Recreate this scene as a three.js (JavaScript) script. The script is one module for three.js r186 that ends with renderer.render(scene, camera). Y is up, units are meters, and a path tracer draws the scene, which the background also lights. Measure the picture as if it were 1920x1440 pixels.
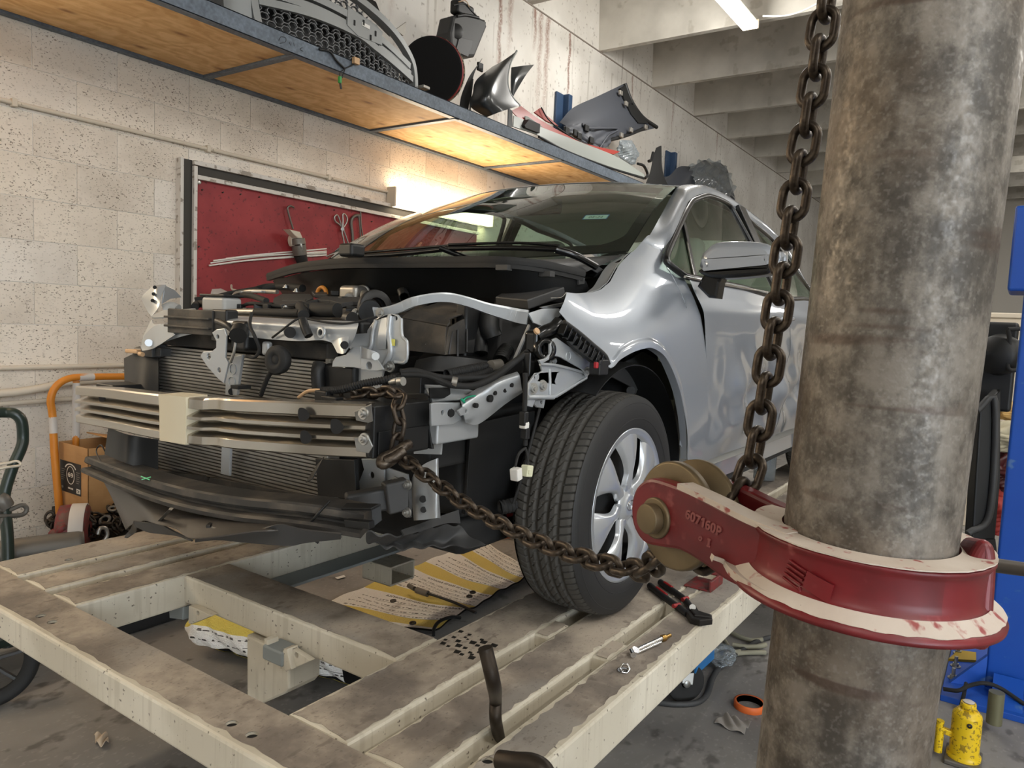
import * as THREE from 'three';
import { RectAreaLightUniformsLib } from 'three/addons/lights/RectAreaLightUniformsLib.js';
import { RoundedBoxGeometry } from 'three/addons/geometries/RoundedBoxGeometry.js';
import { mergeGeometries, mergeVertices, toCreasedNormals } from 'three/addons/utils/BufferGeometryUtils.js';
import { FontLoader } from 'three/addons/loaders/FontLoader.js';
import { TextGeometry } from 'three/addons/geometries/TextGeometry.js';
import { Brush, Evaluator, SUBTRACTION } from 'three-bvh-csg';

// ---------------------------------------------------------------- camera, exposure, lights
RectAreaLightUniformsLib.init();
const scene = new THREE.Scene();
scene.background = new THREE.Color(0.82, 0.91, 1.0); scene.backgroundIntensity = 7;   // overcast sky, seen only through the open bay door
const renderer = new THREE.WebGLRenderer({ antialias: true });
renderer.toneMapping = THREE.LinearToneMapping;
renderer.toneMappingExposure = 1.5;
renderer.shadowMap.enabled = true;
const D2R = Math.PI / 180;
const camera = new THREE.PerspectiveCamera(54.432, 4 / 3, 0.05, 60);
camera.rotation.order = 'YXZ';
camera.rotation.set(-4.85 * D2R, 34.3 * D2R, 2.55 * D2R);
camera.position.set(1.750, 1.438, 1.909);
scene.add(camera);
const WARM = new THREE.Color(1.0, 0.80, 0.55), NEUT = new THREE.Color(1.0, 0.975, 0.93);
const L_WALL = 30, L_CEIL = 54;   // radiance of the wall lamps and of the ceiling lamps
function areaLight(color, power, w, h, pos, target) {
  const l = new THREE.RectAreaLight(color, power, w, h);
  l.position.set(...pos); l.lookAt(...target); l.castShadow = true; scene.add(l); return l;
}
const RACK = 0.62;                 // height of the pulling rack's top above the floor
const WALLX = -2.266;

// ---------------------------------------------------------------- helpers
let seed = 7;
const rnd = () => { seed = (seed * 1664525 + 1013904223) >>> 0; return seed / 4294967296; };
const V = (a) => new THREE.Vector3(a[0], a[1], a[2]);
const names = {};
function numbered(n) { const k = names[n] = (names[n] ?? -1) + 1; return k ? n + '_' + String(k).padStart(3, '0') : n; }
function thing(name, label, category, pos = [0, 0, 0], group) {
  const o = new THREE.Group(); o.name = numbered(name); o.position.set(...pos); scene.add(o);
  o.userData = { label, category }; if (group) o.userData.group = group;
  o.userData.base = undefined; delete o.userData.base;
  return o;
}
function struct(name, geo, m, parent) { const o = part(name, geo, m, parent || scene); if (!parent) o.userData.kind = 'structure'; return o; }
function clean(g) {
  g = g.index ? g.toNonIndexed() : g;
  const c = new THREE.BufferGeometry();
  c.setAttribute('position', g.attributes.position);
  c.setAttribute('normal', g.attributes.normal);
  if (g.attributes.uv) c.setAttribute('uv', g.attributes.uv);
  else c.setAttribute('uv', new THREE.BufferAttribute(new Float32Array(g.attributes.position.count * 2), 2));
  return c;
}
function merge(list) { list = list.flat(9); return list.length === 1 ? list[0] : mergeGeometries(list.map(clean)); }
// uv in metres from the dominant axis of each face
function boxUV(g0) {
  const g = clean(g0), p = g.attributes.position, uv = g.attributes.uv, a = new THREE.Vector3(), b = new THREE.Vector3(), c = new THREE.Vector3();
  for (let i = 0; i < p.count; i += 3) {
    a.fromBufferAttribute(p, i); b.fromBufferAttribute(p, i + 1); c.fromBufferAttribute(p, i + 2);
    const n = b.clone().sub(a).cross(c.clone().sub(a)), ax = Math.abs(n.x), ay = Math.abs(n.y), az = Math.abs(n.z);
    [a, b, c].forEach((q, k) => { if (ay >= ax && ay >= az) uv.setXY(i + k, q.z, q.x); else if (ax >= az) uv.setXY(i + k, q.z, q.y); else uv.setXY(i + k, q.x, q.y); });
  }
  return g;
}
const SPLIT = new Set('side_member cowl_end wiper_arm thermostat mount_lug foot_flange side_tank tie_hole tie_boss horn_stay stud rail_hole bracket_bolt gusset_bolt hood_hinge rib connector slot_hole clip nail grip_inlay slot pocket post_hole bracket_hole bolt terminal cable_tie cowl_clip sleeve anchor_bolt hose tape_sleeve lead lead_end frame_strip frame_channel rail_tab slot_rib latch_pawl centre_post pillar_trim corrugated_sleeve tape_band torn_lip support_rod intake_duct shelf_post wall_bar'.split(' '));
function part(name, geo, m, parent, label) {
  if (Array.isArray(geo) && geo.length > 1 && SPLIT.has(name)) return geo.map((g) => part(name, g, m, parent, label))[0];   // separate pieces stay separate parts
  let g = Array.isArray(geo) ? merge(geo) : geo;
  if (m.userData.uvMetres) g = boxUV(g);
  const o = new THREE.Mesh(g, m); o.name = parent === scene ? numbered(name) : name; o.castShadow = o.receiveShadow = true;
  if (parent && parent !== scene) {                       // geometry is authored in room coordinates, stored relative to its thing
    const off = new THREE.Vector3(); let q = parent; while (q && q !== scene) { off.add(q.position); q = q.parent; }
    if (off.lengthSq() > 0) { o.geometry = g = g.clone(); g.translate(-off.x, -off.y, -off.z); }
  }
  if (label) o.userData.label = label;
  parent.add(o); return o;
}
function tag(o, label, category, group) { o.userData.label = label; o.userData.category = category; if (group) o.userData.group = group; return o; }
// a thing that is one mesh, with its origin at its base
function single(name, geo, m, label, category, group) {
  let g = Array.isArray(geo) ? merge(geo) : geo; if (m.userData.uvMetres) g = boxUV(g);
  g.computeBoundingBox(); const bb = g.boundingBox, c = [(bb.min.x + bb.max.x) / 2, bb.min.y, (bb.min.z + bb.max.z) / 2];
  g = g.clone().translate(-c[0], -c[1], -c[2]);
  const o = new THREE.Mesh(g, m); o.name = numbered(name); o.position.set(...c); o.castShadow = o.receiveShadow = true; scene.add(o);
  return tag(o, label, category, group);
}
function box(x0, x1, y0, y1, z0, z1, r = 0.003) {
  const w = Math.abs(x1 - x0), h = Math.abs(y1 - y0), d = Math.abs(z1 - z0);
  const rr = Math.min(r, w / 2.1, h / 2.1, d / 2.1);
  const g = rr > 0.0004 ? new RoundedBoxGeometry(w, h, d, 2, rr) : new THREE.BoxGeometry(w, h, d);
  return g.translate((x0 + x1) / 2, (y0 + y1) / 2, (z0 + z1) / 2);
}
// box between two points with a given width and height
function beam(a, b, w, h, r = 0.003, up = [0, 1, 0]) {
  const A = V(a), B = V(b), d = B.clone().sub(A), L = d.length(); d.normalize();
  const s = new THREE.Vector3().crossVectors(V(up), d).normalize(), u = new THREE.Vector3().crossVectors(d, s);
  const g = new RoundedBoxGeometry(w, h, L, 2, Math.min(r, w / 2.1, h / 2.1, L / 2.1));
  return g.applyMatrix4(new THREE.Matrix4().makeBasis(s, u, d).setPosition(A.add(B).multiplyScalar(0.5)));
}
function tube(pts, r, n = 0, rs = 10, closed = false, tension = 0.5) {
  const c = new THREE.CatmullRomCurve3(pts.map(V), closed, 'catmullrom', tension);
  const g = new THREE.TubeGeometry(c, n || Math.max(8, pts.length * 6), r, rs, closed);
  if (closed) return g;
  const caps = [0, 1].map((t) => { const q = c.getPoint(t), d = c.getTangent(t).multiplyScalar(t ? 1 : -1); const k = new THREE.CircleGeometry(r, rs); k.applyMatrix4(new THREE.Matrix4().makeRotationFromQuaternion(new THREE.Quaternion().setFromUnitVectors(new THREE.Vector3(0, 0, 1), d)).setPosition(q)); return k; });
  return merge([g, ...caps]);
}
// a corrugated hose
function ribbed(pts, r, pitch = 0.008) {
  const c = new THREE.CatmullRomCurve3(pts.map(V)), L = c.getLength(), n = Math.round(L / pitch) * 4, g = new THREE.TubeGeometry(c, n, r, 10), p = g.attributes.position;
  for (let i = 0; i <= n; i++) { const q = c.getPointAt(i / n), k = (i % 4 < 2) ? 1 : 0.84; for (let j = 0; j <= 10; j++) { const t = i * 11 + j; p.setXYZ(t, q.x + (p.getX(t) - q.x) * k, q.y + (p.getY(t) - q.y) * k, q.z + (p.getZ(t) - q.z) * k); } }
  g.computeVertexNormals(); return g;
}
function cyl(a, b, r0, r1 = r0, n = 24, open = false) {
  const A = V(a), B = V(b), d = B.clone().sub(A), L = d.length(); d.normalize();
  const g = new THREE.CylinderGeometry(r1, r0, L, n, 1, open);
  return g.applyQuaternion(new THREE.Quaternion().setFromUnitVectors(new THREE.Vector3(0, 1, 0), d)).translate((A.x + B.x) / 2, (A.y + B.y) / 2, (A.z + B.z) / 2);
}
// lathe along an axis: profile [[radius, offset], ...]
function lathe(prof, c, axis, n = 48) {
  const g = new THREE.LatheGeometry(prof.map((p) => new THREE.Vector2(Math.max(p[0], 1e-5), p[1])), n);
  return g.applyQuaternion(new THREE.Quaternion().setFromUnitVectors(new THREE.Vector3(0, 1, 0), V(axis).normalize())).translate(...c);
}
function hex(c, axis, r, h) { const d = V(axis).normalize().multiplyScalar(h); return cyl(c, [c[0] + d.x, c[1] + d.y, c[2] + d.z], r, r * 0.94, 6); }
function bolt(c, axis, r) { const d = V(axis).normalize(); const q = (k) => [c[0] + d.x * k, c[1] + d.y * k, c[2] + d.z * k]; return [cyl(q(-0.001), q(r * 0.3), r * 1.5, r * 1.45, 20), hex(q(r * 0.3), axis, r, r * 0.8), cyl(q(r), q(r * 1.5), r * 0.5, r * 0.45, 12)]; }
// frame of a roughly planar 3D polygon
function planeFrame(pts) {
  const c = new THREE.Vector3(), n = new THREE.Vector3(), P = pts.map(V);
  P.forEach((p) => c.add(p)); c.divideScalar(P.length);
  for (let i = 0; i < P.length; i++) { const a = P[i].clone().sub(c), b = P[(i + 1) % P.length].clone().sub(c); n.add(a.cross(b)); }
  n.normalize(); const u = P[1].clone().sub(P[0]); u.addScaledVector(n, -u.dot(n)).normalize(); const v = new THREE.Vector3().crossVectors(n, u);
  return { c, n, u, v, to: (p) => { const d = V(p).sub(c); return new THREE.Vector2(d.dot(u), d.dot(v)); }, m: new THREE.Matrix4().makeBasis(u, v, n).setPosition(c) };
}
// flat sheet cut to a 3D outline, real thickness, bevelled rim; holes are 3D outlines or [centre, radius]
function plate(pts, th = 0.0025, holes = [], bev = 0.0012, seg = 2) {
  const f = planeFrame(pts), s = new THREE.Shape(pts.map(f.to));
  holes.forEach((h) => { const hp = new THREE.Path(); if (h.length === 2 && typeof h[1] === 'number') { const q = f.to(h[0]); hp.absellipse(q.x, q.y, h[1], h[1], 0, Math.PI * 2, true); } else hp.setFromPoints(h.map(f.to)); s.holes.push(hp); });
  const g = new THREE.ExtrudeGeometry(s, { depth: th, bevelEnabled: bev > 0, bevelSize: bev, bevelThickness: bev, bevelSegments: seg, bevelOffset: -bev, curveSegments: 14, steps: 1 });
  return g.translate(0, 0, -th / 2).applyMatrix4(f.m);
}
function smooth(pts, n, closed = true) { return new THREE.CatmullRomCurve3(pts.map(V), closed, 'catmullrom', 0.5).getPoints(n).map((p) => [p.x, p.y, p.z]).slice(0, closed ? n : undefined); }
// smooth surface through a control net, with thickness th (towards -normal)
function net(rows, nu, nv, th = 0.0015, fn) {
  const curves = rows.map((r) => new THREE.CatmullRomCurve3(r.map(V), false, 'catmullrom', 0.5)), P = [];
  for (let i = 0; i <= nu; i++) {
    const col = curves.map((c) => c.getPoint(i / nu)), cc = new THREE.CatmullRomCurve3(col, false, 'catmullrom', 0.5), line = [];
    for (let j = 0; j <= nv; j++) { const p = rows.length === 2 ? col[0].clone().lerp(col[1], j / nv) : cc.getPoint(j / nv); if (fn) fn(p, i / nu, j / nv); line.push(p); }
    P.push(line);
  }
  return gridSurf(P, th);
}
function gridSurf(P, th) {
  const nu = P.length - 1, nv = P[0].length - 1, pos = [], uv = [], idx = [];
  for (let i = 0; i <= nu; i++) for (let j = 0; j <= nv; j++) { pos.push(P[i][j].x, P[i][j].y, P[i][j].z); uv.push(i / nu, j / nv); }
  for (let i = 0; i < nu; i++) for (let j = 0; j < nv; j++) { const a = i * (nv + 1) + j, b = a + nv + 1; idx.push(a, b, a + 1, b, b + 1, a + 1); }
  const g = new THREE.BufferGeometry(); g.setAttribute('position', new THREE.Float32BufferAttribute(pos, 3)); g.setAttribute('uv', new THREE.Float32BufferAttribute(uv, 2)); g.setIndex(idx); g.computeVertexNormals();
  if (!th) return g;
  const n = g.attributes.normal, g2 = g.clone(), p2 = g2.attributes.position, N = pos.length / 3;
  for (let i = 0; i < N; i++) p2.setXYZ(i, p2.getX(i) - n.getX(i) * th, p2.getY(i) - n.getY(i) * th, p2.getZ(i) - n.getZ(i) * th);
  g2.setIndex(idx.map((v, k) => idx[k - (k % 3) + (2 - (k % 3))])); g2.computeVertexNormals();
  const rim = []; for (let j = 0; j <= nv; j++) rim.push(j); for (let i = 1; i <= nu; i++) rim.push(i * (nv + 1) + nv); for (let j = nv - 1; j >= 0; j--) rim.push(nu * (nv + 1) + j); for (let i = nu - 1; i >= 0; i--) rim.push(i * (nv + 1));
  const rp = [], ri = []; rim.forEach((v) => { rp.push(pos[v * 3], pos[v * 3 + 1], pos[v * 3 + 2], p2.getX(v), p2.getY(v), p2.getZ(v)); });
  for (let k = 0; k < rim.length - 1; k++) ri.push(k * 2, k * 2 + 1, k * 2 + 2, k * 2 + 1, k * 2 + 3, k * 2 + 2);
  const g3 = new THREE.BufferGeometry(); g3.setAttribute('position', new THREE.Float32BufferAttribute(rp, 3)); g3.setIndex(ri); const g4 = g3.toNonIndexed(); g4.computeVertexNormals();
  return merge([g, g2, g4]);
}
// surface swept by a closed or open section (in a frame that follows the path); section [[side, up], ...]
function sweep(path, section, n = 40, upv = [0, 1, 0], closedSec = true, scaleFn) {
  const c = new THREE.CatmullRomCurve3(path.map(V), false, 'catmullrom', 0.5), P = [], up = V(upv), sec = closedSec ? [...section, section[0]] : section;
  for (let i = 0; i <= n; i++) { const q = c.getPointAt(i / n), d = c.getTangentAt(i / n), s = new THREE.Vector3().crossVectors(up, d).normalize(), u = new THREE.Vector3().crossVectors(d, s); const k = scaleFn ? scaleFn(i / n) : 1; P.push(sec.map((e) => q.clone().addScaledVector(s, e[0] * k).addScaledVector(u, e[1] * k))); }
  const g = gridSurf(P, 0); if (!closedSec) return toCreasedNormals(g, 0.6);
  const cap = (i, flip) => { const sh = new THREE.Shape(section.map((e) => new THREE.Vector2(e[0], e[1]))), k = new THREE.ShapeGeometry(sh), q = c.getPointAt(i ? 1 : 0), d = c.getTangentAt(i ? 1 : 0), s = new THREE.Vector3().crossVectors(up, d).normalize(), u = new THREE.Vector3().crossVectors(d, s); k.applyMatrix4(new THREE.Matrix4().makeBasis(s, u, d).setPosition(q)); return k; };
  return merge([toCreasedNormals(g, 0.6), cap(0), cap(1)]);
}
function bend(g, fn) { const p = g.attributes.position, q = new THREE.Vector3(); for (let i = 0; i < p.count; i++) { q.fromBufferAttribute(p, i); fn(q); p.setXYZ(i, q.x, q.y, q.z); } g.computeVertexNormals(); return g; }

// ---------------------------------------------------------------- textures: tileable noise
function lattice(n, s) { const a = new Float32Array(n * n); let k = s * 7919 + 13; for (let i = 0; i < a.length; i++) { k = (k * 1664525 + 1013904223) >>> 0; a[i] = k / 4294967296; } return a; }
function fbm(size, cellsX, cellsY, oct, s, gain = 0.5) {
  const out = new Float32Array(size * size); let amp = 1, tot = 0;
  for (let o = 0; o < oct; o++) {
    const nx = Math.min(size, cellsX << o), ny = Math.min(size, cellsY << o), n = Math.max(nx, ny), L = lattice(n, s + o * 31);
    for (let y = 0; y < size; y++) { const fy = y / size * ny, y0 = fy | 0, ty = fy - y0, sy = ty * ty * (3 - 2 * ty), ya = (y0 % ny) * n, yb = ((y0 + 1) % ny) * n;
      for (let x = 0; x < size; x++) { const fx = x / size * nx, x0 = fx | 0, tx = fx - x0, sx = tx * tx * (3 - 2 * tx), xa = x0 % nx, xb = (x0 + 1) % nx;
        out[y * size + x] += amp * ((L[ya + xa] * (1 - sx) + L[ya + xb] * sx) * (1 - sy) + (L[yb + xa] * (1 - sx) + L[yb + xb] * sx) * sy); } }
    tot += amp; amp *= gain;
  }
  for (let i = 0; i < out.length; i++) out[i] /= tot; return out;
}
const sst = (a, b, x) => { const t = Math.min(1, Math.max(0, (x - a) / (b - a))); return t * t * (3 - 2 * t); };
function tex(size, fn, srgb = true, rep = 1, repY) {
  const d = new Uint8Array(size * size * 4);
  for (let i = 0; i < size * size; i++) { const c = fn(i, i % size, (i / size) | 0); d[i * 4] = Math.max(0, Math.min(255, c[0])); d[i * 4 + 1] = Math.max(0, Math.min(255, c[1])); d[i * 4 + 2] = Math.max(0, Math.min(255, c[2])); d[i * 4 + 3] = 255; }
  const t = new THREE.DataTexture(d, size, size, THREE.RGBAFormat); t.wrapS = t.wrapT = THREE.RepeatWrapping; t.magFilter = THREE.LinearFilter; t.minFilter = THREE.LinearMipmapLinearFilter; t.generateMipmaps = true;
  if (srgb) t.colorSpace = THREE.SRGBColorSpace; t.repeat.set(1 / rep, 1 / (repY || rep)); t.needsUpdate = true; return t;
}
const grey = (v) => [v, v, v];
function canvasTex(w, h, draw) { const c = document.createElement('canvas'); c.width = w; c.height = h; const x = c.getContext('2d'); draw(x, w, h); const t = new THREE.CanvasTexture(c); t.colorSpace = THREE.SRGBColorSpace; t.magFilter = THREE.LinearFilter; return t; }
function mat(o) { const phys = 'clearcoat' in o || 'transmission' in o || 'sheen' in o || 'anisotropy' in o; const uvm = o.uvMetres; delete o.uvMetres; const m = phys ? new THREE.MeshPhysicalMaterial(o) : new THREE.MeshStandardMaterial(o); m.userData.uvMetres = !!uvm; return m; }

// ---------------------------------------------------------------- shared noise and materials
const S = 512, N1 = fbm(S, 4, 4, 6, 1), N2 = fbm(S, 16, 16, 4, 2), N3 = fbm(S, 64, 64, 3, 3), NS = fbm(S, 4, 64, 4, 5), NV = fbm(S, 48, 3, 4, 8);
const mix = (a, b, t) => a + (b - a) * t, mix3 = (a, b, t) => [mix(a[0], b[0], t), mix(a[1], b[1], t), mix(a[2], b[2], t)];
const scl = (c, k) => [c[0] * k, c[1] * k, c[2] * k];
const BS = 1024, BN1 = fbm(BS, 5, 5, 6, 11), BN2 = fbm(BS, 150, 260, 2, 12), BN3 = fbm(BS, 40, 60, 3, 13), BN4 = fbm(BS, 9, 12, 3, 14);
const blockC = tex(BS, (i) => { const pit = sst(0.72, 0.80, BN2[i]) * (0.35 + 0.65 * sst(0.3, 0.6, BN4[i])), t = BN1[i]; let c = mix3([212, 204, 192], [226, 219, 208], sst(0.3, 0.7, t)); c = mix3(c, [150, 138, 124], sst(0.68, 0.82, BN3[i]) * 0.18); return mix3(c, [98, 88, 78], pit * 0.75); }, true, 1.1);
const blockB = tex(BS, (i) => { const pit = sst(0.72, 0.80, BN2[i]) * (0.35 + 0.65 * sst(0.3, 0.6, BN4[i])); return grey(200 - 130 * pit + 40 * (BN3[i] - 0.5) + 26 * (BN1[i] - 0.5)); }, false, 1.1);
const floorC = tex(BS, (i) => { const t = BN1[i]; let c = mix3([112, 110, 108], [142, 139, 135], sst(0.3, 0.7, t)); c = mix3(c, [70, 67, 64], sst(0.60, 0.72, BN1[(i * 3 + 77777) % (BS * BS)] * 0.5 + BN3[i] * 0.5) * 0.6); return mix3(c, [170, 166, 160], sst(0.7, 0.8, BN2[i]) * 0.25); }, true, 2.6);
const roughN = tex(S, (i) => grey(150 + 120 * (N1[i] - 0.5) + 60 * (N3[i] - 0.5)), false, 1.3);
const ceilC = tex(S, (i) => { let c = mix3([172, 168, 160], [206, 202, 193], sst(0.25, 0.75, N1[i])); return mix3(c, [138, 130, 118], sst(0.62, 0.75, N2[i]) * 0.35); }, true, 2.0);
const M = {};
M.block = [0, 1, 2, 3].map((k) => mat({ color: [0xffffff, 0xfbf8f4, 0xfffcf7, 0xf9f6f2][k], map: blockC, bumpMap: blockB, bumpScale: 0.0025, roughness: 0.85, uvMetres: true }));
M.mortar = mat({ color: 0xcfc6b8, roughness: 0.95 });
M.floor = mat({ map: floorC, bumpMap: roughN, bumpScale: 0.0008, roughness: 0.62, uvMetres: true });
M.ceil = mat({ map: ceilC, roughness: 0.95, bumpMap: roughN, bumpScale: 0.002, uvMetres: true });
M.ceilWhite = mat({ color: 0xcdc9c1, roughness: 0.95 });
const plyC = tex(BS, (i, x, y) => { // grain runs along u (the shelf's length)
  const w = BN1[i] * 2.2 + 0.35 * fbmAt(x, y), g = 0.5 + 0.5 * Math.sin((y / BS * 26 + w * 16)); let c = mix3([196, 152, 98], [222, 184, 132], g * 0.6 + 0.4 * sst(0.3, 0.7, NS[((y >> 1) * S + (x >> 1)) % (S * S)]));
  const kx = (x % 340) - 150, ky = ((y + 60 * ((x / 340) | 0)) % 300) - 140, kn = Math.exp(-(kx * kx / 900 + ky * ky / 160)); return mix3(c, [120, 78, 44], kn * 0.75); }, true, 1.25);
function fbmAt(x, y) { return N2[((y >> 2) % S) * S + ((x >> 3) % S)]; }
M.ply = mat({ map: plyC, roughness: 0.75, uvMetres: true });
M.shelfSteel = mat({ color: 0x7c8896, roughness: 0.55, metalness: 0.25, map: tex(S, (i) => scl([255, 255, 255], 0.78 + 0.35 * (N1[i] - 0.5) + 0.25 * (N3[i] - 0.5)), true, 0.8), uvMetres: true });
M.redBoard = mat({ roughness: 0.55, map: tex(S, (i, x, y) => { let c = mix3([128, 34, 40], [152, 48, 52], sst(0.3, 0.7, N1[i])); c = mix3(c, [188, 120, 118], sst(0.70, 0.78, N2[i]) * sst(0.5, 0.7, N1[(i * 5 + 991) % (S * S)]) * 0.6); return mix3(c, [70, 22, 26], sst(0.72, 0.8, N3[i]) * 0.5); }, true, 0.9), uvMetres: true });
M.whitePaint = mat({ roughness: 0.6, map: tex(S, (i) => mix3([206, 202, 195], [120, 110, 98], sst(0.62, 0.75, N2[i]) * 0.7), true, 0.5), uvMetres: true });
M.darkSteel = mat({ color: 0x3c3a36, roughness: 0.6, metalness: 0.3 });
M.pipe = mat({ color: 0xc9bfae, roughness: 0.7 });
M.glow = mat({ color: 0xffffff, emissive: 0xfff4e0, emissiveIntensity: 6, roughness: 0.6 });
M.glowWarm = mat({ color: 0xffffff, emissive: 0xffe9c8, emissiveIntensity: 3, roughness: 0.6 });
M.lampBody = mat({ color: 0xe6e3dc, roughness: 0.5 });
M.zinc = mat({ color: 0xa9a9a6, roughness: 0.4, metalness: 0.85 });
M.chrome = mat({ color: 0xcfcfcf, roughness: 0.18, metalness: 1 });
M.black = mat({ color: 0x131415, roughness: 0.5 });
M.blackGloss = mat({ color: 0x0c0d0e, roughness: 0.22 });
M.blackDull = mat({ color: 0x1c1c1c, roughness: 0.85 });
M.rubber = mat({ color: 0x1b1b1b, roughness: 0.75 });
M.plasticGrey = mat({ color: 0x3a3a3a, roughness: 0.55 });
M.plasticDust = mat({ roughness: 0.7, map: tex(S, (i) => mix3([40, 39, 38], [92, 84, 74], sst(0.35, 0.75, N1[i]) * 0.8 + 0.2 * N3[i]), true, 0.35), uvMetres: true });
M.wireGreen = mat({ color: 0x2f8f3f, roughness: 0.5 });
M.rad = mat({ color: 0xa09c95, roughness: 0.4, metalness: 0.7 });
M.tan = mat({ color: 0xc9a47c, roughness: 0.6 });
M.white = mat({ color: 0xe2e0da, roughness: 0.6 });

// ---------------------------------------------------------------- room shell
const RX = 7.5, RZ0 = -17, RZ1 = 7, RTOP = 5.2;
struct('floor', box(-2.6, RX + 0.2, -0.2, 0, RZ0 - 0.2, RZ1 + 0.2, 0), M.floor);
const UW = 1024, UH = 256;      // upper wall: painted concrete with drips and rust, 18 m x 2.6 m
const upperMap = (() => {
  const d = new Uint8Array(UW * 2 * UH * 4), W = UW * 2; let k2 = 5; const r2 = () => { k2 = (k2 * 1664525 + 1013904223) >>> 0; return k2 / 4294967296; };
  const streak = new Float32Array(W * UH), rust = new Float32Array(W * UH);
  const zToX = (z) => (z + 16) / 18 * W, yToR = (y) => (y - 2.6) / 2.6 * UH;
  for (let n = 0; n < 260; n++) { const x = (r2() * W) | 0, y0 = yToR(3 + r2() * 1.6), len = 10 + r2() * 90, w = 1 + (r2() * 3 | 0), a = 0.12 + 0.3 * r2(); for (let y = 0; y < len; y++) for (let q = 0; q < w; q++) { const yy = (y0 - y) | 0; if (yy >= 0 && yy < UH) streak[yy * W + (x + q) % W] += a * (1 - y / len); } }
  const drip = (z, len, w, a) => { const x0 = zToX(z) | 0, y0 = yToR(4.33) | 0; for (let y = 0; y < len; y++) for (let q = -w; q <= w; q++) { const yy = y0 - y; if (yy >= 0 && r2() < 0.85) rust[yy * W + x0 + q + ((Math.sin(y * 0.2 + z * 9) * 1.5) | 0)] += a * (1 - y / len) * (1 - Math.abs(q) / (w + 1)); } };
  for (const [z, l, w, a] of [[-3.55, 150, 3, 0.8], [-3.7, 60, 5, 0.5], [-4.1, 40, 3, 0.9], [-4.2, 120, 5, 0.5], [-4.32, 130, 5, 0.6], [-4.75, 170, 2, 1], [-6.2, 60, 2, 0.6], [-3.0, 90, 4, 0.5], [-9.1, 40, 2, 0.7], [-2.2, 80, 4, 0.5], [-1.2, 70, 3, 0.5], [-7.4, 50, 2, 0.6]]) drip(z, l, w, a);
  for (let y = 0; y < UH; y++) for (let x = 0; x < W; x++) {
    const i = y * W + x, n = N1[(y * 2 % S) * S + (x * 2 % S)], n3 = N3[(y * 3 % S) * S + (x * 3 % S)]; let c = mix3([206, 202, 195], [224, 221, 215], sst(0.3, 0.7, n)); c = mix3(c, [120, 112, 102], sst(0.74, 0.82, n3) * 0.5);
    c = mix3(c, [128, 120, 110], Math.min(0.7, streak[i])); c = mix3(c, [112, 76, 64], Math.min(0.75, rust[i]));
    d[i * 4] = c[0]; d[i * 4 + 1] = c[1]; d[i * 4 + 2] = c[2]; d[i * 4 + 3] = 255;
  }
  const t = new THREE.DataTexture(d, W, UH); t.colorSpace = THREE.SRGBColorSpace; t.magFilter = THREE.LinearFilter; t.wrapS = t.wrapT = THREE.RepeatWrapping; t.repeat.set(1 / 18, 1 / 2.6); t.offset.set(16 / 18, -2.6 / 2.6); t.needsUpdate = true; return t;
})();
M.upperWall = mat({ map: upperMap, roughness: 0.9, uvMetres: true });
const wallLeft = struct('wall_left', box(-2.6, WALLX - 0.0035, 0, RTOP, RZ0, RZ1, 0), M.upperWall);
{ // concrete blocks of the lower wall, running bond, each a piece of its own
  const BH = 0.203, BL = 0.406, variants = [];
  for (let k = 0; k < 8; k++) { let g = new RoundedBoxGeometry(0.02, BH - 0.0026, BL - 0.0026, 1, 0.0018); g.translate(0, k * 0.231, k * 0.173); g = boxUV(g); g.translate(0, -k * 0.231, -k * 0.173); variants.push(g); }
  for (let r = 0; r < 13; r++) for (let c = 0; c < 13; c++) {
    const z = 1.55 - c * BL - (r % 2 ? BL / 2 : 0) + 0.075, y = 0.097 + r * BH + BH / 2;
    const m = new THREE.Mesh(variants[(r * 5 + c * 3) % 8], M.block[(r * 7 + c * 5 + (r * c) % 3) % 4]); m.name = 'block'; m.castShadow = m.receiveShadow = true; m.position.set(WALLX - 0.01 + (rnd() - 0.5) * 0.001, y, z); wallLeft.add(m);
  }
}
// a shallow groove where the wall turns into the band between the beams
struct('trim_1', box(WALLX - 0.01, WALLX + 0.006, 4.338, 4.350, RZ0, RZ1, 0.002), mat({ color: 0x857c72, roughness: 0.9 }));
struct('wall_right', [box(RX, RX + 0.2, 0, RTOP, RZ0, 2.4, 0), box(RX, RX + 0.2, 3.4, RTOP, 2.4, 6.6, 0), box(RX, RX + 0.2, 0, RTOP, 6.6, RZ1, 0)], M.ceilWhite);   // with the open bay door
struct('door_1', [box(RX - 0.12, RX + 0.0, 3.1, 3.55, 2.35, 6.65, 0.03), box(RX - 0.06, RX, 0, 3.4, 2.32, 2.4, 0.004), box(RX - 0.06, RX, 0, 3.4, 6.6, 6.68, 0.004)], M.shelfSteel);
struct('ground', box(RX + 0.2, RX + 14, -0.2, -0.01, -8, 18, 0), M.floor);
struct('wall_back', box(-2.6, RX + 0.2, 0, RTOP, RZ0 - 0.2, RZ0, 0), M.ceilWhite);
struct('wall_front', box(-2.6, RX + 0.2, 0, RTOP, RZ1, RZ1 + 0.2, 0), M.ceilWhite);
const ceiling = struct('ceiling', box(-2.6, RX + 0.2, 4.86, 5.2, RZ0 - 0.2, RZ1 + 0.2, 0), M.ceil);
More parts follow.
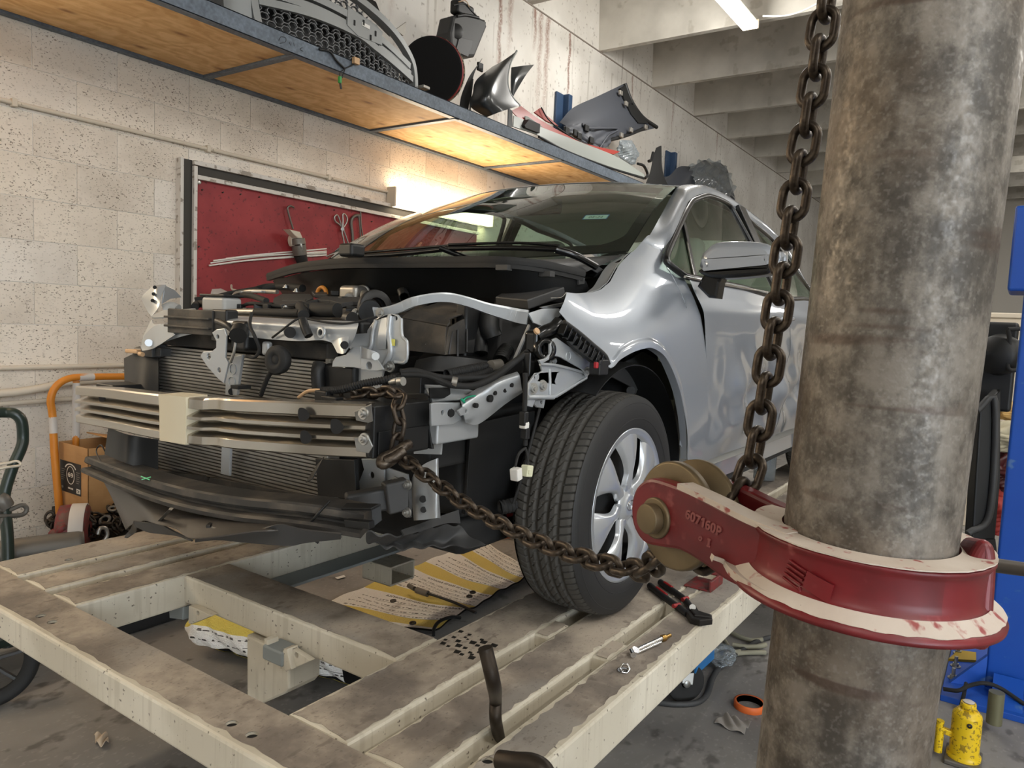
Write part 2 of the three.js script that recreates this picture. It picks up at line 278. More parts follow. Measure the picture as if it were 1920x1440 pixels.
for (let k = -9; k <= 8; k++) { // tapered concrete beams
  const z = -5.345 - 1.385 * k; if (z < RZ0 + 0.2 || z > RZ1 - 0.1) continue;
  const s = new THREE.Shape([[-0.07, 4.35], [0.0, 4.35], [0.035, 4.87], [-0.105, 4.87]].map((p) => new THREE.Vector2(p[0], p[1])));
  const g = new THREE.ExtrudeGeometry(s, { depth: RX + 2.25, bevelEnabled: false }); g.rotateY(Math.PI / 2); g.scale(1, 1, -1); const ix = g.toNonIndexed ? g : g; g.translate(WALLX - 0.004, 0, z);
  const gi = clean(g), p = gi.attributes.position; for (let i = 0; i < p.count; i += 3) { const t = [p.getX(i + 1), p.getY(i + 1), p.getZ(i + 1)]; p.setXYZ(i + 1, p.getX(i + 2), p.getY(i + 2), p.getZ(i + 2)); p.setXYZ(i + 2, ...t); } gi.computeVertexNormals();
  part('ceiling_beam', gi, M.ceil, ceiling);
}
// conduits on the block wall
const conduit = (y, z0, z1, r, label) => { const t = thing('wall_conduit', label, 'conduit', [WALLX + 0.02, y, (z0 + z1) / 2]); part('pipe', tube([[WALLX + r + 0.003, y, z0], [WALLX + r + 0.003, y, (z0 + z1) / 2], [WALLX + r + 0.003, y, z1]], r, 12, 12), M.pipe, t); return t; };
const cd = conduit(2.352, 1.6, -2.21, 0.011, 'thin painted conduit on the block wall running to the wall lamp');
for (const z of [0.29, -0.72, -1.63]) part('clip', [box(WALLX, WALLX + 0.03, 2.333, 2.371, z - 0.012, z + 0.012, 0.004), cyl([WALLX, 2.352, z - 0.03], [WALLX + 0.034, 2.352, z - 0.03], 0.005)], M.pipe, cd);
const cd2 = conduit(1.105, 1.6, -1.2, 0.012, 'painted conduit low on the wall above the orange hand truck');
part('pipe', tube([[WALLX + 0.03, 0.985, 1.6], [WALLX + 0.03, 0.985, 0.45], [WALLX + 0.03, 1.0, 0.2], [WALLX + 0.03, 1.03, 0], [WALLX + 0.03, 1.03, -0.8]], 0.02, 30, 12), M.pipe, cd2);
part('pipe', tube([[WALLX + 0.02, 0.925, 1.6], [WALLX + 0.02, 0.935, 0.3], [WALLX + 0.02, 0.955, -0.8]], 0.012, 20, 10), M.pipe, cd2);

// ---------------------------------------------------------------- lamps
function stripLamp(name, label, c, axis, len, warm, facing, power, glow, side = 1) { // wraparound fluorescent: base, lens, two end caps
  const t = thing(name, label, 'lamp', c), ax = V(axis).normalize(), f = V(facing).normalize(), s = new THREE.Vector3().crossVectors(f, ax).normalize();
  const P = (a, b, d) => [c[0] + ax.x * a + s.x * b + f.x * d, c[1] + ax.y * a + s.y * b + f.y * d, c[2] + ax.z * a + s.z * b + f.z * d];
  const bas = (w, h, L) => new RoundedBoxGeometry(w, h, L, 2, 0.006).applyMatrix4(new THREE.Matrix4().makeBasis(s, f, ax));
  part('base', bas(0.10, 0.035, len).translate(...P(0, 0, 0.0175)), M.lampBody, t);
  part('diffuser', bas(0.135, 0.058, len - 0.03).translate(...P(0, 0, 0.062)), glow, t);
  for (const e of [-1, 1]) part('end_cap', bas(0.145, 0.085, 0.018).translate(...P(e * len / 2, 0, 0.046)), M.pipe, t);
  const l = areaLight(warm, power, 0.13, len - 0.04, P(0, 0, 0.094), P(0, 0, 1)); l.up.copy(ax); l.lookAt(...P(0, 0, 1));
  for (const e of [-1, 1]) { const q = areaLight(warm, power * side, 0.055, len - 0.04, P(0, e * 0.071, 0.062), P(0, e, 0.062)); q.up.copy(ax); q.lookAt(...P(0, e, 0.062)); }
  return t;
}
stripLamp('wall_lamp', 'fluorescent lamp on the block wall under the shelf behind the car', [WALLX + 0.004, 2.315, -2.83], [0, 0, 1], 1.24, WARM, [1, 0, 0], L_WALL, M.glowWarm, 0.4);
stripLamp('wall_lamp', 'fluorescent lamp on the block wall near the front of the shelf', [WALLX + 0.004, 2.315, 1.45], [0, 0, 1], 1.24, WARM, [1, 0, 0], L_WALL, M.glowWarm, 0.4);
stripLamp('wall_lamp', 'fluorescent lamp on the block wall beyond the front end of the shelf', [WALLX + 0.004, 2.315, 3.9], [0, 0, 1], 1.24, WARM, [1, 0, 0], L_WALL, M.glowWarm, 0.4);
const CE = [[-0.57, 4.28, -4.5, 'fluorescent ceiling lamp hanging under the concrete beams at the top of the picture'], [2.6, 4.28, -3.4], [3.8, 4.28, 1.2], [2.2, 4.28, 4.6], [2.8, 4.28, -8], [5.6, 4.28, -1.5], [5.6, 4.28, -6], [2.6, 4.28, -13], [5.4, 4.28, 3.6]];
CE.forEach(([x, y, z, l], i) => stripLamp('ceiling_lamp', l || `fluorescent ceiling lamp over the aisle, fitting ${['two', 'three', 'four', 'five', 'six', 'seven', 'eight', 'nine', 'ten'][i - 1]} of the row`, [x, y, z], [0, 0, 1], 1.24, NEUT, [0, -1, 0], L_CEIL, M.glow));
{ const t = thing('lamp_cable', 'pale cable running from the ceiling lamp along a concrete beam', 'cable', [-0.471,4.3,-5.129]); part('cord', tube([[-0.471,4.3,-5.129], [-0.258,4.3,-5.216], [-0.021,4.33,-5.169], [0.342,4.34,-4.833]], 0.008, 24, 8), M.white, t); }

// ---------------------------------------------------------------- storage shelf
const SH = 2.74, SF = -1.44;      // underside and front edge of the shelf
{
  const t = thing('storage_shelf', 'long plywood shelf in a blue-grey steel frame high on the block wall', 'shelf', [-1.85, SH, -2.2]);
  part('front_rail', [box(SF - 0.05, SF, SH, SH + 0.006, -7.6, 1.6, 0.001), box(SF - 0.005, SF, SH, SH + 0.088, -7.6, 1.6, 0.001), box(SF - 0.05, SF, SH + 0.082, SH + 0.088, -7.6, 1.6, 0.001)], M.shelfSteel, t);
  part('wall_rail', box(WALLX, WALLX + 0.04, SH - 0.006, SH + 0.05, -7.6, 1.6, 0.003), M.shelfSteel, t);
  const zs = [1.55, 0.63, -0.69, -2.0, -3.36, -4.7, -6.05, -7.4];
  zs.forEach((z) => part('cross_rail', box(WALLX + 0.04, SF - 0.006, SH - 0.004, SH + 0.04, z - 0.022, z + 0.022, 0.003), M.shelfSteel, t));
  for (let k = 0; k < zs.length - 1; k++) part('plywood_panel', box(WALLX + 0.045, SF - 0.012, SH + 0.008, SH + 0.026, zs[k + 1] + 0.024, zs[k] - 0.024, 0.001), M.ply, t);
  M.postBlue = mat({ color: 0x2f4766, roughness: 0.5 });
  // pencilled mark on the rail
  part('chalk_note', [tube([[-1.438,2.775,-0.572], [-1.438,2.797,-0.584], [-1.438,2.801,-0.613], [-1.438,2.78,-0.61], [-1.438,2.764,-0.578]], 0.0012, 20, 5), tube([[-1.438,2.788,-0.636], [-1.438,2.775,-0.643]], 0.0012, 6, 5), tube([[-1.438,2.794,-0.663], [-1.438,2.777,-0.666]], 0.0012, 6, 5), tube([[-1.438,2.787,-0.717], [-1.438,2.773,-0.703], [-1.438,2.771,-0.724]], 0.0012, 8, 5)], M.plasticGrey, t, 'faint handwriting');
}
M.postBlue = mat({ color: 0x2f4766, roughness: 0.5 });
[[-4.6, 'dark blue steel upright on the wall left of the slate bumper'], [-7.33, 'dark blue steel upright on the wall above the wrapped bumper']].forEach(([z, l]) => single('wall_upright', [box(-2.262, -2.242, SH + 0.06, 3.70, z - 0.11, z - 0.09), box(-2.262, -2.18, SH + 0.06, 3.70, z - 0.10, z - 0.03), box(-2.262, -2.242, SH + 0.06, 3.70, z - 0.03, z + 0.1)], M.postBlue, l, 'upright', 'blue uprights behind the shelf'));
M.bumperGrey = mat({ color: 0x8d8f8e, roughness: 0.45, metalness: 0.15 });
M.meshDark = mat({ color: 0x6f7071, roughness: 0.45 });
{ // bumper cover with honeycomb grille
  const X0 = -1.475, t = thing('bumper_cover', 'grey truck bumper cover with honeycomb grille on the shelf', 'bumper', [X0, SH + 0.09, -1.1]);
  const bow = (p) => { p.x -= 0.10 * ((p.z + 1.05) / 0.7) ** 2 - 0.02; };
  const fr = (pts, r) => bend(sweep(pts, [[-0.018, -r], [0.018, -r], [0.018, r], [-0.018, r]], 40, [1, 0, 0]), bow);
  part('frame', [fr([[X0, 2.80, -0.50], [X0, 2.93, -0.47], [X0, 3.02, -0.46]], 0.03), fr([[X0, 3.17, -0.50], [X0, 3.19, -0.8], [X0, 3.17, -1.1], [X0, 3.11, -1.4], [X0, 3.02, -1.60], [X0, 2.94, -1.66], [X0, 2.80, -1.68]], 0.022), fr([[X0, 2.955, -0.50], [X0, 2.985, -0.8], [X0, 2.985, -1.10], [X0, 2.96, -1.25], [X0, 2.92, -1.5], [X0, 2.90, -1.64]], 0.014)], M.bumperGrey, t);
  part('centre_bar', [fr([[X0, 3.06, -0.47], [X0, 3.07, -0.8], [X0, 3.055, -1.1], [X0, 3.02, -1.3], [X0, 2.965, -1.6]], 0.016), bend(plate([[X0 + 0.012, 3.10, -1.02], [X0 + 0.012, 3.08, -1.24], [X0 + 0.012, 3.06, -1.30], [X0 + 0.012, 2.985, -1.30], [X0 + 0.012, 2.97, -1.10], [X0 + 0.012, 3.0, -1.02]], 0.01), bow), fr([[X0, 3.005, -0.47], [X0, 3.02, -0.8], [X0, 3.01, -1.06]], 0.009), fr([[X0, 2.975, -1.28], [X0, 2.955, -1.45], [X0, 2.925, -1.62]], 0.009)], M.bumperGrey, t);
  part('slot', [[3.03, -1.07], [3.03, -1.24], [3.055, -1.14], [2.995, -1.20]].map(([y, z]) => bend(box(X0 + 0.016, X0 + 0.020, y - 0.014, y + 0.014, z - 0.006, z + 0.006, 0), bow)), M.blackDull, t);
  part('sticker', bend(box(X0 + 0.017, X0 + 0.0195, 3.035, 3.055, -1.19, -1.13, 0), bow), M.white, t, 'white sticker');
  const cells = (y0, y1, z0, z1, topAt) => { const out = [], pz = 0.078, py = 0.032, seg = (a, b) => { const m = [(a[0] + b[0]) / 2, (a[1] + b[1]) / 2]; if (m[0] > topAt(m[1]) || m[0] < y0 || m[1] > z0 || m[1] < z1) return; out.push(beam([X0 - 0.012, a[0], a[1]], [X0 - 0.012, b[0], b[1]], 0.0042, 0.016, 0.0008, [1, 0, 0])); };
    for (let r = 0; r < 14; r++) for (let c = 0; c < 20; c++) { const zc = z0 - c * pz - (r % 2 ? pz / 2 : 0), yc = y0 + r * py * 0.75 * 1.35; if (yc > y1) continue; const A = [yc + 0.011, zc + 0.0], h = 0.012, w = pz / 2; const p1 = [yc, zc + w * 0.66], p2 = [yc + h * 1.35, zc + w * 0.34], p3 = [yc + h * 1.35, zc - w * 0.34], p4 = [yc, zc - w * 0.66], p5 = [yc - h * 1.35, zc - w * 0.34], p6 = [yc - h * 1.35, zc + w * 0.34]; seg(p1, p2); seg(p2, p3); seg(p3, p4); seg(p4, p5); if (c === 0 || r === 0) { seg(p5, p6); seg(p6, p1); } else { seg(p6, p1); seg(p4, [yc, zc - w * 1.34]); } }
    return bend(merge(out), bow); };
  part('honeycomb_mesh', cells(2.80, 3.0, -0.50, -1.64, (z) => 2.97 - 0.09 * sst(-1.1, -1.65, z)), M.meshDark, t);
  part('honeycomb_mesh', cells(3.085, 3.2, -0.52, -1.58, (z) => 3.18 - 0.16 * sst(-0.9, -1.62, z)).translate(-0.01, 0, 0), M.meshDark, t);
  part('backing', [bend(net([[[X0 - 0.10, 2.80, -0.5], [X0 - 0.12, 2.80, -1.1], [X0 - 0.10, 2.80, -1.66]], [[X0 - 0.10, 3.15, -0.5], [X0 - 0.12, 3.13, -1.1], [X0 - 0.10, 2.98, -1.62]]], 16, 6, 0.004), bow), box(X0 - 0.45, X0 - 0.1, 2.78, 3.0, -0.55, -0.15, 0.02), bend(net([[[X0 + 0.0, 3.19, -0.4], [X0 - 0.02, 3.19, -0.9], [X0 - 0.05, 3.10, -1.45]], [[X0 - 0.25, 3.34, -0.4], [X0 - 0.28, 3.36, -1.0], [X0 - 0.2, 3.34, -1.48]]], 14, 6, 0.004), bow)], M.black, t);
  part('side_wing', net([[[X0 - 0.02, 2.80, -0.46], [X0 - 0.02, 3.0, -0.44]], [[X0 - 0.10, 2.80, -0.36], [X0 - 0.10, 3.05, -0.34]], [[X0 - 0.3, 2.80, -0.28], [X0 - 0.3, 3.1, -0.26]]], 8, 10, 0.004), M.bumperGrey, t);
  part('lead', [tube([[-1.43,2.811,-0.82], [-1.43,2.82,-0.892], [-1.43,2.79,-0.938], [-1.43,2.764,-0.999]], 0.006, 20, 8), tube([[-1.43,2.764,-0.999], [-1.43,2.791,-1.044], [-1.43,2.813,-1.071]], 0.004, 10, 6), tube([[-1.43,2.765,-1.003], [-1.43,2.733,-0.969], [-1.43,2.706,-0.97]], 0.003, 12, 6), tube([[-1.43,2.762,-1.003], [-1.43,2.734,-0.992], [-1.43,2.71,-0.985]], 0.003, 12, 6)], M.black, t);
  part('lead_plug', box(-0.012, 0.012, -0.018, 0.018, -0.02, 0.02, 0.004).translate(...[-1.425,2.826,-1.076]), M.tan, t, 'tan connector');
  part('lead_plug', [box(-0.008, 0.008, -0.018, 0.018, -0.008, 0.008, 0.003).translate(...[-1.425,2.694,-0.964])], M.wireGreen, t, 'green connector');
  part('lead_end', tube([[-1.425,2.684,-0.966], [-1.425,2.648,-0.974]], 0.006, 6, 8), M.black, t);
  part('mount_lug', [box(-0.03, 0.02, -0.01, 0.01, -0.03, 0.03, 0.005).translate(...[-1.5,2.874,-1.733]), plate([[-1.65,3.212,-1.609], [-1.65,3.288,-1.701], [-1.65,3.209,-1.695], [-1.65,3.196,-1.677]], 0.01)], M.rad, t);
}
{ // round drum, black felt face with a red rim band
  const c = [-1.66, 3.07, -1.98], ax = [0.42, -0.22, 0.88], t = thing('round_drum', 'round black felt-faced drum with a red rim standing on the shelf', 'drum', [c[0], SH + 0.03, c[2]]);
  part('face', lathe([[0, 0.035], [0.20, 0.035], [0.212, 0.03], [0.212, 0.02], [0, 0.02]], c, ax, 64), mat({ color: 0x101010, roughness: 1.0 }), t);
  part('red_band', lathe([[0.2, 0.02], [0.214, 0.02], [0.214, -0.012], [0.2, -0.012]], c, ax, 64), mat({ color: 0x8c1f22, roughness: 0.6 }), t);
  part('back', lathe([[0.0, -0.012], [0.216, -0.012], [0.218, -0.02], [0.216, -0.045], [0.19, -0.06], [0, -0.06]], c, ax, 64), mat({ roughness: 0.9, map: tex(S, (i) => mix3([38, 34, 30], [168, 150, 118], sst(0.52, 0.62, N2[i])), true, 0.2), uvMetres: true }), t);
}
{ // black headlamp unit standing on its end
  const t = thing('lamp_unit', 'black plastic lamp unit propped behind the drum on the shelf', 'lamp unit', [-1.9,3.364,-2.559]);
  part('housing', [plate([[-1.85,3.569,-2.329], [-1.85,3.642,-2.467], [-1.85,3.672,-2.701], [-1.85,3.629,-2.726], [-1.85,3.366,-2.59], [-1.85,3.285,-2.326], [-1.85,3.448,-2.297]], 0.10, [], 0.02)], M.plasticGrey, t);
  part('bracket', [box(-0.04, 0.04, -0.05, 0.05, -0.1, 0.1, 0.02).translate(...[-1.84,3.674,-2.494]), tube([[-1.8,3.65,-2.343], [-1.8,3.705,-2.462], [-1.8,3.686,-2.548], [-1.8,3.661,-2.658], [-1.8,3.658,-2.725]], 0.006, 24, 8), tube([[-1.78,3.58,-2.363], [-1.78,3.621,-2.463], [-1.78,3.653,-2.61]], 0.012, 14, 8)], M.black, t);
  part('reflector', [lathe([[0, 0.03], [0.05, 0.03], [0.06, 0], [0, 0]], [-1.8,3.477,-2.374], [1, 0, 0.4], 30), plate([[-1.78,3.443,-2.392], [-1.78,3.471,-2.557], [-1.78,3.34,-2.502], [-1.78,3.333,-2.358]], 0.01)], M.black, t);
  part('wires', [tube([[-1.79,3.689,-2.389], [-1.79,3.724,-2.469], [-1.79,3.696,-2.513]], 0.003, 14, 6)], M.tan, t);
}
M.panelDark = mat({ color: 0x23272a, roughness: 0.3, clearcoat: 0.5, clearcoatRoughness: 0.15 });
M.panelSlate = mat({ color: 0x3b3e45, roughness: 0.5 });
M.panelRed = mat({ color: 0x8e3028, roughness: 0.4 });
M.panelPale = mat({ color: 0x8d918c, roughness: 0.45 });
{ const t = thing('fender_panel', 'glossy black curved fender with a pale edge standing on the shelf', 'body panel', [-1.6, SH + 0.03, -2.7]);
  part('skin', net([[[-1.6,3.467,-2.867], [-1.56,3.321,-2.731], [-1.53,3.176,-2.668], [-1.52,3.089,-2.707], [-1.52,3.045,-2.824]], [[-1.58,3.332,-2.672], [-1.5,3.145,-2.453], [-1.46,3.015,-2.364], [-1.46,2.937,-2.384], [-1.48,2.911,-2.502]], [[-1.66,3.293,-2.648], [-1.6,3.115,-2.387], [-1.58,3.004,-2.326], [-1.58,2.915,-2.304], [-1.54,2.869,-2.439]]], 30, 24, 0.003), M.panelDark, t);
  part('edge', tube([[-1.6,3.467,-2.867], [-1.56,3.321,-2.731], [-1.53,3.176,-2.668], [-1.52,3.089,-2.707], [-1.52,3.045,-2.824]], 0.008, 40, 8), M.panelPale, t);
  part('foot_flange', [plate([[-1.5,2.98,-2.647], [-1.5,2.971,-2.698], [-1.5,2.859,-2.707], [-1.5,2.846,-2.65]], 0.006), tube([[-1.62,3.122,-2.37], [-1.6,2.957,-2.327], [-1.45,2.77,-2.142]], 0.006, 16, 8)], M.panelDark, t); }
{ const t = thing('fender_panel', 'narrow dark green-black panel tip sticking up behind the black fender', 'body panel', [-1.8, SH + 0.03, -3.0]);
  part('skin', net([[[-1.8,3.439,-3.086], [-1.78,3.489,-3.219], [-1.8,3.558,-3.408]], [[-1.76,3.327,-3.028], [-1.74,3.349,-3.083], [-1.76,3.413,-3.23]], [[-1.75,3.139,-3.029], [-1.74,3.198,-3.043], [-1.76,3.254,-3.103]]], 16, 14, 0.003), M.panelDark, t); part('stem', beam([-1.76, SH + 0.027, [-1.76,3.208,-3.072][2]], [-1.76,3.208,-3.072], 0.02, 0.12), M.panelDark, t); }
{ const t = thing('liner_panel', 'thin black liner strip leaning between the drum and the fender', 'body panel', [-1.6, SH + 0.03, -2.3]);
  part('skin', net([[[-1.72,3.348,-2.596], [-1.68,3.198,-2.458], [-1.65,3.046,-2.386], [-1.62,2.893,-2.329]], [[-1.7,3.28,-2.522], [-1.66,3.146,-2.378], [-1.63,2.994,-2.266], [-1.62,2.902,-2.232]]], 20, 6, 0.004), M.black, t);
  part('notch', box(-0.01, 0.01, -0.03, 0.03, -0.03, 0.03, 0.006).translate(...[-1.7,3.271,-2.552]), M.black, t); }
{ const t = thing('trim_panel', 'rust-red body trim strip lying along the shelf', 'body panel', [-1.6, SH + 0.03, -3.6]);
  part('skin', net([[[-1.6,3.08,-2.948], [-1.58,3.041,-3.129], [-1.58,3.021,-3.408], [-1.58,3.009,-3.71], [-1.58,3.018,-4.034], [-1.58,3.078,-4.608]], [[-1.56,2.994,-2.765], [-1.55,2.95,-2.918], [-1.55,2.955,-3.198], [-1.55,2.964,-3.561], [-1.55,2.969,-3.94], [-1.55,3.013,-4.429]]], 40, 8, 0.006), M.panelRed, t);
  part('upright', [plate([[-1.68,3.109,-3.242], [-1.68,3.192,-3.364], [-1.66,3.129,-3.414], [-1.62,3.063,-3.529], [-1.62,3.076,-3.373]], 0.008)], M.panelRed, t);
  part('cut_out', [plate([[-1.545,2.998,-2.932], [-1.545,3.004,-2.974], [-1.545,2.976,-3.188], [-1.545,2.951,-3.083], [-1.545,2.964,-2.943]], 0.004)], M.panelPale, t);
  part('edge_seal', tube([[-1.665,3.18,-3.341], [-1.6,3.075,-3.379], [-1.575,3.018,-3.659], [-1.575,3.01,-4.026], [-1.575,3.035,-4.376]], 0.006, 40, 8), M.black, t);
  part('black_tab', plate([[-1.5,2.897,-2.831], [-1.5,2.956,-2.892], [-1.5,2.957,-3.047], [-1.5,2.887,-3.044], [-1.5,2.883,-2.848]], 0.05), M.black, t); }
{ const t = thing('sill_panel', 'long pale grey sill moulding lying on the shelf edge', 'body panel', [-1.52, SH + 0.03, -4.0]);
  part('skin', net([[[-1.54,2.958,-2.771], [-1.53,2.959,-3.184], [-1.53,2.981,-3.837], [-1.53,2.994,-4.493], [-1.53,2.942,-5.07]], [[-1.5,2.86,-2.712], [-1.5,2.874,-3.072], [-1.5,2.854,-3.486], [-1.5,2.867,-4.251], [-1.5,2.905,-5.01]]], 40, 6, 0.008), M.panelPale, t);
  part('under_edge', tube([[-1.495,2.868,-3.065], [-1.495,2.847,-3.478], [-1.495,2.859,-4.242], [-1.495,2.894,-5]], 0.010, 30, 8), M.black, t); }
{ const t = thing('spare_bumper', 'large slate-grey curved bumper panel standing on the shelf', 'body panel', [-1.85, SH + 0.03, -4.6]);
  part('skin', net([[[-1.85,3.22,-3.938], [-1.88,3.421,-4.211], [-1.9,3.657,-4.701], [-1.92,3.962,-5.326]], [[-1.78,3.179,-3.952], [-1.8,3.363,-4.353], [-1.82,3.567,-4.842], [-1.86,3.763,-5.403]], [[-1.76,3.13,-4.076], [-1.77,3.304,-4.497], [-1.79,3.497,-5.007], [-1.82,3.657,-5.605]], [[-1.78,3.119,-4.367], [-1.78,3.248,-4.75], [-1.79,3.426,-5.301], [-1.8,3.632,-5.918]]], 40, 30, 0.004), M.panelSlate, t);
  part('end_rib', [tube([[-1.9,3.939,-5.274], [-1.85,3.774,-5.351], [-1.81,3.656,-5.552], [-1.79,3.625,-5.88]], 0.02, 40, 8), plate([[-1.88,3.844,-5.118], [-1.88,3.903,-5.223], [-1.84,3.743,-5.334], [-1.84,3.695,-5.196]], 0.02), plate([[-1.83,3.693,-5.19], [-1.83,3.732,-5.344], [-1.79,3.611,-5.64], [-1.79,3.555,-5.402], [-1.81,3.61,-5.26]], 0.02), tube([[-1.77,3.231,-4.733], [-1.77,3.377,-5.149], [-1.78,3.568,-5.624]], 0.018, 20, 8)], M.black, t);
  part('clip', [[-1.8,3.685,-5.129], [-1.74,3.325,-4.941], [-1.76,3.543,-5.536], [-1.85,3.788,-5.092], [-1.74,3.423,-5.152]].map((c) => box(-0.012, 0.012, -0.022, 0.022, -0.028, 0.028, 0.003).translate(...c)), M.rad, t);
}
{ const t = thing('liner_moulding', 'black moulded inner liner with pockets in front of the slate panel', 'body panel', [-1.75, SH + 0.03, -4.3]);
  part('skin', net([[[-1.74,3.145,-3.824], [-1.73,3.246,-4.123], [-1.72,3.289,-4.453], [-1.72,3.359,-4.829]], [[-1.7,3.098,-3.866], [-1.68,3.125,-4.091], [-1.68,3.133,-4.323], [-1.7,3.218,-4.649]], [[-1.7,3.062,-4.089], [-1.68,3.06,-4.19], [-1.68,3.083,-4.401], [-1.7,3.14,-4.607]]], 24, 18, 0.006, (p, u, v) => { p.x += 0.012 * Math.sin(u * 20) * Math.sin(v * 11); }), M.panelSlate, t);
  part('pocket', [[-1.67,3.107,-3.921], [-1.66,3.091,-3.97], [-1.68,3.198,-4.129], [-1.65,3.098,-4.177], [-1.69,3.104,-3.806]].map((c) => box(-0.01, 0.012, -0.03, 0.03, -0.035, 0.035, 0.008).translate(...c)), M.black, t);
  part('rim', tube([[-1.72,3.243,-4.117], [-1.68,3.204,-4.151], [-1.7,3.348,-4.79], [-1.68,3.23,-4.558], [-1.67,3.078,-4.383]], 0.010, 30, 8), M.panelSlate, t); }
M.film = mat({ color: 0xc3cbd0, roughness: 0.15, transmission: 0.8, thickness: 0 });
function crumple(c, rx, ry, rz, s, seedK) { const g = new THREE.IcosahedronGeometry(1, 24); bend(g, (p) => { const n = Math.sin(p.x * 5 + seedK) * Math.sin(p.y * 6.3 + seedK * 2) + 0.6 * Math.sin(p.z * 11 + p.x * 7) + 0.5 * Math.abs(Math.sin(p.y * 13 + p.z * 9)); const k = 1 + s * n; p.multiplyScalar(k); p.set(p.x * rx, p.y * ry, p.z * rz); }); return g.translate(...c); }
{ const t = thing('plastic_bag', 'clear crumpled plastic film bunched on the shelf below the slate panel', 'plastic film', [-1.7, SH + 0.03, -5.1]); part('film', crumple([-1.65,3.145,-4.931], 0.06, 0.11, 0.17, 0.13, 2), M.film, t); }
{ const t = thing('seal_strip', 'dark bent plastic fin standing at the end of the pale sill moulding', 'body panel', [-1.6, SH + 0.03, -5.5]);
  part('fin', net([[[-1.62,2.857,-5.28], [-1.64,3.05,-5.448], [-1.68,3.232,-5.59], [-1.7,3.358,-5.697]], [[-1.6,2.881,-5.508], [-1.62,3.092,-5.617], [-1.66,3.259,-5.733], [-1.7,3.401,-5.805]], [[-1.64,2.963,-5.984], [-1.64,3.075,-5.797], [-1.68,3.224,-5.808], [-1.71,3.403,-5.844]]], 20, 16, 0.006), M.blackDull, t);
  part('coil', [tube([[-1.6,3.059,-5.062], [-1.6,3.063,-5.207], [-1.6,2.996,-5.306], [-1.6,2.949,-5.252]], 0.014, 24, 8), tube([[-1.65,3.159,-5.424], [-1.65,3.183,-5.482], [-1.67,3.276,-5.561]], 0.016, 14, 8)], M.black, t); }
{ const t = thing('wrapped_bumper', 'dark bumper wrapped in clear film at the far end of the shelf', 'bumper', [-1.9, SH + 0.03, -7.0]);
  part('bumper', net([[[-1.75,2.995,-5.791], [-1.78,3.238,-6.38], [-1.82,3.463,-7.087], [-1.86,3.652,-7.831], [-1.88,3.675,-8.418]], [[-1.72,2.978,-5.941], [-1.74,3.16,-6.505], [-1.76,3.341,-7.224], [-1.8,3.451,-8.011], [-1.84,3.487,-8.61]], [[-1.72,2.945,-6.096], [-1.73,3.063,-6.662], [-1.74,3.156,-7.298], [-1.78,3.231,-7.997], [-1.82,3.273,-8.664]]], 30, 20, 0.006, (p, u, v) => { p.x += 0.02 * Math.sin(u * 14 + v * 7); p.y += 0.02 * Math.sin(u * 23); }), M.panelSlate, t);
  part('film', net([[[-1.76,3.372,-6.771], [-1.8,3.572,-7.384], [-1.82,3.671,-7.982], [-1.82,3.613,-8.385]], [[-1.7,3.231,-6.813], [-1.72,3.401,-7.388], [-1.74,3.456,-7.94], [-1.78,3.468,-8.522]], [[-1.7,3.057,-7.023], [-1.72,3.208,-7.622], [-1.74,3.23,-8.094], [-1.78,3.285,-8.609]]], 40, 30, 0, (p, u, v) => { p.x += 0.03 * Math.sin(u * 17 + v * 5) * Math.sin(v * 19 + u * 8) ; p.y += 0.02 * Math.sin(u * 31 + v * 13); }), M.film, t);
}
// ---------------------------------------------------------------- red tool board
{
  const X1 = WALLX, t = thing('tool_board', 'red painted tool board in a white-edged frame on the wall', 'tool board', [X1, 0.9, -1.7]);
  const z0 = -0.635, z1 = -3.3, y1 = 2.165, y0 = 0.95;
  part('panel', box(X1 + 0.002, X1 + 0.024, y0, y1, z1, z0, 0.002), M.redBoard, t);
  // frame: two white strips with a dark channel between them, at the left and along the top
  part('frame_strip', [box(X1, X1 + 0.05, y0, y1 + 0.10, z0 + 0.085, z0 + 0.105, 0.002), box(X1, X1 + 0.05, y0, y1 + 0.07, z0 + 0.0, z0 + 0.022, 0.002)], M.whitePaint, t);
  part('frame_strip', [box(X1, X1 + 0.05, y1 + 0.075, y1 + 0.10, z1, z0 + 0.022, 0.002), box(X1, X1 + 0.05, y1 - 0.002, y1 + 0.022, z1, z0 + 0.0, 0.002)], M.whitePaint, t);
  part('frame_channel', [box(X1, X1 + 0.03, y0, y1 + 0.10, z0 + 0.022, z0 + 0.085, 0.001), box(X1, X1 + 0.03, y1 + 0.022, y1 + 0.075, z1, z0, 0.001)], M.darkSteel, t);
  part('washer', [lathe([[0.005, 0], [0.015, 0], [0.015, 0.003], [0.005, 0.003]], [X1 + 0.024, y1 - 0.012, z0 - 0.022], [1, 0, 0], 24), hex([X1 + 0.026, y1 - 0.012, z0 - 0.022], [1, 0, 0], 0.006, 0.005)], M.chrome, t);
  for (const [u, v] of [[0, 0]]) 0;
  const peg = [[-2.235,2.108,-0.678], [-2.235,2.115,-0.812], [-2.235,2.124,-0.933], [-2.235,2.129,-1.067], [-2.235,1.781,-0.659], [-2.235,2.121,-1.458], [-2.235,2.161,-1.599], [-2.235,2.138,-1.677], [-2.235,2.107,-2.036]];
  part('nail', peg.map((c) => cyl([X1 + 0.02, c[1], c[2]], [X1 + 0.034, c[1] + 0.004, c[2]], 0.004)), M.darkSteel, t);
}
M.toolGrey = mat({ color: 0x6e6a64, roughness: 0.5, metalness: 0.5 });
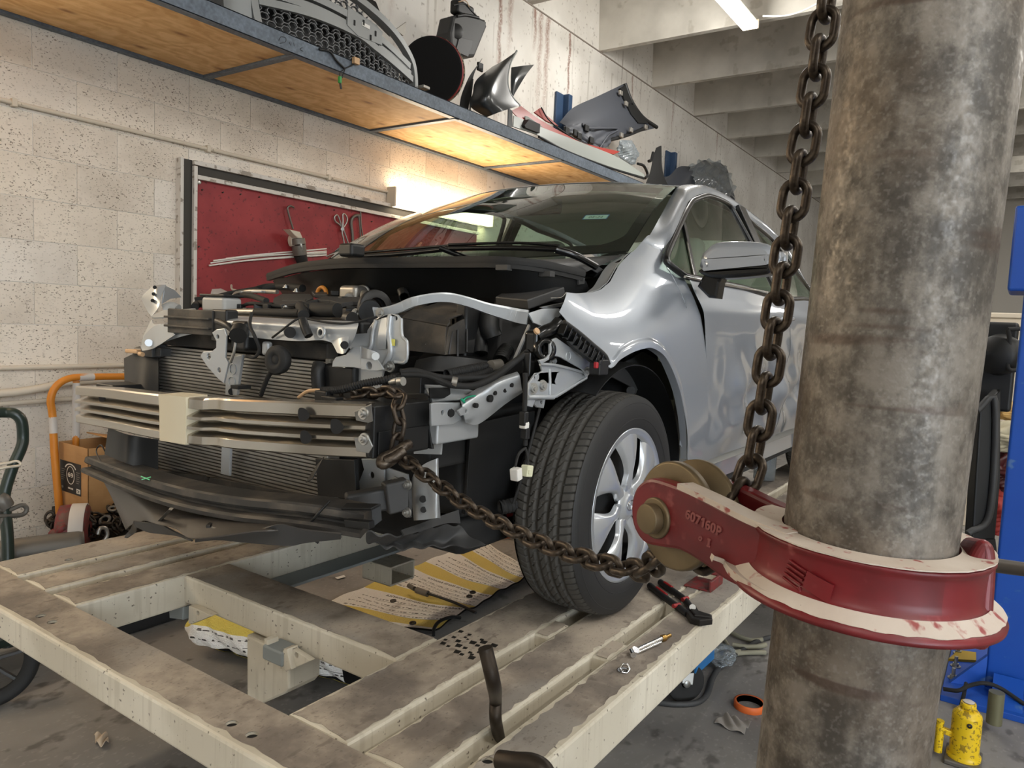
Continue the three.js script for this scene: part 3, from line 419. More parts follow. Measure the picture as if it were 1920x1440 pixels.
{ const t = thing('hook_rod', 'thin bent steel hook hanging on the red board above the air saw', 'hook', [-2.23,1.966,-1.321]); part('rod', tube([[-2.225,2.105,-1.322], [-2.215,2.109,-1.288], [-2.215,2.092,-1.266], [-2.215,2.048,-1.278], [-2.215,2.004,-1.296], [-2.215,1.965,-1.312]], 0.006, 40, 8), M.toolGrey, t); }
{ const t = thing('angle_grinder', 'grey hand grinder hanging on the red board', 'grinder', [-2.18,1.755,-1.355]);
  part('body', [cyl([-2.18,1.905,-1.322], [-2.18,1.869,-1.329], 0.045, 0.048), cyl([-2.18,1.864,-1.329], [-2.18,1.801,-1.345], 0.046, 0.044)], M.toolGrey, t);
  part('grip', [cyl([-2.18,1.801,-1.345], [-2.18,1.743,-1.37], 0.042, 0.034), cyl([-2.18,1.743,-1.37], [-2.18,1.684,-1.393], 0.03, 0.028)], M.blackDull, t);
  part('head', [plate([[-2.16,1.949,-1.213], [-2.16,1.943,-1.299], [-2.16,1.905,-1.323], [-2.16,1.902,-1.283], [-2.16,1.923,-1.248]], 0.05, [], 0.006)], M.pipe, t);
  part('guard', [plate(smooth([[-2.2,1.919,-1.28], [-2.2,1.909,-1.312], [-2.2,1.862,-1.305], [-2.2,1.853,-1.285], [-2.2,1.886,-1.272]], 20), 0.03)], M.pipe, t);
  part('lever', tube([[-2.15,1.899,-1.312], [-2.14,1.853,-1.319], [-2.15,1.805,-1.341]], 0.008, 14, 8), M.zinc, t); }
{ const t = thing('tongs', 'thin steel tongs with loop handles hanging on the red board', 'tongs', [-2.23,1.914,-1.779]); part('arm', [tube([[-2.225,2.024,-1.744], [-2.225,2.045,-1.717], [-2.225,2.064,-1.677], [-2.225,2.093,-1.669], [-2.225,2.108,-1.692], [-2.225,2.084,-1.712], [-2.225,2.033,-1.737], [-2.225,2.006,-1.758], [-2.225,1.954,-1.787], [-2.225,1.907,-1.809]], 0.0055, 60, 8)], M.zinc, t); part('arm', [tube([[-2.215,2.023,-1.738], [-2.215,2.061,-1.767], [-2.215,2.092,-1.776], [-2.215,2.119,-1.758], [-2.215,2.119,-1.735], [-2.215,2.072,-1.737], [-2.215,2.022,-1.735], [-2.215,1.988,-1.733], [-2.215,1.94,-1.748], [-2.215,1.881,-1.76]], 0.0055, 60, 8)], M.zinc, t); part('rivet', cyl([-2.23,2.02,-1.75], [-2.205,2.016,-1.727], 0.012), M.zinc, t); }
{ const t = thing('hacksaw', 'grey hacksaw frame hanging on the red board beside the tongs', 'saw', [-2.23,1.951,-1.846]); part('frame', tube([[-2.225,2.136,-1.911], [-2.225,2.127,-1.863], [-2.225,2.1,-1.829], [-2.225,2.059,-1.824], [-2.225,2,-1.836], [-2.225,1.901,-1.847]], 0.011, 40, 8), M.toolGrey, t); part('blade', [tube([[-2.22,2.133,-1.889], [-2.22,2.059,-1.902], [-2.22,1.959,-1.916], [-2.22,1.858,-1.931]], 0.006, 20, 6), tube([[-2.215,2.16,-1.901], [-2.215,2.06,-1.911], [-2.215,1.981,-1.932]], 0.005, 20, 6)], M.toolGrey, t); }
const rodEnds = [[[-2.238,1.697,-0.736], [-2.238,1.759,-1.03], [-2.238,1.854,-1.616]], [[-2.226,1.711,-0.746], [-2.226,1.767,-1.041], [-2.226,1.842,-1.605]], [[-2.238,1.693,-0.797], [-2.238,1.746,-1.05], [-2.238,1.838,-1.616]], [[-2.238,1.732,-0.839], [-2.238,1.781,-1.089], [-2.238,1.87,-1.615]], [[-2.226,1.68,-0.718], [-2.226,1.737,-1.003], [-2.226,1.826,-1.606]]];
rodEnds.forEach((p, k) => single('welding_rod', tube(p, 0.0048, 16, 8), M.white, ['white rod with the highest tip in the bundle on the red board', 'second white rod of the bundle lying across the red board', 'white rod in the middle of the bundle on the red board', 'shortest white rod of the bundle on the red board', 'white rod with the lowest, longest tip in the bundle on the board'][k], 'rod', 'white rods across the red board'));

// ---------------------------------------------------------------- pulling rack
M.rackWhite = mat({ roughness: 0.6, map: tex(S, (i) => { let c = mix3([190, 182, 164], [208, 201, 184], sst(0.3, 0.7, N1[i])); c = mix3(c, [158, 148, 128], sst(0.55, 0.75, NV[i]) * 0.25); return mix3(c, [60, 52, 44], sst(0.80, 0.85, N3[i]) * 0.7); }, true, 0.6), uvMetres: true });
const deckN = fbm(BS, 6, 6, 7, 41, 0.6), deckS = fbm(BS, 12, 90, 3, 43), deckT = fbm(BS, 80, 14, 3, 44), deckM = fbm(BS, 3, 3, 4, 45);
const deckC = tex(BS, (i) => { let c = mix3([118, 109, 100], [178, 166, 150], sst(0.3, 0.72, deckN[i])); c = mix3(c, [146, 142, 136], sst(0.45, 0.6, deckM[i]) * 0.6); c = mix3(c, [202, 196, 184], (sst(0.70, 0.78, deckS[i]) + sst(0.70, 0.78, deckT[i])) * 0.07); c = mix3(c, [88, 79, 71], sst(0.62, 0.8, BN3[i]) * sst(0.45, 0.65, BN4[i]) * 0.4); return mix3(c, [64, 58, 54], sst(0.74, 0.80, BN2[i]) * 0.22); }, true, 1.1);
const deckB = tex(BS, (i) => grey(128 + 120 * (deckN[i] - 0.5) + 60 * (BN2[i] - 0.5)), false, 1.1);
M.rackTop = mat({ map: deckC, bumpMap: deckB, bumpScale: 0.0015, roughness: 0.72, uvMetres: true });
M.rackGrey = mat({ color: 0x848a8a, roughness: 0.6 });
const rack = thing('frame_rack', 'dusty off-white steel pulling rack carrying the silver car', 'rack', [0.125, 0, -1.3]);
{
  const T = RACK, rect = (x0, x1, z0, z1) => [[x0, T, z0], [x0, T, z1], [x1, T, z1], [x1, T, z0]];
  // a steel plank with a worn, dirty tread on top whose rim stays painted
  const plank = (name, x0, x1, z0, z1, h, holes = [], e = [0.007, 0.007]) => {
    const hs = holes.map((q) => [[q[0], T - h / 2, q[1]], 0.0115]);
    const o = part(name, plate(rect(x0, x1, z0, z1).map((p) => [p[0], T - h / 2 - 0.0008, p[2]]), h - 0.014, hs, 0.007), M.rackWhite, rack);
    // outline of the tread wanders along its length
    const pts = [], L = z1 - z0, n = Math.max(4, Math.round(L / 0.02)), W = x1 - x0, nw = Math.max(2, Math.round(W / 0.03));
    const w = (k) => 0.0045 * (Math.sin(k * 3.1 + x0 * 40) + Math.sin(k * 7.7 + z0 * 11) * 0.7 + Math.sin(k * 13.3) * 0.6);
    for (let i = 0; i <= n; i++) pts.push([x0 + e[0] + Math.abs(w(i)), T, z0 + 0.004 + (L - 0.008) * i / n]);
    for (let i = 1; i < nw; i++) pts.push([x0 + e[0] + (W - e[0] - e[1]) * i / nw, T, z1 - e[1] - Math.abs(w(i + 3))]);
    for (let i = n; i >= 0; i--) pts.push([x1 - e[1] - Math.abs(w(i + 9)), T, z0 + 0.004 + (L - 0.008) * i / n]);
    part('tread', plate(pts, 0.0008, holes.map((q) => [[q[0], T, q[1]], 0.012]), 0), M.rackTop, o);
    holes.forEach((q) => part('bolt_hole', cyl([q[0], T - 0.03, q[1]], [q[0], T - 0.006, q[1]], 0.0114, 0.0114, 20), M.blackDull, o));
    return o;
  };
  const ZB = -3.7;
  plank('front_beam', -0.83, 1.08, 0.945, 1.08, 0.08, [[-0.296, 1.032], [-0.234, 1.032], [0.521, 1.037], [0.585, 1.037], [0.981, 1.02]], [0.006, 0.014]);
  for (const [x0, x1] of [[-0.83, -0.652], [-0.608, -0.478], [-0.436, -0.302], [0.575, 0.747], [0.791, 0.928]]) plank('deck_plank', x0, x1, ZB, 0.943, 0.1, x0 === -0.83 ? [[-0.69, 0.78]] : []);
  plank('deck_plank', 0.970, 1.08, ZB, 0.943, 0.112, [[0.99, 0.82]], [0.008, 0.012]);
  for (const [x0, x1] of [[-0.652, -0.608], [-0.478, -0.436], [0.747, 0.791], [0.928, 0.970]]) part('slot_floor', box(x0 - 0.004, x1 + 0.004, T - 0.062, T - 0.054, ZB, 0.945, 0.001), M.rackWhite, rack);
  for (const [x0, x1, z0, z1] of [[0.747, 0.791, 0.175, 0.28], [0.928, 0.970, 0.185, 0.297], [0.747, 0.791, -0.5, -0.36], [0.928, 0.970, -0.42, -0.17]]) plank('slot_filler', x0 - 0.001, x1 + 0.001, z0, z1, 0.05, [], [0.002, 0.002]);
  plank('cross_beam', -0.302, 0.575, 0.472, 0.626, 0.085, [], [0.006, 0.006]);
  plank('cross_beam', -0.302, 0.575, -2.2, -2.05, 0.085);
  // flange and stub of the left rail, seen through the opening
  part('flange', box(-0.302, -0.20, 0.515, 0.525, -2.05, 0.472, 0.002), M.rackGrey, rack);
  part('socket', [box(-0.27, -0.12, 0.498, 0.505, -0.22, -0.09), box(-0.27, -0.12, 0.43, 0.437, -0.22, -0.09), box(-0.27, -0.12, 0.43, 0.505, -0.097, -0.09), box(-0.27, -0.12, 0.43, 0.505, -0.222, -0.215)], M.rackWhite, rack);
  // bracket plates and hinge lugs under the cross beam
  part('hanger', plate([[0.004,0.518,0.57], [0.187,0.515,0.57], [0.187,0.418,0.57], [0.171,0.399,0.57], [0.077,0.339,0.57], [0.035,0.328,0.57], [0.009,0.332,0.57]], 0.1, [], 0.006), M.rackWhite, rack);
  for (const p of [[[0.155,0.57,0.665], [0.17,0.569,0.665], [0.18,0.511,0.665], [0.158,0.51,0.665]], [[0.232,0.564,0.665], [0.249,0.569,0.665], [0.267,0.52,0.665], [0.244,0.507,0.665], [0.227,0.516,0.665]]]) part('lug', plate(p, 0.03, [], 0.003), M.rackWhite, rack);
  part('hinge_pin', [box(0.0, 0.08, -0.02, 0.02, 0, 0.06, 0.006).translate(-0.04, 0, -0.03).translate(...[0.197,0.537,0.66])], M.rackGrey, rack);
  part('lug', plate([[0.245,0.566,0.66], [0.323,0.555,0.66], [0.263,0.517,0.66]], 0.012, [[[0.267,0.553,0.66], 0.007]], 0.002), M.rackWhite, rack);
  for (const p of [[[-0.238,0.548,0.64], [-0.197,0.551,0.64], [-0.124,0.548,0.64], [-0.225,0.495,0.64], [-0.239,0.495,0.64]]]) part('lug', plate(p, 0.02, [[[-0.191,0.538,0.64], 0.007]], 0.002), M.rackWhite, rack);
  part('lug', plate([[-0.384,0.504,0.6], [-0.344,0.519,0.6], [-0.305,0.519,0.6], [-0.307,0.479,0.6], [-0.379,0.465,0.6]], 0.05, [], 0.003), M.rackGrey, rack);
  // scissor base that carries the rack, further back
  for (const x of [-0.45, 0.72]) {
    part('lift_arm', [beam([x, 0.08, -3.5], [x, 0.50, -2.5], 0.06, 0.12), beam([x + 0.07, 0.50, -3.5], [x + 0.07, 0.08, -2.5], 0.06, 0.12)], M.rackGrey, rack);
    part('base_rail', box(x - 0.07, x + 0.13, 0, 0.07, -3.7, -2.4), M.rackGrey, rack);
  }
  // paint rubbed off in the shape of a triangle and a smeared tread mark
  M.deckGrey = mat({ color: 0x7e7a72, roughness: 0.7 }); M.tar = mat({ color: 0x24221f, roughness: 0.6 });
  part('worn_patch', plate([[0.386,0.62,0.987], [0.481,0.62,0.991], [0.469,0.62,1.034], [0.444,0.62,1.013]], 0.0004, [], 0), M.deckGrey, rack);
  const mark = []; for (let r = 0; r < 5; r++) for (let q = 0; q < 6; q++) { if (rnd() < 0.3) continue; const u = 0.60 + q * 0.021 + (rnd() - .5) * 0.012, w = 0.40 + r * 0.022 + (rnd() - .5) * 0.010 + q * 0.004, s = 0.004 + rnd() * 0.007; mark.push(plate([[u - s, T + 0.0006, w - s * 0.8], [u - s * 0.4, T + 0.0006, w + s], [u + s, T + 0.0006, w + s * 0.6], [u + s * 0.7, T + 0.0006, w - s]], 0.0003, [], 0)); }
  part('tyre_smear', mark, M.tar, rack, 'black smear of tyre marks');
}

// ---------------------------------------------------------------- loose things on the rack
M.pinSteel = mat({ color: 0x3a332c, roughness: 0.45, metalness: 0.7 });
single('locking_pin', tube([[0.922,0.575,0.684], [0.957, 0.66, 0.752], [0.955, 0.70, 0.752], [1.059,0.823,0.91], [1.042,0.886,0.916]], 0.0125, 40, 16), M.pinSteel, 'bent dark steel pin standing upright in a rack slot', 'pin');
single('locking_pin', tube([[1.233,0.869,1.142], [1.258,0.876,1.142], [1.281,0.881,1.138], [1.299,0.878,1.138], [1.311,0.856,1.138]], 0.0125, 30, 16), M.pinSteel, 'dark steel pin lying at the bottom edge of the picture', 'pin');
{ // pliers
  const t = thing('pliers', 'black and red slip-joint pliers lying on the rack beside the front tyre', 'pliers', [1.0, RACK, -0.18]);
  M.gripBlack = mat({ color: 0x1a1a1b, roughness: 0.6 }); M.gripRed = mat({ color: 0x8f1d1f, roughness: 0.5 }); M.toolDark = mat({ color: 0x2a2725, roughness: 0.4, metalness: 0.6 });
  const h = RACK + 0.011;
  const A = [[0.845,0.631,-0.232], [0.918,0.631,-0.17], [0.978,0.631,-0.124], [1.025,0.631,-0.089]], B = [[0.858,0.631,-0.284], [0.918,0.631,-0.237], [0.974,0.631,-0.192], [1.016,0.631,-0.14]];
  part('handle', tube(A, 0.010, 24, 10), M.gripBlack, t); part('handle', tube(B, 0.010, 24, 10), M.gripBlack, t);
  part('grip_inlay', [tube([[0.878,0.637,-0.209], [0.924,0.637,-0.173]], 0.0062, 8, 8), tube([[0.976,0.637,-0.102], [0.986,0.637,-0.128]], 0.0062, 8, 8), tube([[0.878,0.637,-0.27], [0.915,0.637,-0.242]], 0.0062, 8, 8), tube([[0.977,0.637,-0.17], [0.984,0.637,-0.194]], 0.0062, 8, 8)], M.gripRed, t);
  part('jaw', plate([[1.012,0.63,-0.097], [1.008,0.63,-0.154], [1.045,0.63,-0.11], [1.087,0.63,-0.113], [1.1,0.63,-0.082], [1.076,0.63,-0.049], [1.049,0.63,-0.049]], 0.012, [], 0.003), M.toolDark, t);
  part('jaw', plate([[1.02,0.636,-0.109], [1.03,0.636,-0.136], [1.052,0.636,-0.104], [1.09,0.636,-0.101], [1.093,0.636,-0.083], [1.054,0.636,-0.066]], 0.01, [], 0.003), M.toolDark, t);
  part('pivot', cyl([1.025,0.636,-0.127], [1.033,0.648,-0.104], 0.009), M.zinc, t);
}
{ // air gun
  const t = thing('air_chuck', 'small chrome air tool with brass end lying on the rack', 'air tool', [1.02, RACK, 0.14]);
  M.brass = mat({ color: 0xb08d52, roughness: 0.3, metalness: 1 });
  part('barrel', [tube([[1.012,0.629,0.224], [1.033,0.629,0.113]], 0.0065, 8, 14), tube([[1.016,0.626,0.233], [1.039,0.626,0.13]], 0.0035, 8, 10)], M.chrome, t);
  part('head', [cyl([1.007,0.623,0.232], [1.016,0.636,0.233], 0.010), cyl([1.019,0.63,0.254], [1.005,0.63,0.235], 0.007)], M.chrome, t);
  part('nipple', [cyl([1.033,0.629,0.113], [1.038,0.629,0.101], 0.009, 0.009, 6), cyl([1.038,0.629,0.101], [1.042,0.629,0.078], 0.005)], M.brass, t);
}
single('steel_nut', [(() => { const g = lathe([[0.0075, -0.007], [0.012, -0.007], [0.013, -0.005], [0.013, 0.005], [0.012, 0.007], [0.0075, 0.007], [0.0075, -0.007]], [1.034,0.631,0.333], [0.5, 0.3, 0.8], 6); return g; })(), lathe([[0.009, -0.001], [0.0145, -0.001], [0.0145, 0.001], [0.009, 0.001], [0.009, -0.001]], [1.028,0.622,0.328], [0, 1, 0], 24)], M.chrome, 'shiny nut and washer lying on the rack near the air tool', 'nut');

// ---------------------------------------------------------------- pulling tower
const poleN = fbm(BS, 14, 20, 7, 61, 0.72), poleV = fbm(BS, 60, 5, 4, 62), poleR = fbm(BS, 3, 40, 3, 63);
const poleC = tex(BS, (i, x, y) => { let c = mix3([72, 67, 61], [126, 119, 110], sst(0.3, 0.68, poleN[i] * 0.82 + poleV[i] * 0.18)); c = mix3(c, [98, 80, 62], sst(0.5, 0.7, BN1[i]) * 0.3); c = mix3(c, [150, 146, 140], sst(0.60, 0.80, BN2[i]) * 0.3); return mix3(c, [62, 46, 38], sst(0.66, 0.78, poleR[i]) * 0.55); }, true, 1);
const poleRg = tex(S, (i) => grey(135 + 90 * (N1[i] - 0.5) + 110 * (N3[i] - 0.5)), false, 1);
poleC.repeat.set(1, 3.2); poleRg.repeat.set(2, 8);
M.pole = mat({ map: poleC, roughnessMap: poleRg, roughness: 1.0, metalness: 0.35, bumpMap: poleRg, bumpScale: 0.0006 });
const poleAt = (y) => [1.657 + (y - 1.737) * 0.0294, y, 1.137 - (y - 1.737) * 0.021];
const PR = 0.0745;
{
  const t = thing('pulling_tower', 'round worn steel tower post at the right, in front of the car', 'tower', poleAt(0));
  part('post', cyl(poleAt(0.02), poleAt(2.35), PR, PR, 64), M.pole, t);
  part('foot', [box(1.40, 1.85, 0, 0.025, 0.95, 1.4), ...[0, 1, 2, 3].map((k) => { const a = k * Math.PI / 2 + 0.4, p = poleAt(0); return plate([[p[0] + Math.cos(a) * 0.07, 0.025, p[2] + Math.sin(a) * 0.07], [p[0] + Math.cos(a) * 0.17, 0.025, p[2] + Math.sin(a) * 0.17], [p[0] + Math.cos(a) * 0.075, 0.2, p[2] + Math.sin(a) * 0.075]], 0.012); })], M.pinSteel, t);
  part('head', [cyl(poleAt(2.35), poleAt(2.38), PR + 0.01, PR + 0.01, 40), plate([[1.60, 2.20, 1.10], [1.52, 2.34, 0.97], [1.50, 2.30, 0.94], [1.545, 2.10, 0.985], [1.60, 2.05, 1.08]], 0.03)], M.pinSteel, t);
}
// pulley collar
M.redCast = mat({ roughness: 0.42, map: tex(S, (i) => { let c = mix3([84, 14, 18], [116, 22, 28], sst(0.3, 0.7, N1[i])); return mix3(c, [150, 96, 88], sst(0.66, 0.78, N2[i]) * sst(0.45, 0.65, N1[(i * 7 + 333) % (S * S)]) * 0.5); }, true, 0.35), bumpMap: roughN, bumpScale: 0.0012, uvMetres: true });
M.castDust = mat({ roughness: 0.9, map: tex(S, (i) => { let c = mix3([206, 196, 184], [176, 160, 146], N1[i]); return mix3(c, [132, 52, 50], sst(0.60, 0.72, N2[i] * 0.6 + N1[i] * 0.4) * 0.8); }, true, 0.16), uvMetres: true });
M.pulley = mat({ roughness: 0.5, metalness: 0.6, map: tex(S, (i) => mix3([92, 80, 60], [138, 122, 94], N1[i]), true, 0.2), uvMetres: true });
const PC = [1.446, 1.225, 1.093], PN = [-0.4392, 0, 0.8984], PE = [0.8984, 0, 0.4392];
const pq = (e, y, n) => [PC[0] + PE[0] * e + PN[0] * n, PC[1] + y, PC[2] + PE[2] * e + PN[2] * n];
{
  const t = thing('pulley_collar', 'red cast collar with chain pulley clamped round the tower post', 'clamp', poleAt(1.19));
  const ax = V(poleAt(2)).sub(V(poleAt(1))).toArray();
  // band: inner bore, flat top covered with dust, lower flange
  part('band', lathe([[PR + 0.001, 0.0], [0.112, 0.0], [0.1175, 0.002], [0.118, 0.006], [0.1145, 0.010], [0.1045, 0.018], [0.1005, 0.023], [0.0995, 0.030], [0.0995, 0.050], [0.102, 0.054], [0.104, 0.057], [0.102, 0.060], [PR + 0.001, 0.060], [PR + 0.001, 0.0]], poleAt(1.192), ax, 96), M.redCast, t);
  const dustRing = (r0, r1, y, k, drop = 0) => { const sh = []; const n = 90; for (let i = 0; i <= n; i++) { const a = i / n * Math.PI * 2; sh.push([a, r1 - 0.0006 * Math.abs(Math.sin(a * 9 + k) + Math.sin(a * 23)) ]); } const P = sh.map(([a, r]) => [r0, r].map((q, e) => { const c = poleAt(y); return new THREE.Vector3(c[0] + Math.cos(a) * q, y - e * drop * (r - r0) / (r1 - r0) - 0.0294 * Math.cos(a) * q + 0.021 * -Math.sin(a) * q * 0, c[2] - Math.sin(a) * q); })); return gridSurf(P, 0.0012); };
  part('dust', [dustRing(PR + 0.002, 0.1045, 1.2535, 1)], M.castDust, t, 'white dust lying on the collar');
  part('dust', [dustRing(0.1035, 0.1155, 1.2122, 4, 0.0097)], M.castDust, t, 'white dust lying on the collar flange');
  // near and far cheeks that hold the pulley
  const cheek = (n) => plate(smooth([[-0.046, 0.002], [-0.040, 0.024], [-0.022, 0.039], [0.0, 0.043], [0.05, 0.041], [0.10, 0.034], [0.15, 0.029], [0.19, 0.028], [0.205, 0.0], [0.19, -0.030], [0.15, -0.036], [0.11, -0.037], [0.075, -0.030], [0.04, -0.026], [0.01, -0.031], [-0.02, -0.034], [-0.040, -0.020]].map(([e, y]) => pq(e, y, n)), 90), 0.012, [], 0.004);
  part('near_cheek', [cheek(0.036)], M.redCast, t); part('far_cheek', cheek(-0.034), M.redCast, t);
  // flange ledges along the near cheek
  const onBand = (deg, y, r) => { const c = poleAt(y); return [c[0] + Math.cos(deg * D2R) * r, y, c[2] + Math.sin(deg * D2R) * r]; };
  part('ledge', [sweep([[1.509,1.211,1.185], onBand(166, 1.206, 0.122), onBand(150, 1.2055, 0.112), onBand(128, 1.2055, 0.107), onBand(105, 1.2055, 0.1055)], [[-0.007, -0.004], [0.008, -0.004], [0.008, 0.001], [-0.007, 0.003]], 40, [0, 1, 0], true, (t) => 0.6 + 0.5 * sst(0, 0.3, t) - 0.4 * sst(0.5, 1, t))], M.castDust, t, 'dusty flange under the cheek');
  part('ledge', [sweep([pq(0.03, 0.0425, 0.036), pq(0.08, 0.038, 0.038), pq(0.13, 0.032, 0.04), pq(0.18, 0.029, 0.04)], [[-0.010, -0.003], [0.010, -0.003], [0.012, 0.003], [-0.010, 0.003]], 20)], M.castDust, t, 'dusty top of the cheek');
  // pulley wheel with a chain groove
  part('pulley_wheel', lathe([[0.008, -0.024], [0.059, -0.024], [0.062, -0.021], [0.062, -0.014], [0.044, -0.007], [0.040, 0], [0.044, 0.007], [0.062, 0.014], [0.062, 0.021], [0.059, 0.024], [0.034, 0.024], [0.032, 0.021], [0.008, 0.021]], PC, PN, 72), M.pulley, t);
  part('axle_bolt', [lathe([[0.0, 0.044], [0.022, 0.044], [0.023, 0.046], [0.023, 0.049], [0.021, 0.050], [0.0, 0.050]], PC, PN, 48), lathe([[0.0, 0.05], [0.0165, 0.05], [0.017, 0.051], [0.017, 0.060], [0.0155, 0.062], [0.0, 0.062]], PC, PN, 40), cyl(pq(0, 0, -0.05), pq(0, 0, 0.05), 0.01)], M.pulley, t);
  // lug and T-handle at the right
  const lug = poleAt(1.19);
  part('clamp_lug', [plate(smooth([[1.738,1.173,1.142], [1.741,1.214,1.14], [1.741,1.25,1.138], [1.735,1.262,1.135], [1.721,1.259,1.127], [1.716,1.238,1.141], [1.718,1.207,1.153], [1.722,1.179,1.159]], 48), 0.03, [], 0.008, 5)], M.redCast, t);
  part('tightening_bar', cyl([1.736,1.241,1.131], [1.796,1.224,1.049], 0.0065, 0.0065, 18), M.pinSteel, t);
  // cast lettering, raised
  const font = await new FontLoader().loadAsync('fonts/droid/droid_sans_bold.typeface.json');
  const put = (s, size, e, y, rot) => { const g = new TextGeometry(s, { font, size, depth: 0.0028, curveSegments: 5, bevelEnabled: true, bevelSize: 0.0003, bevelThickness: 0.0003, bevelSegments: 1 }); g.rotateZ(rot); g.applyMatrix4(new THREE.Matrix4().makeBasis(V(PE), new THREE.Vector3(0, 1, 0), V(PN)).setPosition(...pq(e, y, 0.0445))); return g; };
  part('cast_lettering', [put('607160P', 0.0098, 0.046, 0.012, -0.12), put('I', 0.0085, 0.080, -0.009, -0.12), (() => { const c = pq(0.070, -0.004, 0.0445); return new THREE.TorusGeometry(0.0052, 0.0008, 8, 30).applyMatrix4(new THREE.Matrix4().makeBasis(V(PE), new THREE.Vector3(0, 1, 0), V(PN)).setPosition(...c)); })(), put('o', 0.006, 0.0678, -0.006, -0.12)], mat({ color: 0x7d4340, roughness: 0.7 }), t, 'raised cast part number');
  // raised emblem on the band: ribs and a swept block
  const em = []; const bandPt = (a, y, r) => { const c = poleAt(y); return [c[0] + Math.cos(a) * r, y, c[2] + Math.sin(a) * r]; };
  for (let k = 0; k < 5; k++) { const y = 1.239 - k * 0.0042, P = []; for (let i = 0; i <= 10; i++) P.push(bandPt(2.06 - i * 0.018 + k * 0.012, y - i * 0.0005, 0.1012)); em.push(tube(P, 0.0012, 12, 6)); }
  const blk = []; for (let i = 0; i <= 8; i++) { const a = 1.86 - i * 0.028; blk.push([bandPt(a, 1.236 - i * 0.0008, 0.1022), bandPt(a + 0.02, 1.221 - i * 0.0010, 0.1022)]); } em.push(gridSurf(blk.map((r) => r.map(V)), 0.002)); em.push(tube([bandPt(1.93, 1.219, 0.1015), bandPt(1.90, 1.212, 0.1015), bandPt(1.87, 1.209, 0.1015)], 0.0016, 10, 6));
  part('cast_emblem', em, M.redCast, t, 'raised winged emblem');
}

// ---------------------------------------------------------------- chain
M.chain = mat({ roughness: 0.42, metalness: 0.75, map: tex(S, (i) => mix3([62, 54, 47], [96, 86, 75], sst(0.3, 0.75, N2[i])), true, 0.12), uvMetres: true });
{
  const R = 0.013, H = 0.0075, pts = []; for (let i = 0; i <= 10; i++) { const a = i / 10 * Math.PI; pts.push(new THREE.Vector3(Math.cos(a) * R, H + Math.sin(a) * R, 0)); } for (let i = 0; i <= 10; i++) { const a = Math.PI + i / 10 * Math.PI; pts.push(new THREE.Vector3(Math.cos(a) * R, -H + Math.sin(a) * R, 0)); }
  const path = new THREE.CurvePath(); for (let i = 0; i < pts.length; i++) path.add(new THREE.LineCurve3(pts[i], pts[(i + 1) % pts.length]));
  const linkG = boxUV(new THREE.TubeGeometry(new THREE.CatmullRomCurve3(pts, true, 'catmullrom', 0.5), 44, 0.0051, 10, true));
  const t = thing('pulling_chain', 'rusty steel chain from the bumper beam round the pulley and up', 'chain', pq(0, -0.05, 0));
  const run = (P, phase, refs, pitch = 0.031) => {
    const c = new THREE.CatmullRomCurve3(P.map(V), false, 'catmullrom', 0.35); c.arcLengthDivisions = 800; const L = c.getLength(), n = Math.floor(L / pitch);
    for (let i = 0; i <= n; i++) {
      const u = Math.min(1, i * pitch / L), q = c.getPointAt(u), d = c.getTangentAt(u); let r = V(refs(u)); r.addScaledVector(d, -r.dot(d)).normalize();
      r.applyAxisAngle(d, (i % 2 ? Math.PI / 2 : 0) + phase + (rnd() - 0.5) * 0.16); const s = new THREE.Vector3().crossVectors(d, r);
      const m = new THREE.Mesh(linkG, M.chain); m.name = 'link'; m.castShadow = m.receiveShadow = true;
      m.quaternion.setFromRotationMatrix(new THREE.Matrix4().makeBasis(s, d, r)); m.position.set(q.x - t.position.x, q.y - t.position.y, q.z - t.position.z); t.add(m);
    }
  };
  const arc = []; for (let k = 0; k <= 5; k++) { const a = -Math.PI / 2 + k / 5 * (Math.PI / 2); arc.push(pq(Math.cos(a) * 0.053, Math.sin(a) * 0.053, 0)); }
  run([[0.668,1.137,0.734], [0.899,1.08,0.789], [1.099,1.074,0.871], [1.237,1.089,0.94], [1.352,1.114,1.004], pq(-0.03, -0.056, 0), ...arc, [1.506,1.283,1.065], [1.517,1.452,1.048], [1.524,1.571,1.041], [1.533,1.687,1.033], [1.54,1.802,1.025], [1.549, 2.06, 0.985]], 0.35, (u) => PN);
  // the wrap round the crash box
  run([[0.477,1.25,0.707], [0.523,1.259,0.699], [0.579,1.266,0.702], [0.622,1.27,0.709], [0.646,1.261,0.718], [0.654,1.241,0.733], [0.664,1.215,0.735], [0.663,1.189,0.738], [0.658,1.163,0.738], [0.651,1.147,0.744]], 0.6, () => [0.6, 0.1, 0.8]);
  part('grab_hook', [tube([[0.671,1.138,0.732], [0.671,1.139,0.746], [0.663,1.127,0.769], [0.655,1.125,0.778], [0.651,1.136,0.77], [0.665,1.146,0.754], [0.681,1.162,0.735], [0.681,1.165,0.722]], 0.0112, 60, 14), tube([[0.66,1.131,0.771], [0.673,1.14,0.758], [0.683,1.154,0.74]], 0.012, 20, 14)], M.chain, t, 'curved grab hook');
}

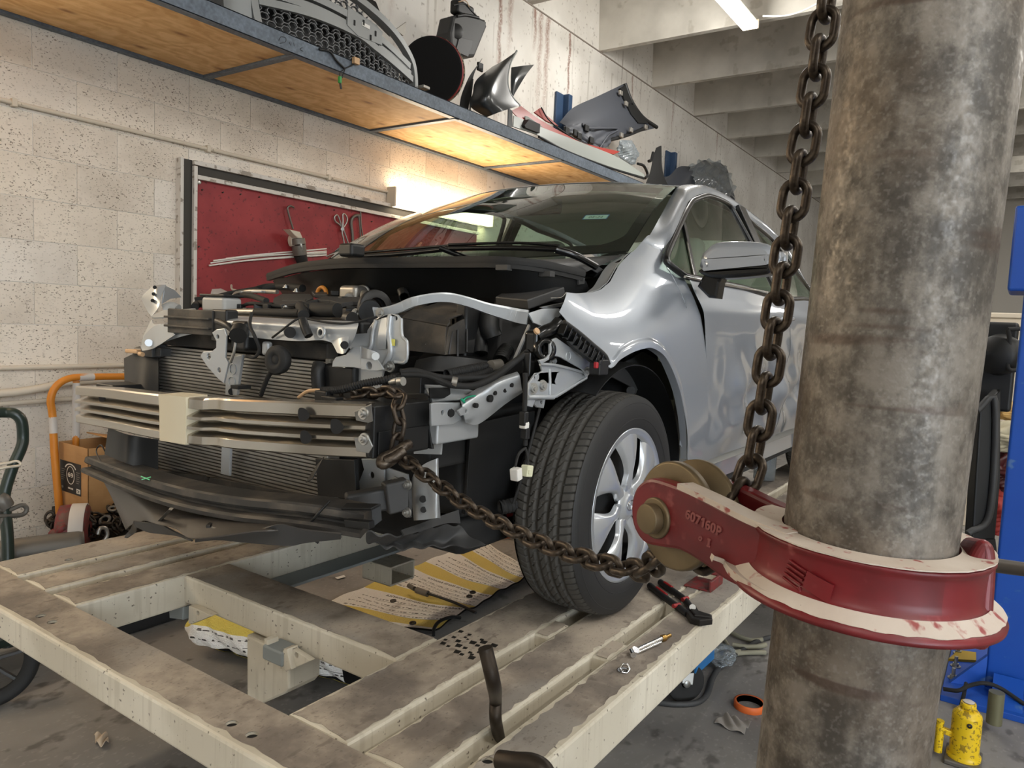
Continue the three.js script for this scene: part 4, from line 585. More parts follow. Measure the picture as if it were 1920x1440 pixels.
// ---------------------------------------------------------------- the car: body
M.paint = mat({ color: 0x959ba3, roughness: 0.4, metalness: 0.4, clearcoat: 1.0, clearcoatRoughness: 0.04 });
M.inner = mat({ color: 0xb4b8bb, roughness: 0.36, metalness: 0.45 });
M.alu = mat({ color: 0xbcb6ac, roughness: 0.24, metalness: 0.95 });
M.glass = mat({ color: 0xd2e6da, roughness: 0.0, metalness: 0, transmission: 1, thickness: 0, ior: 1.5 });
M.frit = mat({ color: 0x0e0f10, roughness: 0.25 });
M.trimBlack = mat({ color: 0x101112, roughness: 0.3 });
M.cabin = mat({ color: 0x8f8d86, roughness: 0.9 });
M.headliner = mat({ color: 0xc4c1b8, roughness: 0.95 });
M.tyre = mat({ color: 0x403e3a, roughness: 0.78 });
M.tyreSide = mat({ color: 0x1d1d1d, roughness: 0.62 });
M.cover = mat({ color: 0xb9bdc1, roughness: 0.28, metalness: 0.6, clearcoat: 0.6, clearcoatRoughness: 0.08 });
const R0 = RACK;
const car = thing('silver_sedan', 'silver sedan with its front end stripped for collision repair, standing on the rack', 'car', [0, RACK, -1.3]);
const mirX = (g) => { const q = clean(g.clone()), p = q.attributes.position, n = q.attributes.normal; for (let i = 0; i < p.count; i++) { p.setX(i, -p.getX(i)); n.setX(i, -n.getX(i)); } const sw = (a, k) => { for (let i = 0; i < a.count; i += 3) for (let c = 0; c < k; c++) { const b = a.array, t = b[(i + 1) * k + c]; b[(i + 1) * k + c] = b[(i + 2) * k + c]; b[(i + 2) * k + c] = t; } }; sw(p, 3); sw(n, 3); sw(q.attributes.uv, 2); return q; };
// fender: control net, columns run front to rear, rows from the arch up to the hood edge
const lerpTab = (x, xs, ys) => { let k = 0; while (k < xs.length - 2 && x > xs[k + 1]) k++; const t = Math.min(1, Math.max(0, (x - xs[k]) / (xs[k + 1] - xs[k]))); return ys[k] + (ys[k + 1] - ys[k]) * t; };
const FZ = [-0.6, -0.45, -0.3, -0.25, -0.2, -0.1, 0, 0.1, 0.22, 0.32];
const softTab = (z, ys) => { let s = 0; for (let k = -4; k <= 4; k++) s += lerpTab(z + k * 0.014, FZ, ys); return s / 9; };
function fenderX(y, z) { // smooth side surface of the fender, y above the rack
  const yt = softTab(z, [1.30, 1.22, 1.12, 1.07, 1.035, 0.985, 0.945, 0.915, 0.903, 0.89]), xt = softTab(z, [0.62, 0.64, 0.67, 0.69, 0.71, 0.73, 0.742, 0.75, 0.757, 0.74]), xb = softTab(z, [0.886, 0.887, 0.888, 0.888, 0.888, 0.887, 0.883, 0.872, 0.845, 0.80]);
  const h = Math.max(0, Math.min(1.3, (y - 0.64) / (yt - 0.64))) ** 2.3; return xb - (xb - xt) * h - 0.10 * Math.max(0, (0.56 - y) / 0.35) ** 2;
}
const gapF = (y) => (y < 0.86 ? mix(-0.566, -0.477, sst(0.37, 0.86, y)) : mix(-0.477, -0.435, (y - 0.86) / 0.12)) - 0.004;
const gapPt = (y) => [fenderX(y, gapF(y) + 0.003), R0 + y, gapF(y) + 0.003];
const archPts = [[0.857,1.326,0.149], [0.861,1.348,0.108], [0.865,1.365,0.052], [0.868,1.375,-0.003], [0.871,1.379,-0.064], [0.877,1.365,-0.12], [0.883,1.338,-0.165], [0.888,1.243,-0.259], [0.886,1.129,-0.332], [0.865,1.013,-0.414]];
const fenderLow = [[0.774,1.465,0.283], [0.798,1.43,0.257], [0.821,1.396,0.231], [0.841,1.36,0.192], ...archPts, gapPt(0.362)];
const fenderTop = [[0.762,1.517,0.221], [0.764,1.517,0.169], [0.763,1.521,0.124], [0.762,1.527,0.083], [0.762,1.535,0.044], [0.758,1.548,0.009], [0.753,1.562,-0.028], [0.74,1.591,-0.082], [0.727,1.619,-0.135], [0.717,1.649,-0.2], [0.711,1.678,-0.265], [0.707,1.736,-0.379], [0.752,1.683,-0.387], [0.775,1.643,-0.362], gapPt(0.978)];
const fenderRows = [fenderLow, 0, 0, fenderTop];
part('front_fender', (() => {
  const cl = new THREE.CatmullRomCurve3(fenderLow.map(V), false, 'catmullrom', 0.3), ct = new THREE.CatmullRomCurve3(fenderTop.map(V), false, 'catmullrom', 0.3), P = [];
  for (let i = 0; i <= 140; i++) { const a = cl.getPoint(i / 140), b = ct.getPoint(i / 140), row = [], len = a.distanceTo(b); for (let j = 0; j <= 60; j++) { const p = a.clone().lerp(b, j / 60), w = sst(100, 140, i); if (w > 0) { const yy = p.y - R0, tl = (yy - 0.362) / (0.978 - 0.362); p.z += w * (gapF(yy) - mix(gapF(0.362), gapF(0.978), tl)); } p.x = fenderX(p.y - R0, p.z); const d = j / 60 * len; if (i > 36) p.x += 0.006 * (1 - sst(0.022, 0.036, d)) * sst(36, 44, i); row.push(p); } P.push(row); }
  return gridSurf(P, 0.0012);
})(), M.paint, car);
{ // rolled inner lip of the wheel arch and the bolted tabs behind it
  const a = archPts.map((p) => [p[0] + 0.005, p[1], p[2]]), b = a.map((p) => [p[0] - 0.022, p[1] - 0.002, p[2]]);
  part('arch_lip', net([a, b], 60, 2, 0.0012), M.paint, car);
  for (const c of [[0.865,1.201,-0.341], [0.862,1.075,-0.378]]) { const o = part('arch_tab', plate([[c[0], c[1] + 0.03, c[2] - 0.03], [c[0], c[1] + 0.012, c[2] + 0.012], [c[0], c[1] - 0.012, c[2] + 0.014], [c[0], c[1] - 0.032, c[2] - 0.03]], 0.002, [], 0.0008), M.paint, car); part('clip', cyl([c[0] - 0.002, c[1], c[2] - 0.002], [c[0] + 0.004, c[1], c[2] - 0.002], 0.009), M.black, o); }
  // hood gutter flange along the fender top
  const top = fenderTop.slice(0, 11); part('fender_flange', net([top.map((p) => [p[0] - 0.006, p[1] + 0.0005, p[2] + 0.001]), top.map((p) => [p[0] - 0.020, p[1] - 0.012, p[2]]), top.map((p) => [p[0] - 0.055, p[1] - 0.014, p[2] - 0.005])], 40, 6, 0.0012), M.inner, car);
}
// doors: y and x of the body section, dented low down
const SY = [0.345, 0.42, 0.52, 0.64, 0.76, 0.85, 0.885, 0.93, 0.985], SXp = [0.835, 0.858, 0.874, 0.884, 0.883, 0.876, 0.870, 0.850, 0.828];
const dentAt = (y, z) => { const k = Math.exp(-(((y - R0 - 0.56) / 0.16) ** 2)) * sst(-0.55, -1.1, z); return -k * 1.5 * (0.012 * Math.sin(z * 9 + y * 5) + 0.008 * Math.sin(z * 21 - y * 17) + 0.007 * Math.sin(y * 33 + z * 6) + 0.012 * sst(-1.0, -1.5, z)); };
function doorPanel(zf, zr) { const rows = SY.map((y, k) => { const r = []; for (let i = 0; i <= 6; i++) { const z = zf(y) + (zr(y) - zf(y)) * i / 6; r.push([SXp[k] - 0.002 * (z < -1.9 ? 6 * (-1.9 - z) : 0), R0 + y, z]); } return r; }); return net(rows, 60, 60, 0.0012, (p) => { p.x += dentAt(p.y, p.z); }); }
const dF = doorPanel((y) => gapF(y) + 0.0028, (y) => -1.555), dR = doorPanel((y) => -1.562, (y) => (y > 0.62 ? -2.42 : mix(-2.28, -2.42, sst(0.35, 0.62, y))));
part('front_door', dF, M.paint, car); part('rear_door', dR, M.paint, car);
part('front_door', mirX(doorPanel(gapF, (y) => -1.555)), M.paint, car); part('rear_door', mirX(doorPanel((y) => -1.562, (y) => -2.40)), M.paint, car);
const sillG = sweep([[0.73, R0 + 0.30, -0.50], [0.74, R0 + 0.29, -1.2], [0.74, R0 + 0.285, -2.25]], [[-0.05, -0.06], [0.03, -0.06], [0.05, -0.02], [0.05, 0.055], [-0.05, 0.055]], 20);
part('sill', sillG, M.paint, car); part('sill', mirX(sillG), M.paint, car);
// rear quarter, trunk and rear end
const quarter = net([
  [[0.86, R0 + 0.36, -2.43], [0.885, R0 + 0.62, -2.46], [0.888, R0 + 0.74, -2.62], [0.885, R0 + 0.74, -2.8], [0.875, R0 + 0.62, -2.98], [0.86, R0 + 0.36, -3.06], [0.80, R0 + 0.30, -3.5]],
  [[0.88, R0 + 0.70, -2.43], [0.885, R0 + 0.80, -2.5], [0.882, R0 + 0.84, -2.65], [0.878, R0 + 0.84, -2.82], [0.865, R0 + 0.78, -3.05], [0.845, R0 + 0.7, -3.2], [0.76, R0 + 0.6, -3.55]],
  [[0.828, R0 + 0.985, -2.43], [0.815, R0 + 1.0, -2.6], [0.79, R0 + 1.02, -2.75], [0.77, R0 + 1.03, -2.9], [0.74, R0 + 1.03, -3.1], [0.72, R0 + 1.02, -3.3], [0.68, R0 + 0.98, -3.55]]], 50, 30, 0.0012);
part('rear_quarter', quarter, M.paint, car); part('rear_quarter', mirX(quarter), M.paint, car);
part('trunk_lid', net([[[-0.76, R0 + 1.02, -2.78], [0, R0 + 1.06, -2.72], [0.76, R0 + 1.02, -2.78]], [[-0.74, R0 + 1.03, -3.1], [0, R0 + 1.07, -3.12], [0.74, R0 + 1.03, -3.1]], [[-0.69, R0 + 1.0, -3.5], [0, R0 + 1.05, -3.58], [0.69, R0 + 1.0, -3.5]], [[-0.7, R0 + 0.7, -3.58], [0, R0 + 0.72, -3.66], [0.7, R0 + 0.7, -3.58]]], 30, 30, 0.0012), M.paint, car);
part('rear_bumper', net([[[-0.8, R0 + 0.68, -3.5], [0, R0 + 0.70, -3.68], [0.8, R0 + 0.68, -3.5]], [[-0.82, R0 + 0.5, -3.52], [0, R0 + 0.5, -3.71], [0.82, R0 + 0.5, -3.52]], [[-0.78, R0 + 0.28, -3.45], [0, R0 + 0.26, -3.62], [0.78, R0 + 0.28, -3.45]]], 30, 16, 0.002), M.paint, car);
// A-pillar and roof rail
const railIn = [[0.707,1.736,-0.379], [0.63,1.853,-0.652], [0.567,1.96,-0.882], [0.557,2.005,-0.976], [0.562,2.04,-1.171], [0.57,2.044,-1.415], [0.575,2.021,-1.777], [0.575,1.982,-2.215], [0.565, R0 + 1.30, -2.5], [0.60, R0 + 1.14, -2.75]];
const railOut = [[0.749,1.696,-0.41], [0.745,1.745,-0.479], [0.69,1.857,-0.699], [0.655,1.927,-0.846], [0.632,1.986,-1.077], [0.617,1.99,-1.401], [0.612,1.969,-1.71], [0.607,1.93,-2.112], [0.615, R0 + 1.24, -2.5], [0.68, R0 + 1.08, -2.7]];
const tuck = (p) => [p[0] - 0.007, p[1], p[2]]; railIn.unshift(tuck([0.713,1.701,-0.311])); railOut.unshift(tuck([0.761,1.664,-0.368]));
const railMid = railIn.map((p, i) => { const q = railOut[i]; const k = i < 2 ? 0.002 : 0.012; return [(p[0] + q[0]) / 2 + k, (p[1] + q[1]) / 2 + k, (p[2] + q[2]) / 2]; });
const rail = net([railIn, railMid, railOut], 90, 12, 0.0015);
part('roof_rail', rail, M.paint, car); part('roof_rail', mirX(rail), M.paint, car);
const roofRows = [[[-0.56, R0 + 1.377, -0.925], [-0.3, R0 + 1.398, -0.86], [0, R0 + 1.404, -0.84], [0.3, R0 + 1.398, -0.86], [0.56, R0 + 1.377, -0.925]],
  [[-0.56, R0 + 1.41, -1.2], [-0.3, R0 + 1.432, -1.15], [0, R0 + 1.436, -1.14], [0.3, R0 + 1.432, -1.15], [0.56, R0 + 1.41, -1.2]],
  [[-0.57, R0 + 1.40, -1.75], [-0.3, R0 + 1.432, -1.75], [0, R0 + 1.438, -1.75], [0.3, R0 + 1.432, -1.75], [0.57, R0 + 1.40, -1.75]],
  [[-0.565, R0 + 1.33, -2.3], [-0.3, R0 + 1.36, -2.28], [0, R0 + 1.365, -2.27], [0.3, R0 + 1.36, -2.28], [0.565, R0 + 1.33, -2.3]]];
part('roof', net(roofRows, 40, 40, 0.0015), M.paint, car);
part('headliner', net(roofRows.map((r) => r.map((p) => [p[0] * 0.97, p[1] - 0.035, p[2] - 0.01])), 24, 24, 0.004), M.headliner, car);
// glass
const WSb = [[-0.70, R0 + 1.053, -0.251], [-0.42, R0 + 1.022, -0.09], [0, R0 + 1.005, -0.02], [0.42, R0 + 1.022, -0.09], [0.695, R0 + 1.053, -0.251]];
const WSt = [[-0.558, R0 + 1.377, -0.923], [-0.3, R0 + 1.396, -0.862], [0, R0 + 1.402, -0.842], [0.3, R0 + 1.396, -0.862], [0.558, R0 + 1.377, -0.923]];
const WSm = WSb.map((p, i) => { const q = WSt[i]; return [(p[0] + q[0]) / 2 * 1.01, (p[1] + q[1]) / 2 + 0.022, (p[2] + q[2]) / 2 + 0.012]; });
const wsGeo = net([WSb, WSm, WSt], 50, 40, 0);
const windshield = part('windshield', wsGeo, M.glass, car);
{ // black printed border on the inside of the glass
  const P = (u, v) => { const cs = [WSb, WSm, WSt].map((r) => new THREE.CatmullRomCurve3(r.map(V)).getPoint(u)), q = new THREE.CatmullRomCurve3(cs).getPoint(v); q.y -= 0.003; q.z -= 0.003; return q; };
  const strip = (u0, u1, v0, v1, n, m) => { const g = []; for (let i = 0; i <= n; i++) { const l = []; for (let j = 0; j <= m; j++) l.push(P(mix(u0, u1, i / n), mix(v0, v1, j / m))); g.push(l); } return gridSurf(g, 0.0006); };
  const corner = (u, s) => { const g = []; for (let i = 0; i <= 12; i++) { const l = [], w = 0.10 * (1 - Math.sqrt(1 - (1 - i / 12) ** 2)); for (let j = 0; j <= 3; j++) l.push(P(u + s * (0.03 + i / 12 * 0.10), mix(0.07, 0.07 + w * 1.6, j / 3))); g.push(l); } return gridSurf(g, 0.0006); };
  part('printed_border', [strip(0, 1, 0, 0.09, 40, 3), strip(0, 1, 0.94, 1, 40, 2), strip(0, 0.035, 0.05, 0.97, 3, 24), strip(0.965, 1, 0.05, 0.97, 3, 24), corner(1, -1), corner(0, 1), strip(0.44, 0.56, 0.83, 0.95, 8, 4)], M.frit, windshield);
  // inspection sticker
  const st = canvasTex(256, 96, (c, w, h) => { c.fillStyle = '#cfdad6'; c.fillRect(0, 0, w, h); c.strokeStyle = '#2c5c9c'; c.lineWidth = 10; c.strokeRect(5, 5, w - 10, h - 10); c.fillStyle = '#5d6c6c'; c.font = 'bold 58px sans-serif'; c.textAlign = 'center'; c.textBaseline = 'middle'; c.fillText('08\u202224', w / 2, h / 2 + 3); });
  const c0 = P(0.845, 0.385), g = []; for (let i = 0; i <= 6; i++) { const l = []; for (let j = 0; j <= 2; j++) { const q = P(0.845 + (i / 6 - 0.5) * 0.072, 0.385 + (j / 2 - 0.5) * 0.055); q.y += 0.0025; q.z += 0.0025; l.push(q); } g.push(l); }
  part('inspection_sticker', gridSurf(g, 0), mat({ map: st, roughness: 0.6 }), windshield, 'blue-edged date sticker');
}
// side windows with black surrounds
const winB = [[0.797,1.643,-0.326], [0.825,1.607,-0.409], [0.827, R0 + 0.985, -0.62], [0.827, R0 + 0.985, -1.0], [0.824, R0 + 0.985, -1.5]];
const winT = [[0.775,1.678,-0.377], [0.693,1.85,-0.703], [0.652,1.926,-0.876], [0.632,1.98,-1.091], [0.618,1.984,-1.421]];
const rearB = [[0.823, R0 + 0.987, -1.60], [0.82, R0 + 0.99, -2.0], [0.81, R0 + 0.995, -2.4], [0.80, R0 + 1.0, -2.5]], rearT = [[0.618,1.978,-1.513], [0.613,1.959,-1.752], [0.607,1.922,-2.114], [0.70, R0 + 1.10, -2.5]];
const mkWin = (b, t, n) => net([b, t], n, 12, 0);
const fw = mkWin(winB, winT, 40), rw = mkWin(rearB, rearT, 30);
part('front_window', fw, M.glass, car); part('rear_window', rw, M.glass, car); part('front_window', mirX(fw), M.glass, car); part('rear_window', mirX(rw), M.glass, car);
part('rear_screen', net([[[-0.68, R0 + 1.04, -2.78], [0, R0 + 1.07, -2.74], [0.68, R0 + 1.04, -2.78]], [[-0.55, R0 + 1.33, -2.31], [0, R0 + 1.362, -2.28], [0.55, R0 + 1.33, -2.31]]], 20, 10, 0), M.glass, car);
const surround = (b, t) => tube([...b, ...t.slice().reverse()], 0.0115, 120, 8, true, 0.2);
for (const [b, t] of [[winB, winT], [rearB, rearT]]) { const g = surround(b, t); part('window_trim', g, M.trimBlack, car); part('window_trim', mirX(g), M.trimBlack, car); }
const pil = [beam([0.824, R0 + 0.98, -1.55], [0.617, R0 + 1.385, -1.545], 0.02, 0.10, 0.004, [0, 0, 1]), beam([0.828,1.606,-0.491], [0.715,1.813,-0.638], 0.012, 0.022, 0.003, [0, 0, 1])];
part('pillar_trim', pil, M.trimBlack, car); part('pillar_trim', pil.map(mirX), M.trimBlack, car);
part('belt_strip', tube([[0.832,1.603,-0.392], [0.836, R0 + 0.983, -0.62], [0.836, R0 + 0.984, -1.1], [0.832, R0 + 0.985, -1.55]], 0.005, 30, 8), M.chrome, car);
part('quarter_divider', tube([[0.829,1.61,-0.482], [0.78,1.701,-0.543], [0.715,1.814,-0.644]], 0.003, 20, 6), M.chrome, car);
{ // mirror: silver cap, black lower shell, black foot
  const z = -0.45, o = part('door_mirror', (() => { const g = plate(smooth([[0.875,1.645,-0.45], [0.874,1.67,-0.45], [0.889,1.69,-0.45], [0.924,1.712,-0.45], [1.008,1.714,-0.45], [1.073,1.706,-0.45], [1.104,1.684,-0.45], [1.106,1.657,-0.45], [1.086,1.644,-0.45], [0.889,1.633,-0.45]], 56), 0.05, [], 0.026, 7); return g; })(), M.paint, car);
  part('lower_shell', [plate(smooth([[0.882,1.631,-0.45], [1.094,1.644,-0.45], [1.094,1.623,-0.45], [1.071,1.61,-0.45], [0.959,1.6,-0.45], [0.895,1.605,-0.45]], 40), 0.06, [], 0.012, 5)], M.blackGloss, o);
  part('foot', [plate([[0.878,1.625,-0.48], [0.945,1.625,-0.48], [0.927,1.59,-0.48], [0.921,1.538,-0.48], [0.893,1.54,-0.48], [0.853,1.576,-0.48]], 0.05, [], 0.008)], M.blackGloss, o);
  part('mirror_glass', plate([[0.93, R0 + 1.0, -0.505], [1.12, R0 + 1.01, -0.505], [1.12, R0 + 1.07, -0.505], [0.95, R0 + 1.07, -0.505]], 0.004), M.chrome, o);
}
for (const z of [-1.42, -2.28]) part('door_handle', [tube([[0.875, R0 + 0.87, z + 0.12], [0.905, R0 + 0.875, z + 0.08], [0.905, R0 + 0.88, z - 0.06], [0.875, R0 + 0.88, z - 0.1]], 0.011, 24, 10)], M.paint, car);
{ // cabin: dashboard, wheel, seats, floor
  part('dashboard', net([[[-0.66, R0 + 1.0, -0.28], [0, R0 + 0.985, -0.12], [0.66, R0 + 1.0, -0.28]], [[-0.66, R0 + 0.99, -0.5], [0, R0 + 0.99, -0.45], [0.66, R0 + 0.99, -0.5]], [[-0.66, R0 + 0.7, -0.62], [0, R0 + 0.7, -0.6], [0.66, R0 + 0.7, -0.62]]], 24, 24, 0.01), M.blackDull, car);
  part('steering_wheel', [new THREE.TorusGeometry(0.18, 0.015, 12, 48).rotateX(-0.35).translate(0.37, R0 + 0.93, -0.78), box(0.30, 0.44, R0 + 0.87, R0 + 0.98, -0.79, -0.74, 0.03)], M.blackDull, car);
  const seat = (x, z) => { const o = part('seat', [new RoundedBoxGeometry(0.5, 0.62, 0.13, 4, 0.06).rotateX(-0.25).translate(x, R0 + 0.76, z), new RoundedBoxGeometry(0.5, 0.14, 0.5, 4, 0.06).translate(x, R0 + 0.46, z + 0.24)], M.cabin, car); part('headrest', new RoundedBoxGeometry(0.27, 0.17, 0.1, 4, 0.045).rotateX(-0.15).translate(x, R0 + 1.15, z - 0.10), M.cabin, o); };
  seat(0.37, -1.32); seat(-0.37, -1.32);
  part('rear_bench', [new RoundedBoxGeometry(1.25, 0.6, 0.14, 4, 0.06).rotateX(-0.35).translate(0, R0 + 0.78, -2.2), new RoundedBoxGeometry(1.25, 0.14, 0.5, 4, 0.06).translate(0, R0 + 0.46, -1.95)], M.cabin, car);
  part('cabin_floor', [box(-0.78, 0.78, R0 + 0.20, R0 + 0.24, -3.3, -0.2), box(-0.72, 0.72, R0 + 0.24, R0 + 0.95, -0.33, -0.30), box(-0.70, 0.70, R0 + 0.4, R0 + 0.98, -2.72, -2.69)], M.blackDull, car);
  for (const s of [-1, 1]) part('door_card', box(s * 0.78, s * 0.80, R0 + 0.3, R0 + 0.97, -2.45, -0.5), M.cabin, car);
  part('rear_view_mirror', new RoundedBoxGeometry(0.22, 0.06, 0.03, 3, 0.012).translate(0, R0 + 1.30, -0.80), M.blackDull, car);
}

// ---------------------------------------------------------------- wheels
const tyreGeo = (() => {
  const W = 0.0875, Rr = 0.316, nC = 1440, prof = [];
  for (let k = 0; k <= 52; k++) prof.push([-W + 2 * W * k / 52, 0]);
  const P = [], uvPitch = 0.0285;
  for (let i = 0; i <= nC; i++) {
    const th = i / nC * Math.PI * 2, s = th * Rr, row = [];
    for (const [a] of prof) {
      const aa = Math.abs(a), crown = 0.006 * (aa / W) ** 3 + (aa > 0.078 ? (aa - 0.078) * 0.5 : 0); let d = 0;
      for (const gz of [0.047, 0.0165]) if (Math.abs(aa - gz) < 0.0043) d = Math.max(d, 0.0065);
      if (aa > 0.0515) { const m = ((s + aa * 0.25) % 0.0215 + 0.0215) % 0.0215; if (m < 0.0034) d = Math.max(d, 0.0052); }
      else { const m = ((s + a * 0.9 + 0.0035 * Math.sin(a * 210)) % uvPitch + uvPitch) % uvPitch; if (m < 0.0032) d = Math.max(d, 0.0048); }
      const r = Rr - crown - d; row.push(new THREE.Vector3(a, Math.cos(th) * r, Math.sin(th) * r));
    }
    P.push(row);
  }
  return gridSurf(P, 0);
})();
const sideProf = [[0.309, 0.0875], [0.303, 0.0935], [0.29, 0.0985], [0.272, 0.102], [0.25, 0.1025], [0.235, 0.1005], [0.223, 0.097], [0.2185, 0.094], [0.2185, 0.08]];
const sideGeo = merge([lathe(sideProf, [0, 0, 0], [1, 0, 0], 120), lathe(sideProf, [0, 0, 0], [-1, 0, 0], 96), lathe([[0.2455, 0.1026], [0.2465, 0.1034], [0.2475, 0.1026]], [0, 0, 0], [1, 0, 0], 120), lathe([[0.2895, 0.0986], [0.291, 0.0992], [0.2925, 0.098]], [0, 0, 0], [1, 0, 0], 120)]);
const wheelParts = (() => { // silver seven-spoke cover over a black steel wheel
  const spoke = (a0) => { const P = []; for (let i = 0; i <= 22; i++) { const t = i / 22, r = 0.045 + t * 0.157, w = (r < 0.095 ? mix(23, 10.5, sst(0.05, 0.095, r)) : mix(10.5, 19.5, sst(0.095, 0.20, r) ** 0.8)) * D2R, row = [], dish = 0.085 + 0.012 * Math.sin(Math.PI * Math.min(1, (r - 0.03) / 0.19)) ; for (let j = 0; j <= 12; j++) { const q = j / 6 - 1, an = a0 + q * w + 0.10 * (t - 0.5), rid = 0.006 * (1 - Math.abs(q + 0.15)) - 0.012 * Math.max(0, Math.abs(q) - 0.8) * 5; row.push(new THREE.Vector3(dish + rid, Math.cos(an) * r, Math.sin(an) * r)); } P.push(row); } return gridSurf(P, 0.004); };
  const ring = lathe([[0.193, 0.083], [0.196, 0.090], [0.204, 0.0935], [0.212, 0.092], [0.2185, 0.0965], [0.219, 0.088], [0.2, 0.078], [0.193, 0.083]], [0, 0, 0], [1, 0, 0], 120);
  const hub = lathe([[0.0, 0.101], [0.026, 0.101], [0.031, 0.099], [0.033, 0.096], [0.040, 0.094], [0.052, 0.090], [0.056, 0.080], [0.0, 0.078]], [0, 0, 0], [1, 0, 0], 60);
  const el = (rx, ry, oy) => { const g = new THREE.TorusGeometry(1, 0.09, 8, 48); g.scale(rx, ry, 0.012); g.rotateY(Math.PI / 2); return g.translate(0.1018, oy, 0); };
  const emb = merge([el(0.021, 0.0145, 0), el(0.0075, 0.0135, 0), el(0.0145, 0.0055, 0.006)]);
  const steel = lathe([[0.0, 0.05], [0.07, 0.05], [0.1, 0.035], [0.15, 0.03], [0.185, 0.05], [0.2, 0.075], [0.2, -0.08], [0.19, -0.085], [0.19, 0.03], [0.15, 0.01], [0.0, 0.02]], [0, 0, 0], [1, 0, 0], 80);
  const lugs = [...Array(5)].map((_, k) => { const a = k * Math.PI * 0.4 + 0.3; return cyl([0.084, Math.cos(a) * 0.052, Math.sin(a) * 0.052], [0.094, Math.cos(a) * 0.052, Math.sin(a) * 0.052], 0.011, 0.009, 20); });
  return { spokes: [...Array(7)].map((_, k) => spoke((90 - (37 + k * 51.43)) * D2R)), ring, hub, emb, steel, lugs };
})();
function wheel(x, z, flip) {
  const o = new THREE.Mesh(sideGeo, M.tyreSide); o.name = 'wheel'; car.add(o); o.position.set(x - car.position.x, 0.314, z - car.position.z); if (flip) o.rotation.y = Math.PI;
  const add = (n, g, m) => { const q = new THREE.Mesh(g, m); q.name = n; o.add(q); return q; };
  add('tyre_tread', tyreGeo, M.tyre); add('steel_rim', wheelParts.steel, M.blackDull); add('cover_ring', wheelParts.ring, M.cover); add('cover_hub', wheelParts.hub, M.cover); add('hub_emblem', wheelParts.emb, M.chrome);
  wheelParts.spokes.forEach((s) => add('cover_spoke', s, M.cover)); wheelParts.lugs.forEach((s) => add('lug_cap', s, M.cover));
  return o;
}
wheel(0.770, 0, false); wheel(0.770, -2.70, false); wheel(-0.770, 0, true); wheel(-0.770, -2.70, true);

// ---------------------------------------------------------------- the car: stripped front end
{ // aluminium bumper beam with three ribs, bent beside the taped spot
  const sec = [[-0.020, 0.056], [-0.024, 0.052], [-0.024, 0.030], [-0.016, 0.028], [0.008, 0.027], [0.010, 0.024], [-0.024, 0.013], [-0.027, 0.011], [-0.027, 0.004], [-0.016, 0.003], [0.008, 0.002], [0.010, -0.001], [-0.024, -0.011], [-0.027, -0.013], [-0.027, -0.020], [-0.016, -0.021], [0.008, -0.022], [0.010, -0.025], [-0.022, -0.033], [-0.025, -0.036], [-0.025, -0.054], [-0.021, -0.057], [0.03, -0.057], [0.03, 0.056]];
  const pathPts = [[-0.64,1.122,0.755], [-0.344,1.143,0.808], [-0.124,1.154,0.84], [0.006,1.161,0.856], [0.062,1.164,0.858], [0.113,1.164,0.852], [0.148,1.164,0.838], [0.217,1.172,0.846], [0.284,1.177,0.858], [0.436,1.187,0.845], [0.542,1.192,0.818], [0.623,1.195,0.782]];
  const beamO = part('bumper_beam', sweep(pathPts, sec, 110), M.alu, car, 'bent ribbed aluminium bumper beam');
  // crumpled patch right of the tape
  part('tape_wrap', sweep([[0.001,1.161,0.856], [0.062,1.164,0.858], [0.106,1.164,0.853]], [[-0.0305, 0.057], [-0.029, 0.02], [-0.0295, -0.02], [-0.030, -0.058], [0.032, -0.060], [0.032, 0.059]], 14), mat({ color: 0xc9bfa6, roughness: 0.8 }), beamO, 'wide strip of beige masking tape');
  const spade = (c, s) => { const q = (a, b) => [c[0] + a * s, c[1] + b * s, c[2] + 0.0015 - a * s * 0.3]; return plate(smooth([q(-0.010, 0.012), q(0.004, 0.012), q(0.015, -0.001), q(0.006, -0.013), q(-0.006, -0.014), q(-0.012, -0.004)], 24), 0.001, [], 0); };
  part('slot_hole', [spade([0.511,1.222,0.865], 1), spade([0.516,1.174,0.862], 1), spade([0.594,1.205,0.848], 1.1), spade([-0.438,1.164,0.802], 0.9), spade([-0.423,1.115,0.802], 0.8)], M.blackDull, beamO);
  // end brackets with bolts
  for (const [u, c, b] of [[0, [[0.617,1.236,0.822], [0.653,1.255,0.81], [0.648,1.217,0.8], [0.637,1.214,0.8], [0.615,1.217,0.815]], [0.652,1.236,0.83]], [1, [[0.615,1.179,0.82], [0.638,1.188,0.8], [0.65,1.164,0.8], [0.64,1.149,0.8], [0.615,1.152,0.81]], [0.655,1.184,0.83]]]) part('end_bracket', [plate(c, 0.003), ...bolt(b, [0, 0.1, 1], 0.0085)], M.zinc, beamO);
}
part('crash_box', [box(0.515, 0.632, 1.132, 1.246, 0.60, 0.78, 0.004), box(0.634, 0.638, 1.138, 1.19, 0.61, 0.77, 0.001), plate([[0.615,1.261,0.6], [0.629,1.254,0.6], [0.629,1.198,0.6], [0.645,1.135,0.6], [0.609,1.135,0.6], [0.50, 1.13, 0.60], [0.50, 1.25, 0.60]], 0.006), box(0.50, 0.60, 1.245, 1.30, 0.50, 0.60, 0.004)], M.black, car);
part('crash_box', [box(-0.60, -0.50, 1.06, 1.19, 0.52, 0.74, 0.004)], M.black, car);
